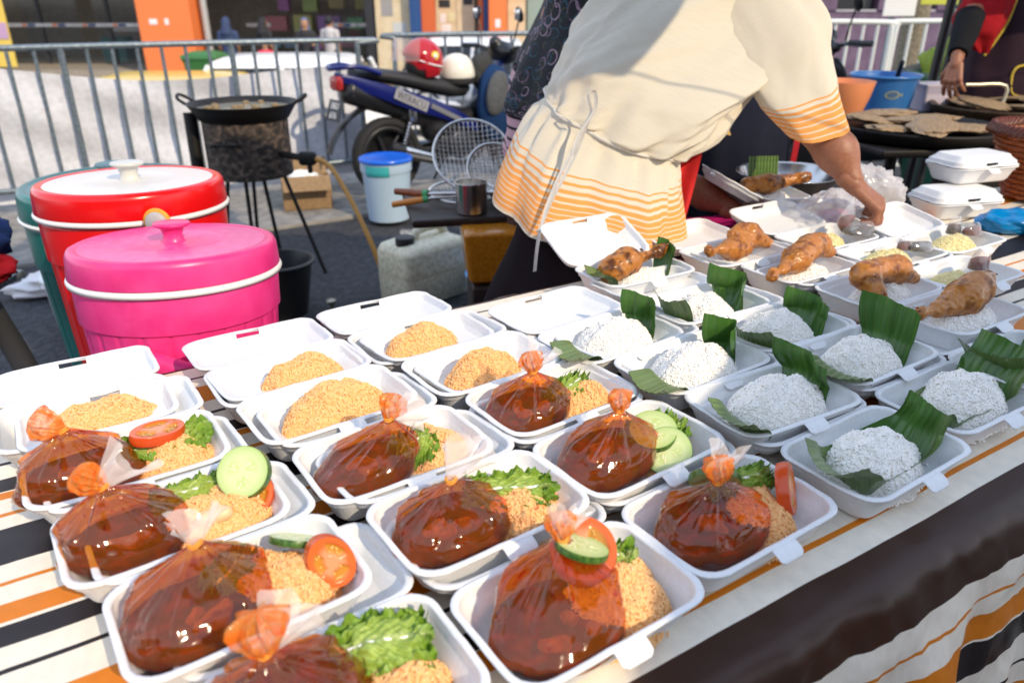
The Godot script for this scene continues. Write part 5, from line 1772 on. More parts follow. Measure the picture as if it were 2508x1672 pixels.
	# ---- vendor in red at the griddles
	o = thing("person", "vendor in red with a dark apron piped in yellow, hand over the griddle", "person")
	mb = MB.new()
	bones = [[V(2.58, 0.9, -4.2), V(2.58, 1.4, -4.3), 0.15, 0.14], [V(2.58, 1.4, -4.3), V(2.58, 1.58, -4.33), 0.1, 0.05], [V(2.58, 1.66, -4.32), V(2.58, 1.72, -4.32), 0.09, 0.085], [V(2.40, 1.42, -4.25), V(2.20, 1.34, -4.0), 0.06, 0.05], [V(2.20, 1.34, -4.0), V(2.09, 1.17, -3.83), 0.048, 0.03], [V(2.76, 1.42, -4.25), V(2.85, 1.1, -4.1), 0.06, 0.04], [V(2.49, 0.9, -4.2), V(2.49, 0.05, -4.2), 0.11, 0.05], [V(2.67, 0.9, -4.2), V(2.67, 0.05, -4.2), 0.11, 0.05]]
	nets(mb, bones, 0.018, 0.03)
	hand(mb, V(2.083, 1.155, -3.82), V(-0.12, -0.9, 0.3), V(-0.75, 0.1, 0.6), false, 0.42, 1.05)
	part(o, "body", mb.mesh(), M.skin)
	mb = MB.new()
	mb.loft(body_rings([[V(2.45, 1.587, -4.32), V(2.74, 1.587, -4.32), 0.09], [V(2.40, 1.449, -4.26), V(2.77, 1.449, -4.26), 0.14], [V(2.38, 1.29, -4.21), V(2.78, 1.29, -4.21), 0.16], [V(2.336, 1.154, -4.16), V(2.78, 1.154, -4.16), 0.17], [V(2.30, 0.98, -4.12), V(2.78, 0.98, -4.12), 0.18], [V(2.3, 0.3, -4.12), V(2.8, 0.3, -4.12), 0.2]], 60, 6, func(a: float, g: float) -> float: return 0.009 * sin(a * 6 + g * 5)), true, true, false)
	part(o, "apron", mb.mesh(false), cloth_mat(0.028, 0.014, 0.022, 61))
	mb = MB.new()
	mb.loft(body_rings([[V(2.288, 1.58, -4.194), V(2.50, 1.58, -4.194), 0.08], [V(2.218, 1.410, -4.089), V(2.43, 1.410, -4.089), 0.085], [V(2.136, 1.316, -4.002), V(2.36, 1.316, -4.002), 0.075], [V(2.182, 1.255, -3.976), V(2.325, 1.250, -3.974), 0.05], [V(2.24, 1.195, -3.949), V(2.286, 1.19, -3.947), 0.02]], 40, 6, func(a: float, g: float) -> float: return 0.012 * sin(a * 5 + g * 3)), true, true, true)
	part(o, "red_shirt", mb.mesh(false), cloth_mat(0.32, 0.008, 0.012, 62))
	tb(o, "black_sleeve", [V(2.20, 1.345, -4.0), V(2.15, 1.27, -3.92), V(2.095, 1.19, -3.84)], [0.066, 0.06, 0.042], cloth_mat(0.012, 0.012, 0.014, 63), 20)
	var yel := mat(0.55, 0.38, 0.03, 0.7)
	tb(o, "yellow_piping", smooth([V(2.46, 1.44, -4.09), V(2.425, 1.33, -4.06), V(2.37, 1.24, -4.03), V(2.325, 1.17, -4.02)]), 0.006, yel, 6)
	tb(o, "yellow_piping", smooth([V(2.62, 1.13, -3.985), V(2.50, 1.125, -3.985), V(2.465, 1.10, -3.98), V(2.46, 1.05, -3.97), V(2.47, 1.0, -3.955), V(2.52, 0.985, -3.945), V(2.64, 0.985, -3.94)]), 0.006, yel, 6)
	mb = MB.new()
	nets(mb, [[V(2.58, 1.7, -4.33), V(2.58, 1.74, -4.33), 0.115, 0.11], [V(2.58, 1.6, -4.32), V(2.58, 1.5, -4.3), 0.11, 0.15]], 0.022, 0.04)
	part(o, "headscarf", mb.mesh(), cloth_mat(0.3, 0.02, 0.02, 64))
	# ---- people by the shops
	var dk := mat(0.02, 0.02, 0.025, 0.8)
	var nv := mat(0.03, 0.05, 0.12, 0.8)
	var wh := mat(0.5, 0.48, 0.5, 0.8)
	var pk := mat(0.7, 0.03, 0.08, 0.8)
	small_person("person in dark blue robe and scarf walking away by the shop steps", V(-6.75, -0.72, -19.6), 1.62, PI, nv, nv, nv, true, 0.12)
	small_person("person in black top with white sleeve at the shop entrance", V(-6.0, -0.72, -20.0), 1.6, 2.6, dk, dk, dk, true, 0.05)
	small_person("child in a bright pink shirt in front of the shop entrance", V(-5.6, -0.75, -18.6), 1.2, 0.2, pk, wh, dk, false, 0.12)
	small_person("person in black facing the street with arms folded forward", V(-4.95, -0.72, -19.8), 1.6, 0.1, dk, dk, mat(0.1, 0.13, 0.25), true, 0.0, 0.8)
	small_person("person in a pale shirt right of the one in black", V(-4.5, -0.72, -20.4), 1.62, 2.9, wh, dk, dk, false, 0.06)
	small_person("person in a checked blue top crouched low over the banner's edge", V(-4.05, -0.75, -13.2), 1.25, 0.5, mat(0.25, 0.42, 0.7, 0.8), wh, mat(0.14, 0.05, 0.03), true, 0.0, 0.5)


# ---------------------------------------------------------------- street things and props
func wheel(par: Node3D, at: Vector3, r: float, w: float, spokes: int, rimm: Material) -> void:
	var b := Basis(Vector3.RIGHT, PI / 2)
	var k := lt(par, "wheel", [Vector2(r * 0.66, -w * 0.4), Vector2(r * 0.8, -w * 0.42), Vector2(r * 0.82, 0), Vector2(r * 0.8, w * 0.42), Vector2(r * 0.66, w * 0.4), Vector2(r * 0.7, 0), Vector2(r * 0.66, -w * 0.4)], rimm, at, 40, b)
	var mb := MB.new()
	var prof := []
	for i in 13:
		var a := TAU * i / 12
		prof.append(Vector2(r * 0.87 + cos(a) * r * 0.135, sin(a) * w * 0.62))
	mb.lathe(prof, 48, false, false)
	part(k, "tyre", mb.mesh(), M.rubber)
	mb = MB.new()
	mb.lathe([Vector2(r * 0.12, -w * 0.6), Vector2(r * 0.14, -w * 0.55), Vector2(r * 0.14, w * 0.55), Vector2(r * 0.12, w * 0.6)], 20)
	for i in spokes:
		var a := TAU * i / spokes
		mb.tube([Vector3(cos(a), 0, sin(a)) * r * 0.12, Vector3(cos(a + 0.12), 0, sin(a + 0.12)) * r * 0.7], [0.016 if spokes < 8 else 0.003, 0.011 if spokes < 8 else 0.003], 8)
	part(k, "spokes", mb.mesh(), rimm)


func motorbike(label: String, at: Vector3, fwd: Vector3, sc: float, body: Material, accent: Material, named: bool) -> Node3D:
	var o := thing("motorbike", label, "motorbike", at, atan2(-fwd.z, fwd.x))
	o.scale = Vector3(sc, sc, sc)
	var blk := mat(0.012, 0.012, 0.014, 0.35)
	var seatm := mat(0.02, 0.02, 0.022, 0.55)
	var chrome := mat(0.75, 0.75, 0.77, 0.15, 1.0)
	var dkm := mat(0.05, 0.05, 0.055, 0.4, 0.6)
	wheel(o, V(-0.62, 0.29, 0), 0.29, 0.09, 6, dkm)
	wheel(o, V(0.62, 0.29, 0), 0.29, 0.075, 6, dkm)
	tb(o, "swingarm", [V(-0.62, 0.29, 0.075), V(-0.1, 0.33, 0.06)], 0.02, blk)
	tb(o, "swingarm", [V(-0.62, 0.29, -0.075), V(-0.1, 0.33, -0.06)], 0.02, blk)
	for s in [-1, 1]:
		var sh := tb(o, "shock", [V(-0.53, 0.33, 0.09 * s), V(-0.42, 0.62, 0.09 * s)], 0.017, chrome)
		var pts := []
		for i in 61:
			var g := i / 60.0
			pts.append(V(-0.525, 0.345, 0.09 * s).lerp(V(-0.445, 0.55, 0.09 * s), g) + V(cos(i * 0.9) * 0.028, 0, sin(i * 0.9) * 0.028))
		tb(sh, "spring", pts, 0.005, dkm, 5)
		lt(sh, "spring_cap", [Vector2(0.034, -0.04), Vector2(0.036, -0.035), Vector2(0.036, 0.035), Vector2(0.03, 0.05)], chrome, V(-0.43, 0.585, 0.09 * s), 20)
		tb(o, "fork", [V(0.63, 0.3, 0.06 * s), V(0.47, 0.82, 0.06 * s)], [0.022, 0.018], blk)
	# engine and exhaust
	var mb := MB.new()
	mb.box(V(0.36, 0.2, 0.2), 0.04, V(-0.02, 0.33, 0))
	for i in 6:
		mb.box(V(0.02, 0.13, 0.18), 0.004, V(0.2 + 0.03 * i, 0.37, 0))
	part(o, "engine", mb.mesh(), dkm)
	lt(o, "crankcase_cover", [Vector2(0.11, 0), Vector2(0.11, 0.02), Vector2(0.09, 0.035), Vector2(0.0, 0.04)], dkm, V(-0.02, 0.33, 0.1), 30, Basis(Vector3.RIGHT, PI / 2))
	tb(o, "exhaust", smooth([V(0.22, 0.28, 0.1), V(0.05, 0.19, 0.14), V(-0.15, 0.22, 0.16), V(-0.3, 0.27, 0.165)]), 0.02, dkm)
	tb(o, "muffler", [V(-0.24, 0.245, 0.165), V(-0.3, 0.262, 0.17), V(-0.62, 0.36, 0.185), V(-0.7, 0.385, 0.19)], [0.028, 0.045, 0.058, 0.045], blk, 18)
	tb(o, "heat_shield", [V(-0.34, 0.285, 0.2), V(-0.6, 0.365, 0.215)], [0.035, 0.042], chrome, 14)
	# body panels
	var side := func(zs: float) -> void:
		var m2 := MB.new()
		var prof := [[-0.98, 0.86, 0.91, 0.03], [-0.86, 0.79, 0.885, 0.07], [-0.65, 0.70, 0.82, 0.11], [-0.45, 0.62, 0.755, 0.125], [-0.25, 0.56, 0.69, 0.13], [-0.05, 0.49, 0.60, 0.125], [0.12, 0.42, 0.50, 0.115], [0.24, 0.40, 0.43, 0.1]]
		var rr := []
		for p in prof:
			var ring := PackedVector3Array()
			for j in 12:
				var a := TAU * j / 12
				ring.append(V(p[0], lerpf(p[1], p[2], 0.5 + 0.5 * sin(a)), zs * (p[3] + 0.012 * cos(a))))
			rr.append(ring)
		m2.loft(rr)
		part(o, "side_panel", m2.mesh(), body)
	side.call(1.0)
	side.call(-1.0)
	mb = MB.new()
	mb.tube(smooth([V(-0.95, 0.80, 0), V(-0.6, 0.68, 0), V(-0.1, 0.52, 0), V(0.2, 0.4, 0)]), [0.03] + range(22).map(func(i): return 0.09) + [0.08, 0.06], 14)
	part(o, "under_tail", mb.mesh(), blk)
	mb = MB.new()
	var rr := []
	for q in [[-0.86, 0.90, 0.075, 0.03], [-0.75, 0.895, 0.1, 0.045], [-0.5, 0.85, 0.115, 0.055], [-0.25, 0.79, 0.12, 0.06], [-0.05, 0.745, 0.115, 0.065], [0.08, 0.735, 0.09, 0.055], [0.13, 0.74, 0.05, 0.03]]:
		var ring := PackedVector3Array()
		for j in 20:
			var a := TAU * j / 20
			ring.append(V(q[0], q[1] + sin(a) * q[3], signf(cos(a)) * pow(absf(cos(a)), 0.7) * q[2]))
		rr.append(ring)
	mb.loft(rr)
	part(o, "seat", mb.mesh(), seatm)
	tb(o, "grab_rail", smooth([V(-0.7, 0.9, 0.13), V(-0.86, 0.95, 0.12), V(-0.99, 0.95, 0.08), V(-1.03, 0.94, 0.0), V(-0.99, 0.95, -0.08), V(-0.86, 0.95, -0.12), V(-0.7, 0.9, -0.13)]), 0.017, body)
	bx(o, "tail_light", V(0.06, 0.1, 0.13), V(-0.985, 0.84, 0), mat(0.35, 0.02, 0.02, 0.15), 0.02)
	# rear fender and plate
	mb = MB.new()
	mb.sheet(14, 6, func(u: float, g: float) -> Vector3:
		var a := lerpf(1.75, 3.0, u)
		return V(-0.66 + cos(a) * (0.34 + 0.1 * u), 0.31 + sin(a) * (0.38 + 0.06 * u), (g - 0.5) * 0.13 * (1 - 0.3 * u)) + V(0, -0.02 * pow(absf(g - 0.5) * 2, 2), 0))
	part(o, "rear_fender", mb.mesh(false), blk)
	var pb := Basis(Vector3.UP, -PI / 2) * Basis(Vector3.RIGHT, -0.35)
	var pl := part(o, "number_plate", BoxMesh.new(), mat(0.02, 0.022, 0.03, 0.4), Transform3D(pb * Basis.from_scale(V(0.2, 0.15, 0.008)), V(-1.03, 0.66, 0.02)))
	if named:
		var ink := mat(0.75, 0.75, 0.75, 0.5)
		words(o, "plate_letters", "BKU", 0.062, ink, Transform3D(pb, V(-1.03, 0.66, 0.02) + pb * V(0, 0.033, 0.006)))
		words(o, "plate_letters", "676", 0.062, ink, Transform3D(pb, V(-1.03, 0.66, 0.02) + pb * V(0, -0.035, 0.006)))
		var sb := Basis(Vector3.BACK, -0.42)
		bx(o, "sticker_panel", V(0.3, 0.075, 0.004), V(-0.46, 0.70, 0.141), mat(0.3, 0.3, 0.32, 0.5)).basis = sb
		words(o, "sticker_letters", "WIRACU", 0.07, mat(0.02, 0.02, 0.03), Transform3D(sb, V(-0.46, 0.70, 0.1435)))
		bx(o, "silver_flash", V(0.3, 0.035, 0.004), V(-0.16, 0.585, 0.146), mat(0.22, 0.22, 0.24, 0.4, 0.3)).basis = Basis(Vector3.BACK, -0.45)
	# front: leg shield, cowl, headset, bars, mirrors
	mb = MB.new()
	rr = []
	for q in [[0.30, 0.36, 0.11, 0.06], [0.34, 0.5, 0.15, 0.05], [0.38, 0.68, 0.17, 0.05], [0.43, 0.85, 0.15, 0.06], [0.46, 0.93, 0.09, 0.05]]:
		var ring := PackedVector3Array()
		for j in 20:
			var a := TAU * j / 20
			ring.append(V(q[0] + sin(a) * q[3] - 0.07 * pow(absf(cos(a)), 2), q[1], cos(a) * q[2]))
		rr.append(ring)
	mb.loft(rr)
	part(o, "leg_shield", mb.mesh(), accent)
	mb = MB.new()
	nets(mb, [[V(0.5, 0.98, -0.05), V(0.5, 0.98, 0.05), 0.085, 0.085], [V(0.44, 1.03, 0), V(0.42, 1.06, 0), 0.06, 0.05], [V(0.47, 1.0, -0.16), V(0.47, 1.0, 0.16), 0.032, 0.032]], 0.014, 0.04)
	part(o, "headset_cowl", mb.mesh(), blk)
	tb(o, "handlebar", smooth([V(0.36, 1.03, 0.33), V(0.42, 1.03, 0.24), V(0.47, 1.0, 0.1), V(0.47, 1.0, -0.1), V(0.42, 1.03, -0.24), V(0.36, 1.03, -0.33)]), 0.013, dkm)
	for s in [-1, 1]:
		tb(o, "grip", [V(0.43, 1.03, 0.22 * s), V(0.35, 1.03, 0.345 * s)], 0.019, blk)
		tb(o, "brake_lever", smooth([V(0.46, 1.03, 0.2 * s), V(0.47, 1.02, 0.26 * s), V(0.42, 1.015, 0.36 * s)]), 0.006, dkm, 6)
		var mi := tb(o, "mirror", smooth([V(0.44, 1.04, 0.2 * s), V(0.45, 1.14, 0.23 * s), V(0.45, 1.22, 0.26 * s)]), 0.006, blk, 6)
		mb = MB.new()
		mb.xf = Transform3D(Basis(V(0, 0.3, s * 1.0).normalized(), 0.3) * Basis.from_scale(V(0.35, 1, 0.75)), V(0.45, 1.27, 0.27 * s))
		mb.lathe([Vector2(0, -0.06), Vector2(0.04, -0.045), Vector2(0.058, 0), Vector2(0.04, 0.045), Vector2(0, 0.06)], 16)
		part(mi, "mirror_head", mb.mesh(), blk)
		mb = MB.new()
		mb.box(V(0.004, 0.075, 0.06), 0.002, V(0.428, 1.27, 0.27 * s))
		part(mi, "mirror_glass", mb.mesh(), mat(0.8, 0.8, 0.82, 0.05, 1.0))
	mb = MB.new()
	nets(mb, [[V(-0.45, 0.6, 0), V(0.1, 0.5, 0), 0.085, 0.1], [V(-0.2, 0.45, 0), V(0.15, 0.42, 0), 0.1, 0.1], [V(0.1, 0.5, 0), V(0.32, 0.62, 0), 0.08, 0.09]], 0.02, 0.04)
	part(o, "inner_cover", mb.mesh(), blk)
	mb = MB.new()
	mb.sheet(16, 6, func(u: float, g: float) -> Vector3:
		var a := lerpf(0.5, 2.5, u)
		return V(0.62 + cos(a) * 0.325, 0.29 + sin(a) * 0.325 - 0.03 * pow(absf(g - 0.5) * 2, 2), (g - 0.5) * 0.12))
	part(o, "front_fender", mb.mesh(false), body)
	tb(o, "side_stand", [V(0.0, 0.24, -0.1), V(-0.08, 0.01, -0.2)], 0.011, dkm)
	tb(o, "frame_tube", smooth([V(0.44, 0.8, 0), V(0.3, 0.5, 0), V(0.05, 0.46, 0), V(-0.2, 0.6, 0)]), 0.04, blk)
	return o


func cooler(label: String, at: Vector3, r: float, h: float, body: Material, top: Material, knob: Material, ribs: int) -> Node3D:
	# at: centre of the base; h: height of the body under the lid
	var o := thing("drink_cooler", label, "cooler", at)
	var rings := []
	for q in [[0.0, 0.80], [0.015, 0.83], [0.35, 0.88], [0.72, 0.93], [0.80, 0.94]]:
		var ring := PackedVector3Array()
		for j in ribs * 8:
			var a := TAU * j / (ribs * 8)
			var gr := 0.03 if j % 8 == 0 else 0.0
			ring.append(V(cos(a), 0, sin(a)) * r * (q[1] - gr * 0.6) + V(0, q[0] * h, 0))
		rings.append(ring)
	var mb := MB.new()
	mb.loft(rings, true, true, false)
	part(o, "body", mb.mesh(), body)
	lt(o, "collar", [Vector2(r * 0.945, h * 0.79), Vector2(r * 0.965, h * 0.8), Vector2(r * 0.975, h * 0.985), Vector2(r * 0.95, h)], body, Vector3.ZERO, 72)
	lt(o, "gasket", [Vector2(r * 0.96, h), Vector2(r * 1.012, h + 0.001), Vector2(r * 1.018, h + 0.008), Vector2(r * 1.005, h + 0.014), Vector2(r * 0.95, h + 0.015)], M.white_plastic, Vector3.ZERO, 72)
	var lh := r * 0.335
	lt(o, "lid", [Vector2(r * 0.95, h + 0.014), Vector2(r * 1.0, h + 0.016), Vector2(r * 0.985, h + lh * 0.8), Vector2(r * 0.965, h + lh * 0.95), Vector2(r * 0.93, h + lh), Vector2(r * 0.885, h + lh * 0.985), Vector2(r * 0.875, h + lh * 0.96)], body, Vector3.ZERO, 72)
	lt(o, "lid_top", [Vector2(r * 0.876, h + lh * 0.955), Vector2(r * 0.86, h + lh * 0.97), Vector2(r * 0.52, h + lh * 1.02), Vector2(r * 0.48, h + lh * 0.985), Vector2(r * 0.2, h + lh * 0.97), Vector2(0.0, h + lh * 0.97)], top, Vector3.ZERO, 72)
	lt(o, "knob", [Vector2(r * 0.13, h + lh * 0.96), Vector2(r * 0.105, h + lh * 1.0), Vector2(r * 0.09, h + lh * 1.2), Vector2(r * 0.11, h + lh * 1.38), Vector2(r * 0.165, h + lh * 1.46), Vector2(r * 0.18, h + lh * 1.5), Vector2(r * 0.17, h + lh * 1.56), Vector2(r * 0.12, h + lh * 1.585), Vector2(0.0, h + lh * 1.59)], knob, Vector3.ZERO, 40)
	return o


func car(label: String, at: Vector3, ry: float, paint: Material, tall := 0.0) -> void:
	var o := thing("parked_car", label, "car", at, ry, "cars parked beyond the barrier")
	var dk := mat(0.015, 0.016, 0.02, 0.08)
	var mb := MB.new()
	var rr := []
	for q in [[-2.05, 0.42, 0.68, 0.70], [-1.9, 0.3, 0.82, 0.80], [-1.2, 0.26, 0.90, 0.84], [0.0, 0.26, 0.92, 0.85], [0.9, 0.26, 0.90, 0.84], [1.75, 0.28, 0.78, 0.80], [2.05, 0.38, 0.6, 0.68]]:
		var ring := PackedVector3Array()
		for j in 28:
			var a := TAU * j / 28
			ring.append(V(q[0], lerpf(q[1], q[2], 0.5 + 0.5 * signf(sin(a)) * pow(absf(sin(a)), 0.6)), signf(cos(a)) * pow(absf(cos(a)), 0.5) * q[3]))
		rr.append(ring)
	mb.loft(rr)
	part(o, "body", mb.mesh(), paint)
	rr = []
	for q in [[0.86, 0.95, -1.75, 1.15], [1.1, 0.9, -1.6, 0.85], [1.34 + tall, 0.78, -1.35, 0.45]]:
		rr.append(box_ring(q[2], q[3], q[1] * 0.82, q[0], 0.16))
	mb = MB.new()
	mb.loft(rr)
	part(o, "windows", mb.mesh(), dk)
	rr = []
	for q in [[1.33 + tall, 0.0], [1.39 + tall, 0.03], [1.44 + tall, 0.16], [1.46 + tall, 0.4]]:
		rr.append(box_ring(-1.38 + q[1], 0.48 - q[1], 0.66 - q[1], q[0], 0.14))
	mb = MB.new()
	mb.loft(rr)
	part(o, "roof", mb.mesh(), paint)
	for s in [-1, 1]:
		for x in [-1.6, -0.45, 0.75]:
			tb(o, "window_pillar", [V(x * 1.0, 0.88, 0.775 * s), V(x * 0.8 - 0.05, 1.36 + tall, 0.64 * s)], 0.035, paint, 8)
		for x in [-1.28, 1.28]:
			wheel(o, V(x, 0.3, 0.74 * s), 0.3, 0.2, 5, mat(0.4, 0.4, 0.42, 0.35, 0.7))
		bx(o, "headlight", V(0.1, 0.12, 0.3), V(1.98, 0.6, 0.5 * s), mat(0.8, 0.8, 0.82, 0.1), 0.03)
		bx(o, "tail_lamp", V(0.1, 0.14, 0.26), V(-1.98, 0.64, 0.52 * s), mat(0.5, 0.02, 0.02, 0.15), 0.03)


func box_ring(x0: float, x1: float, hz: float, y: float, r: float) -> PackedVector3Array:
	var src := rrect((x1 - x0) / 2, hz, r, y)
	for j in src.size():
		src[j].x += (x0 + x1) / 2
	return src


func barrier(label: String, a: Vector3, b: Vector3, h: float, n: int, every: int, m: Material, group: String, r := 0.021) -> void:
	var o := thing("crowd_barrier", label, "barrier", a, 0.0, group)
	var d := b - a
	var u := d.normalized()
	tb(o, "top_rail", smooth([V(0, h * 0.16, 0), V(0, h * 0.9, 0), V(0, h - 0.03, 0) + u * 0.02, u * 0.06 + V(0, h, 0), d - u * 0.06 + V(0, h, 0), d - u * 0.02 + V(0, h - 0.03, 0), d + V(0, h * 0.9, 0), d + V(0, h * 0.16, 0)], 5), r, m, 12)
	tb(o, "bottom_rail", [V(0, h * 0.16, 0), d + V(0, h * 0.16, 0)], r, m, 12)
	for i in range(1, n):
		var p := d * (float(i) / n)
		var thick: bool = every > 0 and i % every == 0
		tb(o, "post" if thick else "bar", [p + V(0, h * 0.16, 0), p + V(0, h, 0)], r * (1.0 if thick else 0.58), m, 10)
	var side := u.cross(Vector3.UP)
	for q in [0.12, 0.88]:
		var p: Vector3 = d * q
		tb(o, "foot", smooth([p + side * 0.28, p + side * 0.2 + V(0, 0.02, 0), p + V(0, h * 0.16, 0), p - side * 0.2 + V(0, 0.02, 0), p - side * 0.28], 5), r * 0.9, m, 10)


func lump(seedv: int, sx: float, sy: float, sz: float, rough: float, nu := 40, nv := 24) -> ArrayMesh:
	var mb := MB.new()
	var rings := []
	for i in nv + 1:
		var t := PI * i / nv
		var ring := PackedVector3Array()
		for j in nu:
			var a := TAU * j / nu
			var p := V(sin(t) * cos(a), -cos(t), sin(t) * sin(a))
			var k := 1.0 + rough * (nz.get_noise_3dv(p * 110 + V(seedv * 40, 0, 0)) + 0.6 * absf(nz.get_noise_3dv(p * 260 + V(0, seedv * 30, 0))))
			ring.append(V(p.x * sx, p.y * sy, p.z * sz) * k)
		rings.append(ring)
	mb.loft(rings, true, false, false)
	return mb.mesh()


func build_props() -> void:
	M.rubber = mat(0.015, 0.015, 0.016, 0.8)
	M.white_plastic = mat(0.8, 0.79, 0.76, 0.35)
	M.galv = textured(Color(0.34, 0.39, 0.42), Color(0.58, 0.62, 0.65), 0.42, 3.0, 0.04, 71, 0.55)
	# ---- barrier with the white banner
	var f0 := V(-4.0, 0.03, -4.99)
	var f1 := V(-1.2, 0.03, -6.37)
	barrier("galvanised steel barrier with the white banner hung behind it", f0, f1, 1.09, 20, 7, M.galv, "grey steel barriers")
	barrier("galvanised steel barrier behind the blue motorbike", V(-1.02, 0.03, -7.1), V(1.3, 0.03, -7.6), 1.09, 16, 0, M.galv, "grey steel barriers")
	var d := (f1 - f0).normalized()
	var back := d.cross(Vector3.UP) * -1.0
	if back.z > 0:
		back = -back
	var len := (f1 - f0).length()
	var mb := MB.new()
	mb.sheet(120, 50, func(u: float, g: float) -> Vector3:
		var top := 1.06 - 0.03 - 0.15 * smoothstep(0.08, 0.55, u) + 0.06 * smoothstep(0.6, 1.0, u)
		var y := lerpf(top, 0.1, g)
		var w := 0.02 * sin(g * 7 + u * 9) * sin(u * PI) + 0.012 * sin(g * 13 - u * 21) + 0.02 * nz.get_noise_2d(u * 260, g * 90) + 0.025 * sin(u * len * TAU / 1.05)
		return f0 + d * len * u + V(0, y - 0.03, 0) + back * (0.07 + w))
	solo("banner", "plain white fabric banner sagging along the grey barrier", "banner", mb.mesh(false), cloth_mat(0.72, 0.73, 0.79, 72))
	# ---- the blue motorbike, helmets, hanging bag
	var blue := mat(0.006, 0.011, 0.12, 0.25)
	var fw := V(0.78, 0, -0.62).normalized()
	var rear := V(-0.95, 0, -5.9)
	var bc := rear + fw * 0.62 * 1.0
	bc.y = 0.03
	var bike := motorbike("blue and black motorbike parked beside the white banner", bc, fw, 1.0, blue, mat(0.01, 0.025, 0.1, 0.3), true)
	var bt := bike.transform
	var o := thing("helmet", "red open-face helmet with clear visor on the motorbike seat", "helmet", bt * V(-0.28, 0.80, 0.02), bike.rotation.y + PI)
	mb = MB.new()
	var rings := []
	for i in 19:
		var t := lerpf(0.02, 2.25, i / 18.0)
		var ring := PackedVector3Array()
		for j in 40:
			var a := TAU * j / 40
			var p := V(sin(t) * cos(a) * 0.165, 0.155 + cos(t) * 0.165, sin(t) * sin(a) * 0.14)
			if cos(a) > 0.45 and t > 1.35:
				p.x *= 0.75
				p.y = maxf(p.y, 0.1)
			ring.append(p)
		rings.append(ring)
	mb.loft(rings, true, true, false)
	part(o, "shell", mb.mesh(false), mat(0.42, 0.012, 0.02, 0.15))
	part(o, "lining", lump(3, 0.135, 0.11, 0.12, 0.02), mat(0.012, 0.012, 0.012, 0.9), Transform3D(Basis(), V(-0.005, 0.12, 0)))
	mb = MB.new()
	mb.sheet(20, 8, func(u: float, g: float) -> Vector3:
		var a := (u - 0.5) * 2.3
		return V(cos(a) * (0.185 + 0.03 * g), 0.30 - 0.15 * g + 0.02, sin(a) * 0.165) + V(0.03, 0.0, 0))
	part(o, "visor", mb.mesh(false), film(0.6, 0.45, 0.45, 0.3, 0.06))
	for s in [-1.0, 1.0]:
		var e := lt(o, "emblem", [Vector2(0.032, 0), Vector2(0.032, 0.004), Vector2(0.0, 0.006)], mat(0.75, 0.6, 0.05, 0.4), V(-0.03, 0.2, 0.131 * s), 20, Basis(Vector3.RIGHT, PI / 2 * s))
		lt(e, "emblem_centre", [Vector2(0.016, 0.004), Vector2(0.016, 0.008), Vector2(0, 0.009)], M.white_plastic, Vector3.ZERO, 16)
		tb(o, "white_stripe", smooth([V(0.09, 0.17, 0.108 * s), V(0.0, 0.14, 0.139 * s), V(-0.09, 0.12, 0.117 * s), V(-0.13, 0.11, 0.07 * s)]), 0.007, M.white_plastic, 6)
	o = thing("helmet", "cream white half-shell helmet beside the red one", "helmet", bt * V(0.03, 0.775, 0.02), bike.rotation.y)
	lt(o, "shell", [Vector2(0.135, 0.05), Vector2(0.14, 0.06), Vector2(0.138, 0.1), Vector2(0.12, 0.16), Vector2(0.08, 0.205), Vector2(0.03, 0.222), Vector2(0, 0.224)], mat(0.75, 0.71, 0.6, 0.12))
	lt(o, "rubber_rim", [Vector2(0.12, 0.0), Vector2(0.135, 0.01), Vector2(0.139, 0.05), Vector2(0.12, 0.052)], M.rubber)
	o = thing("backpack", "blue and grey backpack hanging at the front of the blue motorbike", "bag", bt * V(0.3, 0.62, 0.16), bike.rotation.y)
	part(o, "main_bag", lump(5, 0.17, 0.29, 0.11, 0.05), cloth_mat(0.015, 0.045, 0.13, 73))
	part(o, "front_pocket", lump(6, 0.1, 0.17, 0.05, 0.05), cloth_mat(0.11, 0.115, 0.12, 74), Transform3D(Basis(Vector3.BACK, -0.25), V(-0.05, 0.09, 0.09)))
	o = thing("cloth_bundle", "grey cloth bundle between white helmet and backpack", "bundle", bt * V(0.25, 0.86, 0.05), bike.rotation.y)
	part(o, "wrapped_cloth", lump(7, 0.1, 0.14, 0.09, 0.15), cloth_mat(0.06, 0.06, 0.058, 75))
	o = thing("plastic_bag", "bright blue plastic bag beside the paisley scarf", "bag", bt * V(0.55, 0.66, 0.3), 0.0)
	part(o, "bag_film", lump(8, 0.09, 0.18, 0.08, 0.25), mat(0.01, 0.12, 0.75, 0.25))
	# ---- cars, bin
	car("yellow car whose roof shows above the white banner", V(-3.7, -0.9, -10.0), 0.08, mat(0.62, 0.42, 0.07, 0.25))
	car("white car beyond the right end of the banner", V(-2.55, -0.75, -11.0), 0.05, mat(0.78, 0.78, 0.78, 0.2))
	car("white car far behind the blue motorbike", V(-0.3, -0.75, -15.5), 0.0, mat(0.75, 0.75, 0.76, 0.2))
	o = thing("wheelie_bin", "green wheelie bin beside the large orange pillar", "bin", V(-5.95, -0.75, -15.8))
	var gr := mat(0.035, 0.15, 0.035, 0.5)
	mb = MB.new()
	mb.loft([rrect(0.24, 0.24, 0.04, 0.08), rrect(0.32, 0.32, 0.05, 1.0), rrect(0.34, 0.34, 0.05, 1.02), rrect(0.34, 0.34, 0.05, 1.06)])
	part(o, "bin_body", mb.mesh(), gr)
	mb = MB.new()
	mb.loft([rrect(0.36, 0.36, 0.05, 1.06), rrect(0.35, 0.35, 0.06, 1.12), rrect(0.2, 0.2, 0.08, 1.18)])
	part(o, "bin_lid", mb.mesh(), gr)
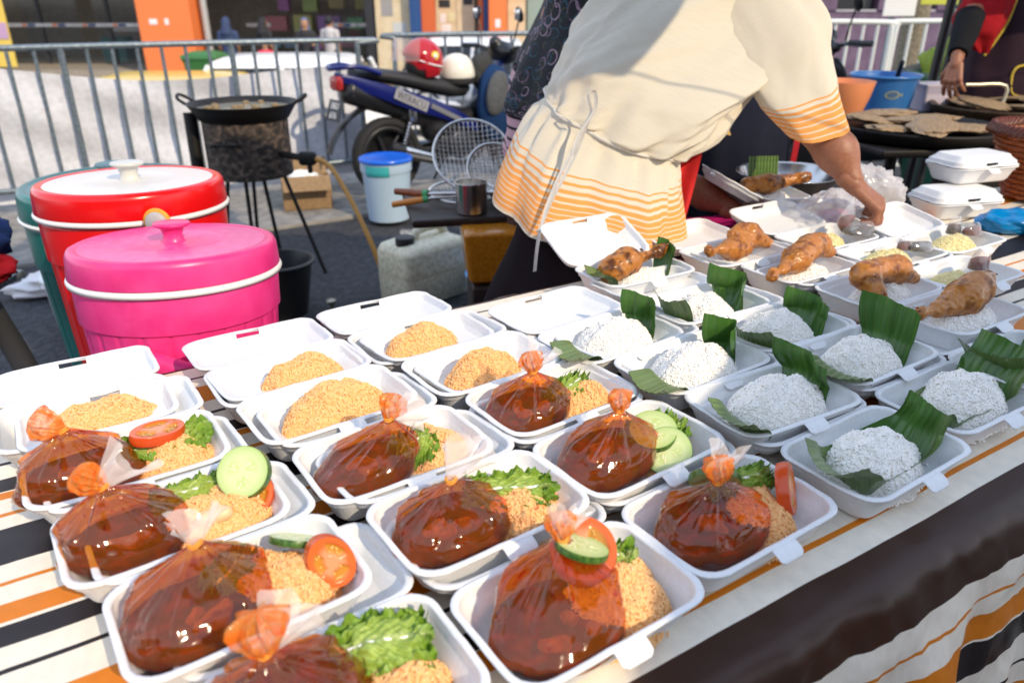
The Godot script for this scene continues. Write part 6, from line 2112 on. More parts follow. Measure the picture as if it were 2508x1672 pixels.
	for s in [-1, 1]:
		lt(o, "bin_wheel", [Vector2(0.08, -0.03), Vector2(0.1, -0.02), Vector2(0.1, 0.02), Vector2(0.08, 0.03)], M.rubber, V(0.2 * s, 0.1, -0.26), 20, Basis(Vector3.BACK, PI / 2))
	# ---- coolers
	var red := cooler("red cooler with a white inset lid and pale knob behind the pink one", V(-1.02, 0.40, -2.02), 0.238, 0.52, mat(0.75, 0.006, 0.008, 0.22), mat(0.72, 0.68, 0.64, 0.35), mat(0.6, 0.6, 0.56, 0.4), 26)
	red.rotation.x = -0.04
	var pinkm := textured(Color(0.86, 0.17, 0.47), Color(0.92, 0.26, 0.55), 0.34, 3.0, 0.02, 76)
	var rc := cooler("pink cooler with a mushroom knob, nearest the table", V(-0.735, 0.505, -1.57), 0.216, 0.385, pinkm, textured(Color(0.88, 0.28, 0.56), Color(0.93, 0.42, 0.68), 0.32, 4.0, 0.03, 77), pinkm, 24)
	rc.rotation.x = -0.085
	var hb := MB.new()
	hb.xf = Transform3D(Basis(V(0, 0, 1), -0.22), V(0.06, 0.245, 0.215))
	hb.tube([V(-0.05, 0, 0), V(0.02, 0, 0.012), V(0.12, 0, 0.0), V(0.19, 0, -0.04)], [0.026, 0.023, 0.02, 0.018], 12)
	part(rc, "carry_handle", hb.mesh(), pinkm)
	hb = MB.new()
	hb.box(V(0.1, 0.1, 0.03), 0.008, V(0.225, 0.16, 0.06))
	part(rc, "handle_lug", hb.mesh(), pinkm)
	cooler("big teal green cooler standing behind the red one", V(-1.40, 0.0, -2.70), 0.315, 0.745, mat(0.008, 0.16, 0.14, 0.3), mat(0.01, 0.2, 0.18, 0.3), mat(0.2, 0.3, 0.28), 28)
	o = thing("plastic_tap", "round grey tap knob with an orange ring on the red cooler's side", "tap", V(-0.86, 0.945, -1.818), 0.0)
	lt(o, "cap", [Vector2(0.026, 0.004), Vector2(0.026, 0.014), Vector2(0.022, 0.02), Vector2(0, 0.022)], mat(0.42, 0.43, 0.42, 0.45), Vector3.ZERO, 28, Basis(Vector3.RIGHT, PI / 2))
	lt(o, "ring", [Vector2(0.03, 0.0), Vector2(0.034, 0.003), Vector2(0.032, 0.008), Vector2(0.026, 0.008)], mat(0.8, 0.35, 0.02, 0.4), Vector3.ZERO, 28, Basis(Vector3.RIGHT, PI / 2))
	for q in [[V(-1.02, 0.0, -2.02), 0.2, 0.40, "dark plastic stool under the red cooler"], [V(-0.735, 0.0, -1.57), 0.18, 0.485, "dark plastic stool under the pink cooler"]]:
		o = thing("stool", q[3], "stool", q[0], AL, "stools under the coolers")
		bx(o, "seat", V(q[1] * 2, 0.03, q[1] * 2), V(0, q[2] - 0.015, 0), mat(0.03, 0.035, 0.05), 0.01)
		for k in 4:
			var s := V(-1 if k < 2 else 1, 0, -1 if k % 2 else 1)
			tb(o, "leg", [s * q[1] * 0.85 + V(0, q[2] - 0.03, 0), s * q[1] * 1.0], [0.022, 0.018], mat(0.03, 0.035, 0.05))
	# ---- wok on its burner
	var iron := textured(Color(0.05, 0.045, 0.045), Color(0.13, 0.11, 0.10), 0.55, 5.0, 0.03, 78, 0.3)
	var rust := textured(Color(0.08, 0.065, 0.06), Color(0.55, 0.46, 0.39), 0.75, 3.2, 0.03, 79, 0.1, false, 1.7)
	var wc := V(-1.45, 0.0, -4.29)
	o = thing("gas_burner", "sooty drum burner on thin legs with a gas valve", "burner", wc)
	lt(o, "drum", [Vector2(0.215, 0.53), Vector2(0.225, 0.535), Vector2(0.225, 0.83), Vector2(0.21, 0.835), Vector2(0.21, 0.55)], rust, Vector3.ZERO, 48)
	tb(o, "drum_handle", smooth([V(-0.11, 0.715, 0.2), V(-0.11, 0.73, 0.24), V(0.0, 0.73, 0.26), V(0.03, 0.72, 0.222)]), 0.008, iron, 8)
	for q in [V(-0.17, 0, 0.16), V(0.13, 0, 0.06), V(0.39, 0, 0.15), V(0.02, 0, 0.2), V(-0.1, 0, -0.22)]:
		tb(o, "leg", [V(q.x * 0.55, 0.54, q.z * 0.8), q], 0.011, iron, 8)
	tb(o, "upright", [V(-0.26, 0.3, 0.1), V(-0.27, 0.87, 0.06)], 0.034, iron, 12)
	tb(o, "gas_pipe", [V(0.2, 0.66, 0.1), V(0.36, 0.655, 0.2)], 0.018, iron, 10)
	bx(o, "gas_valve", V(0.09, 0.07, 0.05), V(0.37, 0.655, 0.2), iron, 0.012)
	bx(o, "valve_tap", V(0.025, 0.05, 0.02), V(0.38, 0.605, 0.21), iron)
	o = thing("wok", "large black wok of hot oil on the drum burner", "wok", wc)
	lt(o, "pan", [Vector2(0.03, 0.775), Vector2(0.14, 0.79), Vector2(0.235, 0.835), Vector2(0.268, 0.886), Vector2(0.286, 0.912), Vector2(0.29, 0.918), Vector2(0.281, 0.914), Vector2(0.264, 0.893), Vector2(0.23, 0.842), Vector2(0.13, 0.798), Vector2(0, 0.785)], iron, Vector3.ZERO, 56)
	lt(o, "oil", [Vector2(0.256, 0.8865), Vector2(0.2, 0.887), Vector2(0, 0.887)], mat(0.3, 0.29, 0.24, 0.08), Vector3.ZERO, 48)
	for s in [-1, 1]:
		var hp := smooth([V(0.284 * s, 0.912, -0.06), V(0.326 * s, 0.94, -0.05), V(0.34 * s, 0.955, 0.0), V(0.326 * s, 0.94, 0.05), V(0.284 * s, 0.912, 0.06)])
		tb(o, "handle", hp, 0.009, iron, 8)
	rng.seed = 9
	for i in 14:
		var a := rng.randf() * TAU
		var r := sqrt(rng.randf()) * 0.22
		var fr := solo("fried_morsel", "small fried morsel floating in the wok's oil", "food", lump(i, 0.022, 0.012, 0.018, 0.3, 14, 8), mat(0.2, 0.13, 0.05, 0.5), wc + V(cos(a) * r, 0.89, sin(a) * r), a, "morsels frying in the wok")
	o = thing("gas_hose", "orange brown gas hose curving from the burner to the ground", "hose")
	tb(o, "rubber_hose", smooth([V(-1.06, 0.655, -4.09), V(-0.96, 0.62, -4.06), V(-0.84, 0.45, -3.97), V(-0.74, 0.26, -3.88), V(-0.68, 0.1, -3.85), V(-0.62, 0.02, -3.9), V(-0.45, 0.015, -4.1), V(-0.1, 0.015, -4.15)]), 0.013, mat(0.42, 0.2, 0.03, 0.5), 10)
	# ---- things on the ground
	var card := textured(Color(0.50, 0.40, 0.28), Color(0.60, 0.49, 0.36), 0.85, 3.0, 0.03, 80)
	o = thing("cardboard_box", "open cardboard box with crumpled white paper behind the burner", "box", V(-1.5, 0.03, -5.55), 0.3)
	bx(o, "bottom", V(0.34, 0.006, 0.28), V(0, 0.006, 0), card, 0.001)
	for s in [-1, 1]:
		bx(o, "side", V(0.34, 0.2, 0.005), V(0, 0.11, 0.14 * s), card, 0.001)
		bx(o, "end", V(0.005, 0.2, 0.27), V(0.168 * s, 0.11, 0), card, 0.001)
		var fl := bx(o, "flap", V(0.33, 0.13, 0.005), V(0, 0.255, -0.16), card, 0.001) if s < 0 else bx(o, "flap", V(0.33, 0.12, 0.005), V(0, 0.2, 0.195), card, 0.001)
		fl.rotation.x = -0.4 if s < 0 else 2.4
	part(o, "crumpled_paper", lump(4, 0.14, 0.07, 0.1, 0.5), M.white_plastic, Transform3D(Basis(), V(0, 0.17, 0.0)))
	o = thing("bucket", "translucent white bucket with a bright blue lid", "bucket", V(-0.85, 0.03, -5.2))
	lt(o, "tub", [Vector2(0.13, 0.0), Vector2(0.14, 0.005), Vector2(0.162, 0.33), Vector2(0.172, 0.335), Vector2(0.172, 0.40), Vector2(0.165, 0.40)], mat(0.40, 0.53, 0.66, 0.3), Vector3.ZERO, 48)
	lt(o, "lid", [Vector2(0.17, 0.395), Vector2(0.18, 0.398), Vector2(0.18, 0.418), Vector2(0.165, 0.424), Vector2(0.15, 0.415), Vector2(0, 0.418)], mat(0.01, 0.12, 0.62, 0.25), Vector3.ZERO, 48)
	mb = MB.new()
	mb.sheet(12, 4, func(u: float, g: float) -> Vector3:
		var a := lerpf(1.3, 2.3, u)
		var y := lerpf(0.385, 0.315, g)
		return V(cos(a) * (0.1735 if y > 0.33 else 0.1645), y, sin(a) * (0.1735 if y > 0.33 else 0.1645)))
	part(o, "teal_label", mb.mesh(false), mat(0.05, 0.4, 0.42, 0.4))
	# jerrycan
	var can := textured(Color(0.66, 0.62, 0.50), Color(0.93, 0.90, 0.80), 0.5, 4.0, 0.03, 81, 0.0, false, 0.6)
	o = thing("jerrycan", "dirty white jerrycan with a black cap standing on the asphalt", "jerrycan", V(-0.46, 0.0, -3.78), AL + 0.25)
	mb = MB.new()
	mb.loft([rrect(0.18, 0.12, 0.04, 0.0), rrect(0.2, 0.135, 0.045, 0.01), rrect(0.205, 0.138, 0.045, 0.15), rrect(0.198, 0.132, 0.045, 0.157), rrect(0.205, 0.138, 0.045, 0.164), rrect(0.205, 0.138, 0.05, 0.27), rrect(0.195, 0.13, 0.06, 0.3), rrect(0.15, 0.09, 0.06, 0.32)])
	part(o, "tank", mb.mesh(), can)
	tb(o, "grip", smooth([V(-0.05, 0.31, 0), V(-0.03, 0.355, 0), V(0.05, 0.365, 0), V(0.12, 0.355, 0), V(0.16, 0.3, 0)]), 0.022, can, 12)
	lt(o, "cap", [Vector2(0.045, 0.30), Vector2(0.048, 0.31), Vector2(0.048, 0.345), Vector2(0.044, 0.352), Vector2(0, 0.353)], mat(0.012, 0.012, 0.014, 0.5), V(-0.125, 0, 0.02), 28)
	o = thing("bucket", "black plastic bucket on the ground right of the pink cooler", "bucket", V(-1.13, 0.0, -3.55))
	lt(o, "tub", [Vector2(0.11, 0.0), Vector2(0.155, 0.26), Vector2(0.17, 0.262), Vector2(0.17, 0.275), Vector2(0.15, 0.275), Vector2(0.105, 0.02), Vector2(0, 0.02)], mat(0.015, 0.015, 0.017, 0.4), Vector3.ZERO, 40)
	o = thing("gas_fitting", "black hose with a brass fitting lying on the asphalt behind the open lid", "hose")
	tb(o, "hose", smooth([V(-0.95, 0.02, -3.35), V(-0.75, 0.02, -3.42), V(-0.55, 0.02, -3.3), V(-0.3, 0.02, -3.35)]), 0.014, M.rubber, 8)
	lt(o, "fitting", [Vector2(0.02, 0), Vector2(0.02, 0.05), Vector2(0.01, 0.055), Vector2(0.01, 0.1), Vector2(0.024, 0.1), Vector2(0.024, 0.115), Vector2(0, 0.118)], mat(0.4, 0.36, 0.28, 0.35, 0.8), V(-0.86, 0.01, -3.4), 16)
	o = thing("drain_pipe", "thick black rubber pipe beside the teal cooler at the left edge", "pipe")
	tb(o, "pipe", smooth([V(-2.2, 0.75, -2.5), V(-1.84, 0.6, -2.42), V(-1.62, 0.45, -2.25), V(-1.4, 0.2, -2.05), V(-1.3, 0.03, -1.95)]), 0.035, M.rubber, 14)
	o = thing("plastic_bag", "white plastic bag with red prints lying on the ground at the left", "bag", V(-2.35, 0.05, -3.85), 0.4)
	part(o, "bag_film", lump(11, 0.24, 0.06, 0.14, 0.5), mat(0.72, 0.68, 0.68, 0.4))
	o = thing("pail", "white lidded pail behind the teal cooler", "bucket", V(-2.02, 0.0, -3.35))
	lt(o, "tub", [Vector2(0.11, 0.0), Vector2(0.13, 0.26), Vector2(0.14, 0.26)], mat(0.5, 0.5, 0.52, 0.5), Vector3.ZERO, 32)
	lt(o, "lid", [Vector2(0.14, 0.255), Vector2(0.145, 0.265), Vector2(0.14, 0.28), Vector2(0, 0.285)], M.white_plastic, Vector3.ZERO, 32)
	o = thing("cloth_bundle", "blue and red cloth bundle at the left edge of the picture", "bundle", V(-1.62, 0.80, -2.2))
	part(o, "blue_cloth", lump(12, 0.11, 0.1, 0.1, 0.3), cloth_mat(0.01, 0.03, 0.12, 82))
	part(o, "red_cloth", lump(13, 0.1, 0.05, 0.09, 0.3), cloth_mat(0.3, 0.01, 0.02, 83), Transform3D(Basis(), V(0.01, -0.1, 0.02)))
	bx(o, "wire_shelf", V(0.24, 0.02, 0.24), V(-0.05, -0.16, 0), M.galv)
	tb(o, "shelf_leg", [V(-0.05, -0.16, 0), V(-0.05, -0.8, 0)], 0.02, M.galv)
	# ---- side table with ladles, pot, strainers
	var wood := textured(Color(0.12, 0.08, 0.06), Color(0.22, 0.15, 0.11), 0.6, 3.0, 0.03, 84)
	o = thing("side_table", "low dark wooden side table behind the cream tunic", "table", V(-0.05, 0.0, -3.1), AL - 0.35)
	bx(o, "top", V(0.8, 0.03, 0.5), V(0.02, 0.665, 0.0), wood, 0.006)
	for k in 4:
		tb(o, "leg", [V(0.16 if k < 2 else 0.38, 0.65, -0.21 if k % 2 else 0.17), V(0.16 if k < 2 else 0.38, 0, -0.21 if k % 2 else 0.17)], 0.02, wood)
	var steel := mat(0.62, 0.60, 0.57, 0.22, 1.0)
	o = thing("steel_pot", "small stainless steel pot at the corner of the side table", "pot", V(-0.155, 0.682, -2.9))
	lt(o, "pot_wall", [Vector2(0.056, 0.0), Vector2(0.06, 0.004), Vector2(0.061, 0.115), Vector2(0.063, 0.118), Vector2(0.058, 0.117), Vector2(0.057, 0.006), Vector2(0, 0.005)], steel, Vector3.ZERO, 40)
	var hw := textured(Color(0.42, 0.2, 0.08), Color(0.62, 0.34, 0.15), 0.4, 8.0, 0.03, 85)
	var hw2 := mat(0.62, 0.22, 0.03, 0.35)
	for q in [["ladle with a brown wooden handle sticking out above the other", V(-0.47, 0.722, -3.07), V(-0.33, 0.728, -3.0), V(-0.02, 0.742, -2.97), hw, 0.0155], ["ladle with an orange handle pointing lower left", V(-0.475, 0.685, -3.0), V(-0.33, 0.712, -2.99), V(-0.1, 0.73, -3.0), hw2, 0.014]]:
		o = thing("ladle", q[0], "ladle", Vector3.ZERO, 0.0, "ladles across the side table")
		tb(o, "handle", [q[1], q[1].lerp(q[2], 0.5), q[2]], [q[5] * 0.85, q[5], q[5] * 0.85], q[4], 12)
		tb(o, "green_tape", [q[1].lerp(q[2], 0.86), q[2]], q[5] * 1.03, mat(0.05, 0.3, 0.1, 0.5), 12)
		tb(o, "rod", [q[2], q[3]], 0.007, steel, 10)
		lt(o, "bowl", [Vector2(0.0, -0.03), Vector2(0.03, -0.025), Vector2(0.05, 0.0), Vector2(0.048, 0.0), Vector2(0.028, -0.022), Vector2(0, -0.027)], steel, q[3] + V(0.05, 0.005, -0.01), 24)
	for q in [["large round wire strainer propped upright behind the steel pot", V(-0.16, 0.84, -3.2), 0.165, 0.9], ["smaller round wire strainer overlapping the large one", V(-0.07, 0.80, -3.12), 0.11, 1.0], ["wire strainer lying flat on the side table", V(-0.2, 0.71, -3.12), 0.14, 0.1]]:
		o = thing("wire_strainer", q[0], "strainer", q[1], 0.25, "wire strainers on the side table")
		o.rotation.x = q[3]
		var r: float = q[2]
		var ring := []
		for i in 41:
			ring.append(V(cos(TAU * i / 40) * r, 0, sin(TAU * i / 40) * r))
		tb(o, "hoop", ring, 0.006, steel, 8)
		mb = MB.new()
		for i in 17:
			var x := lerpf(-r * 0.94, r * 0.94, i / 16.0)
			var w := sqrt(maxf(0.0, r * r - x * x))
			var p1 := []
			var p2 := []
			for k in 9:
				var z := lerpf(-w, w, k / 8.0)
				var y := -0.035 * (1 - (x * x + z * z) / (r * r))
				p1.append(V(x, y, z))
				p2.append(V(z, y, x))
			mb.tube(p1, 0.0012, 4)
			mb.tube(p2, 0.0012, 4)
		part(o, "mesh_wires", mb.mesh(), steel).set_meta("kind", "stuff")
	o = thing("wrapped_tin", "gold plastic wrapped block hanging at the side table's corner", "package", V(-0.075, 0.45, -2.82), 0.15)
	mb = MB.new()
	mb.loft([rrect(0.085, 0.085, 0.02, 0.0), rrect(0.1, 0.1, 0.02, 0.02), rrect(0.118, 0.118, 0.018, 0.19), rrect(0.112, 0.112, 0.02, 0.205), rrect(0.06, 0.06, 0.02, 0.204)])
	var gold := textured(Color(0.66, 0.40, 0.08), Color(0.80, 0.53, 0.16), 0.22, 6.0, 0.03, 86)
	part(o, "gold_wrap", mb.mesh(), gold)
	bx(o, "crate_below", V(0.22, 0.44, 0.22), V(0.02, -0.225, 0.0), wood, 0.01)
	o = thing("water_tub", "small blue tub under the side table", "tub", V(-0.05, 0.0, -3.7))
	lt(o, "tub", [Vector2(0.14, 0), Vector2(0.18, 0.15), Vector2(0.19, 0.155), Vector2(0.17, 0.15), Vector2(0.13, 0.02), Vector2(0, 0.02)], mat(0.02, 0.25, 0.6, 0.35))
	# ---- frying stand at the right
	o = thing("frying_stand", "black iron frying stand with a sooty front at the upper right", "stand", V(2.1, 0.0, -3.75), 0.1)
	bx(o, "top", V(1.7, 0.03, 1.3), V(0.1, 0.885, 0.05), iron, 0.006)
	bx(o, "front_sheet", V(1.0, 0.62, 0.02), V(0.1, 0.55, 0.66), textured(Color(0.06, 0.06, 0.06), Color(0.15, 0.14, 0.13), 0.6, 2.0, 0.02, 87))
	for q in [V(-0.65, 0, 0.6), V(0.85, 0, 0.6), V(-0.65, 0, -0.5), V(0.85, 0, -0.5), V(0.1, 0, 0.6)]:
		tb(o, "leg", [q + V(0, 0.88, 0), q], 0.022, iron)
	var fishm := textured(Color(0.42, 0.32, 0.22), Color(0.76, 0.66, 0.52), 0.6, 9.0, 0.03, 88)
	var pans := [[V(1.70, 0.90, -3.29), 0.33, "wide black griddle with brown fillets, nearest the reaching arm"], [V(2.36, 0.905, -3.86), 0.30, "second griddle with fillets under the vendor's hand"]]
	for k in 2:
		var q: Array = pans[k]
		o = thing("griddle", q[2], "griddle", q[0], 0.0, "griddles on the frying stand")
		var r: float = q[1]
		lt(o, "pan", [Vector2(r * 0.86, 0.0), Vector2(r * 0.97, 0.012), Vector2(r, 0.045), Vector2(r, 0.055), Vector2(r * 0.96, 0.05), Vector2(r * 0.9, 0.03), Vector2(0, 0.028)], iron if k == 0 else textured(Color(0.16, 0.12, 0.08), Color(0.36, 0.28, 0.18), 0.5, 5.0, 0.03, 89, 0.4), Vector3.ZERO, 56)
		if k == 1:
			tb(o, "wire_handle", smooth([V(-0.05, 0.05, 0.1), V(-0.05, 0.15, 0.1), V(-0.2, 0.155, 0.1), V(-0.24, 0.155, 0.1)], 4), 0.008, mat(0.65, 0.6, 0.45, 0.35, 0.6), 8)
		rng.seed = 20 + k
		for i in (9 if k == 0 else 6):
			var a := TAU * i / (8 if k == 0 else 5) + rng.randf() * 0.4
			var rr := r * (0.56 if i < 8 else 0.0)
			var m := lump(20 + i + 10 * k, rng.randf_range(0.10, 0.15), 0.013, rng.randf_range(0.06, 0.085), 0.36, 36, 16)
			var fn := solo("grilled_fillet", ["brown fillet grilling on the wide black griddle", "brown fillet grilling under the vendor's hand"][k], "food", m, fishm, q[0] + V(cos(a) * rr, 0.05 + 0.012 * (i % 3), sin(a) * rr), rng.randf() * TAU, ["fillets on the wide griddle", "fillets on the second griddle"][k])
			fn.rotation.z = rng.randf_range(-0.16, 0.16)
	o = thing("plastic_basin", "deep blue plastic basin with a fish emblem", "basin", V(1.86, 0.90, -4.02))
	lt(o, "basin", [Vector2(0.12, 0.0), Vector2(0.128, 0.004), Vector2(0.158, 0.17), Vector2(0.168, 0.174), Vector2(0.168, 0.186), Vector2(0.156, 0.182), Vector2(0.122, 0.01), Vector2(0, 0.01)], mat(0.04, 0.17, 0.45, 0.3), Vector3.ZERO, 48)
	mb = MB.new()
	for i in 2:
		mb.col = Color(0.32, 0.36, 0.26) if i == 0 else Color(0.08, 0.16, 0.28)
		var k := 1.0 - 0.3 * i
		var b := mb.v.size()
		mb.add(fish_at(0, 0, 0.0015 + 0.0008 * i))
		for j in 33:
			var a := TAU * j / 32
			mb.add(fish_at(cos(a) * 0.036 * k, sin(a) * 0.020 * k, 0.0015 + 0.0008 * i))
		for j in 32:
			mb.tri(b, b + 1 + j, b + 2 + j)
	mb.col = Color(0.32, 0.36, 0.26)
	var b3 := mb.v.size()
	mb.add(fish_at(0.034, 0, 0.0016))
	mb.add(fish_at(0.05, 0.009, 0.0016))
	mb.add(fish_at(0.05, -0.009, 0.0016))
	mb.tri(b3, b3 + 1, b3 + 2)
	part(o, "fish_emblem", mb.mesh(false), vmat(0.5))
	tb(o, "ladle_handle", [V(0.03, 0.15, 0.05), V(0.02, 0.25, 0.1)], 0.012, mat(0.01, 0.01, 0.01, 0.3))
	o = thing("plastic_basin", "translucent orange basin of brown sauce before the blue basin", "basin", V(1.53, 0.90, -3.70))
	lt(o, "basin", [Vector2(0.07, 0.0), Vector2(0.08, 0.006), Vector2(0.118, 0.12), Vector2(0.132, 0.185), Vector2(0.128, 0.185), Vector2(0.112, 0.12), Vector2(0.074, 0.01), Vector2(0, 0.01)], mat(0.78, 0.28, 0.12, 0.3), Vector3.ZERO, 40)
	lt(o, "sauce", [Vector2(0.0765, 0.01), Vector2(0.11, 0.11), Vector2(0, 0.112)], mat(0.32, 0.12, 0.03, 0.3), Vector3.ZERO, 40)
	o = thing("storage_tub", "pale lilac storage tub right of the blue basin", "tub", V(2.16, 0.90, -4.12), 0.1)
	mb = MB.new()
	mb.loft([rrect(0.07, 0.06, 0.015, 0.0), rrect(0.082, 0.07, 0.015, 0.115), rrect(0.088, 0.076, 0.015, 0.118), rrect(0.088, 0.076, 0.015, 0.132)])
	part(o, "tub", mb.mesh(), mat(0.62, 0.56, 0.66, 0.35))
	# canopy over the frying stand: poles in view, roof above the frame
	o = thing("stall_canopy", "black poled canopy over the frying stand, two poles in view", "canopy")
	for q in [V(2.38, 0, -4.62), V(2.66, 0, -5.02), V(4.3, 0, -4.4), V(4.1, 0, -3.0)]:
		tb(o, "pole", [q, q + V(0.1, 2.5, -0.05)], 0.026, mat(0.012, 0.012, 0.013, 0.4), 12)
	mb = MB.new()
	mb.loft([rrect(1.15, 1.2, 0.1, 2.48), rrect(1.15, 1.2, 0.1, 2.5), rrect(0.2, 0.2, 0.1, 2.85)])
	part(o, "roof_cloth", mb.mesh(), mat(0.03, 0.09, 0.3, 0.7), Transform3D(Basis(), V(3.45, 0, -4.0)))
	# right background: second bike with top box, white barriers, tree, banner, bin
	var scoot := motorbike("black motorbike half hidden behind the basins", V(2.75, 0.0, -6.1), V(-0.95, 0, 0.25).normalized(), 1.1, mat(0.012, 0.013, 0.016, 0.25), mat(0.015, 0.016, 0.02, 0.3), false)
	o = thing("top_box", "large black delivery box on the rear of the black motorbike", "box", scoot.transform * V(-0.85, 0.92, 0.0), scoot.rotation.y)
	mb = MB.new()
	mb.loft([rrect(0.2, 0.2, 0.05, 0.0), rrect(0.23, 0.23, 0.05, 0.06), rrect(0.23, 0.23, 0.05, 0.24), rrect(0.22, 0.22, 0.06, 0.3), rrect(0.16, 0.16, 0.06, 0.34)])
	part(o, "case", mb.mesh(), mat(0.018, 0.02, 0.026, 0.35))
	bx(o, "latch", V(0.03, 0.05, 0.08), V(-0.235, 0.16, 0), mat(0.05, 0.05, 0.05))
	var wp := mat(0.72, 0.75, 0.72, 0.45)
	barrier("white painted barrier right of the bending woman's shoulder", V(2.2, 0, -7.2), V(3.28, 0, -7.15), 1.22, 9, 0, wp, "white barriers", 0.024)
	barrier("white painted barrier farther right, next to the tree trunk", V(3.42, 0, -7.38), V(4.6, 0, -7.3), 1.22, 9, 0, wp, "white barriers", 0.024)
	o = thing("tree", "slender tree whose mottled trunk stands behind the white barriers", "tree", V(4.2, 0, -8.7))
	tb(o, "trunk", smooth([V(0, 0, 0), V(0.02, 1.2, 0), V(-0.03, 2.6, 0.02), V(0.02, 4.0, 0)]), 0.13, textured(Color(0.34, 0.31, 0.26), Color(0.62, 0.58, 0.50), 0.85, 2.5, 0.04, 90), 16)
	rng.seed = 77
	var mm := MultiMesh.new()
	mm.transform_format = MultiMesh.TRANSFORM_3D
	mb = MB.new()
	mb.sheet(4, 2, func(u: float, g: float) -> Vector3: return V((u - 0.5) * 0.16, 0.02 * sin(u * PI), (g - 0.5) * 0.07 * sin(clampf(u, 0.04, 0.96) * PI)))
	mm.mesh = mb.mesh(false)
	mm.instance_count = 3000
	for i in 3000:
		var c := V(rng.randfn() * 0.75, 4.6 + rng.randfn() * 0.55, rng.randfn() * 0.75)
		mm.set_instance_transform(i, Transform3D(Basis(V(rng.randfn(), rng.randfn(), rng.randfn()).normalized(), rng.randf() * TAU), c))
	var cr := MultiMeshInstance3D.new()
	cr.name = "crown"
	cr.multimesh = mm
	cr.material_override = mat(0.06, 0.12, 0.03, 0.6)
	cr.set_meta("kind", "stuff")
	o.add_child(cr)
	for k in 5:
		tb(o, "limb", smooth([V(0.0, 3.6, 0), V(cos(k * 1.26) * 0.35, 4.1, sin(k * 1.26) * 0.35), V(cos(k * 1.26) * 0.9, 4.7, sin(k * 1.26) * 0.9)]), 0.035, M.concrete, 8)
	o = thing("stall_banner", "yellow and white printed banner behind the black poles", "banner", V(3.75, 0, -7.9))
	bx(o, "yellow_panel", V(0.4, 1.2, 0.02), V(0.3, 1.95, 0), mat(0.5, 0.52, 0.06, 0.6), 0.004)
	bx(o, "white_panel", V(0.3, 1.3, 0.02), V(-0.1, 1.9, 0.025), mat(0.75, 0.75, 0.72, 0.5), 0.004)
	for s in [-1, 1]:
		tb(o, "stand_pole", [V(0.2 + 0.34 * s, 0, -0.03), V(0.2 + 0.34 * s, 2.7, -0.03)], 0.018, M.galv)
	o = thing("waste_bin", "dark green bin with leafy waste beside the vendor", "bin", V(3.25, 0.0, -5.75))
	mb = MB.new()
	mb.loft([rrect(0.22, 0.22, 0.04, 0.0), rrect(0.3, 0.3, 0.05, 0.86), rrect(0.32, 0.32, 0.05, 0.87), rrect(0.32, 0.32, 0.05, 0.93), rrect(0.29, 0.29, 0.05, 0.93), rrect(0.28, 0.28, 0.05, 0.85)])
	part(o, "bin_body", mb.mesh(), mat(0.012, 0.09, 0.05, 0.45))
	part(o, "leafy_waste", lump(14, 0.26, 0.2, 0.26, 0.5), textured(Color(0.25, 0.35, 0.05), Color(0.72, 0.78, 0.2), 0.7, 6.0, 0.05, 91), Transform3D(Basis(), V(0, 0.95, 0)))
	# ---- right end of the stall table: closed boxes, basin, bags, held box
	for q in [["closed foam box, the upper one of the two closed boxes", V(1.50, 0.893, -2.52), AL - 0.25], ["closed foam box under the upper closed one", V(1.415, 0.803, -2.42), AL - 0.32]]:
		o = thing("foam_box", q[0], "foam box", q[1], q[2], "closed foam boxes")
		part(o, "tray", tray_mesh, M.foam)
		part(o, "tab", tab_mesh, M.foam)
		part(o, "lid", lid_mesh, M.foam, Transform3D(Basis(Vector3.RIGHT, PI), V(0, 0.0872, 0)))
	o = thing("foam_box", "open foam box with chicken held in the woman's left hand", "foam box", V(0.80, 0.852, -2.315), PI / 2 + 0.15)
	part(o, "tray", tray_mesh, M.foam, Transform3D(Basis.from_scale(V(0.8, 1, 0.9)), Vector3.ZERO))
	var lb := Basis(Vector3.RIGHT, 0.5)
	part(o, "lid", lid_mesh, M.foam, Transform3D(lb * Basis.from_scale(V(0.8, 1, 0.9)), V(0, 0.05, -0.075) - lb * V(0, 0.034, 0.075)))
	var hx := Transform3D(Basis(Vector3.UP, PI / 2 + 0.15), V(0.80, 0.852, -2.315))
	rice("white rice in the box held in the woman's hand", hx, 0.0, 0.0, 0.065, 0.05, 0.045, 0, 700, 300)
	chicken("fried drumstick in the box held in the woman's hand", Transform3D(Basis(Vector3.UP, 0.1), V(0.80, 0.86, -2.315)), [[V(-0.07, 0.06, 0.0), V(-0.02, 0.062, 0.0), 0.022, 0.026], [V(-0.02, 0.062, 0), V(0.06, 0.075, 0), 0.024, 0.012], [V(0.06, 0.075, 0), V(0.075, 0.077, 0), 0.014, 0.014]], 8, 0.5)
	mb = MB.new()
	mb.sheet(8, 30, func(u: float, g: float) -> Vector3: return V((g - 0.5) * 0.095, 0.03 + 0.095 * u, -0.02 * u + 0.0016 * sin(g * 60)), func(u: float, g: float) -> Color: return Color(0.09, 0.2, 0.03).lerp(Color(0.22, 0.36, 0.09), pow(0.5 + 0.5 * sin(g * 60), 3)))
	solo("banana_leaf", "upright ribbed leaf piece in the box held in the woman's hand", "banana leaf", mb.mesh(false), M.leaf, V(0.775, 0.87, -2.36), 0.1)
	o = thing("steel_basin", "wide stainless steel basin behind the held foam box", "basin", V(0.95, 0.80, -2.64))
	lt(o, "basin", [Vector2(0.11, 0.0), Vector2(0.12, 0.004), Vector2(0.163, 0.085), Vector2(0.176, 0.09), Vector2(0.176, 0.094), Vector2(0.16, 0.09), Vector2(0.115, 0.008), Vector2(0, 0.007)], steel, Vector3.ZERO, 56)
	bx(o, "board_below", V(0.5, 0.02, 0.5), V(0.05, -0.0125, 0.0), wood)
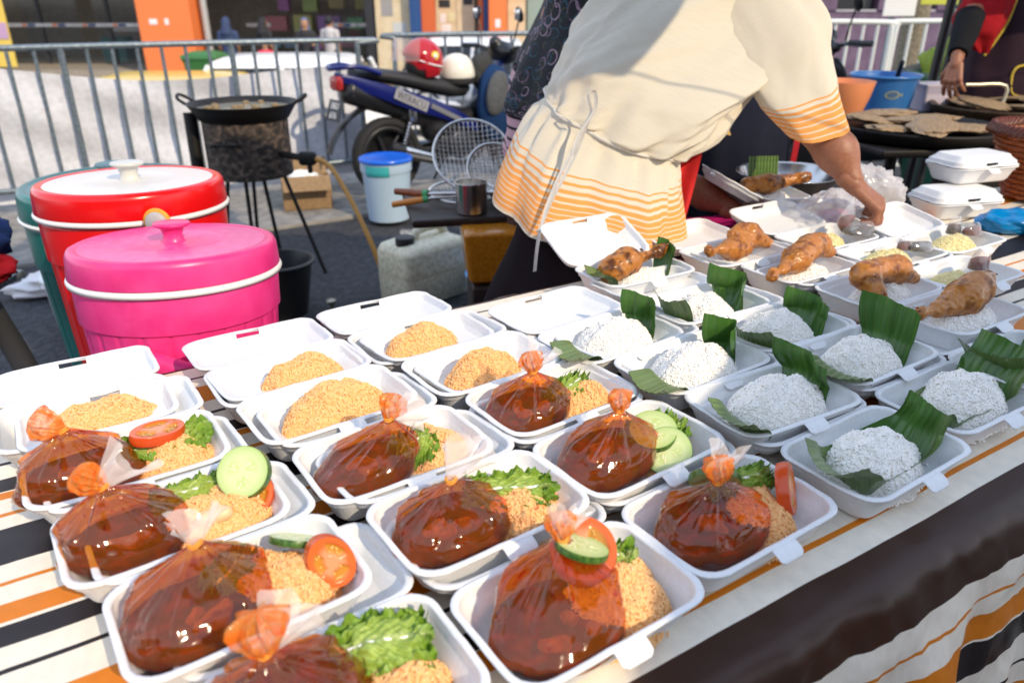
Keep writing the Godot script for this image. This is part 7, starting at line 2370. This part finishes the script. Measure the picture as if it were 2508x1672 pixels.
	for k in 4:
		tb(o, "stand_leg", [V(-0.15 if k < 2 else 0.25, -0.02, -0.2 if k % 2 else 0.2), V(-0.15 if k < 2 else 0.25, -0.8, -0.2 if k % 2 else 0.2)], 0.018, wood)
	var bagm := film(0.86, 0.84, 0.86, 0.4, 0.2)
	for q in [["thin white plastic bag with pink stains under the woman's right hand", V(0.93, 0.862, -2.19), V(0.115, 0.062, 0.07), 15], ["thin white plastic bag rising behind the woman's right hand", V(1.09, 0.882, -2.31), V(0.10, 0.085, 0.06), 16]]:
		o = thing("plastic_bag", q[0], "bag", q[1], 0.2, "thin plastic bags by the woman's hand")
		part(o, "bag_film", lump(q[3], q[2].x, q[2].y, q[2].z, 0.34, 64, 40), bagm)
		if q[3] == 15:
			part(o, "pink_contents", lump(30, q[2].x * 0.5, q[2].y * 0.4, q[2].z * 0.5, 0.5), mat(0.72, 0.32, 0.4, 0.5), Transform3D(Basis(), V(0.01, -0.012, 0)))
	o = thing("blue_packet", "bright blue plastic packet at the right edge of the table", "packet", V(1.50, 0.83, -2.22), AL - 0.6)
	part(o, "wrapper", lump(17, 0.11, 0.035, 0.06, 0.3), mat(0.0, 0.21, 0.5, 0.2))
	solo("magenta_cloth", "magenta cloth on the table beside the woman's left wrist", "cloth", lump(18, 0.11, 0.012, 0.06, 0.4), cloth_mat(0.42, 0.01, 0.14, 92), V(0.575, 0.815, -2.26), 0.4)
	# woven basket at the right edge
	o = thing("woven_basket", "orange brown woven basket at the right edge above the closed boxes", "basket", V(1.80, 0.82, -2.62))
	var weave := textured(Color(0.30, 0.12, 0.04), Color(0.78, 0.40, 0.10), 0.5, 8.0, 0.04, 93)
	for i in 12:
		var g := i / 11.0
		var r := 0.09 + 0.07 * g
		var ring := []
		for j in 61:
			var a := TAU * j / 60
			ring.append(V(cos(a) * (r + 0.004 * sin(a * 15 + i * PI)), g * 0.2, sin(a) * (r + 0.004 * sin(a * 15 + i * PI))))
		tb(o, "woven_strand", ring, 0.0095, weave, 8)
	for i in 3:
		var ring := []
		for j in 61:
			var a := TAU * j / 60
			ring.append(V(cos(a) * (0.172 + 0.012 * sin(a * 20 + i * 2.1)), 0.215 + 0.012 * cos(a * 20 + i * 2.1), sin(a) * (0.172 + 0.012 * sin(a * 20 + i * 2.1))))
		tb(o, "braided_rim", ring, 0.011, textured(Color(0.22, 0.08, 0.03), Color(0.5, 0.22, 0.07), 0.45, 9.0, 0.04, 94), 8)
	lt(o, "base", [Vector2(0.09, 0.0), Vector2(0.09, 0.01), Vector2(0, 0.01)], weave)
	# gold plastic bag in the lower right corner
	o = thing("gold_bag", "shiny gold plastic bag at the lower right corner before the cloth", "bag", V(0.652, 0.62, -0.618), 0.3)
	part(o, "bag_film", lump(19, 0.06, 0.13, 0.055, 0.3, 60, 36), gold)
	tb(o, "hanging_cord", [V(0, 0.12, 0), V(-0.01, 0.19, -0.1)], 0.003, gold)
	shade_makers()


func fish_at(x: float, y: float, off: float) -> Vector3:
	var yy := 0.1 + y
	var r := lerpf(0.128, 0.158, (yy - 0.004) / 0.166) + off
	var a := PI / 2 + 0.12 - x / r
	return V(cos(a) * r, yy, sin(a) * r)


# market parasols outside the frame, whose shade lies over the right of the table and the woman's back
func shade_makers() -> void:
	for q in [["market parasol outside the frame whose shade covers the right of the table", V(2.62, 0, 0.92), 1.15, 2.35]]:
		var o := thing("parasol", q[0], "parasol", q[1])
		tb(o, "pole", [Vector3.ZERO, V(0, q[3] + 0.35, 0)], 0.022, M.galv, 12)
		var mb := MB.new()
		var rings := []
		for i in 7:
			var g := i / 6.0
			var ring := PackedVector3Array()
			for j in 48:
				var a := TAU * j / 48
				var sg := 1.0 - 0.05 * (1 - cos(a * 8)) * g * 0.5
				ring.append(V(cos(a) * q[2] * g * sg, q[3] + 0.35 * (1 - g * g * 0.9) - 0.35 * 0.1, sin(a) * q[2] * g * sg))
			rings.append(ring)
		mb.loft(rings, true, false, false)
		part(o, "canopy", mb.mesh(false), mat(0.45, 0.1, 0.08, 0.8))
		for k in 8:
			var a := TAU * k / 8
			tb(o, "rib", [V(0, q[3] + 0.28, 0), V(cos(a) * q[2], q[3] - 0.01, sin(a) * q[2])], 0.006, M.galv, 6)
		lt(o, "foot", [Vector2(0.25, 0), Vector2(0.25, 0.06), Vector2(0.05, 0.1), Vector2(0, 0.1)], M.concrete)
	# a tarp slung on ropes between tall poles, all above and beside the frame: its shade lies on the woman's back and the burner's ground
	var o := thing("shade_tarp", "blue tarp slung on ropes above the frame, shading the bending woman's back", "tarp")
	var mb := MB.new()
	var c := [V(-1.0, 2.42, -2.35), V(1.38, 2.42, -2.35), V(1.30, 2.40, -0.95), V(-0.95, 2.40, -0.85)]
	mb.sheet(20, 16, func(u: float, g: float) -> Vector3:
		var p: Vector3 = c[0].lerp(c[1], u).lerp(c[3].lerp(c[2], u), g)
		return p + V(0.02 * sin(g * 9), -0.07 * sin(u * PI) * sin(g * PI), 0.03 * sin(u * 7)))
	part(o, "tarp_cloth", mb.mesh(false), mat(0.03, 0.1, 0.32, 0.6))
	var f := [V(-4.6, 0, -2.6), V(4.2, 0, -2.5), V(3.3, 0, -0.3), V(-2.6, 0, -0.3)]
	for k in 4:
		tb(o, "pole", [f[k], f[k] + V(0, 2.6, 0)], 0.025, M.galv)
		tb(o, "rope", [f[k] + V(0, 2.55, 0), c[k]], 0.004, M.white_plastic, 6)
	# the row of shops on the near side of the street, behind the photographer: what the glossy cloth and steel mirror
	o = thing("shop_building", "row of shaded shopfronts behind the photographer, outside the frame", "building", V(0, 0, 9.5))
	var wall := textured(Color(0.42, 0.38, 0.33), Color(0.55, 0.5, 0.45), 0.8, 0.4, 0.02, 95)
	bx(o, "upper_wall", V(30, 1.8, 0.4), V(0, 3.7, 0), wall)
	bx(o, "back_wall", V(30, 4.6, 0.3), V(0, 2.3, 3.4), wall)
	bx(o, "roof", V(30, 0.2, 4.4), V(0, 4.65, 1.4), wall)
	for i in 7:
		bx(o, "pillar", V(0.6, 2.85, 0.6), V(-13.5 + 4.5 * i, 1.4, 0), wall)
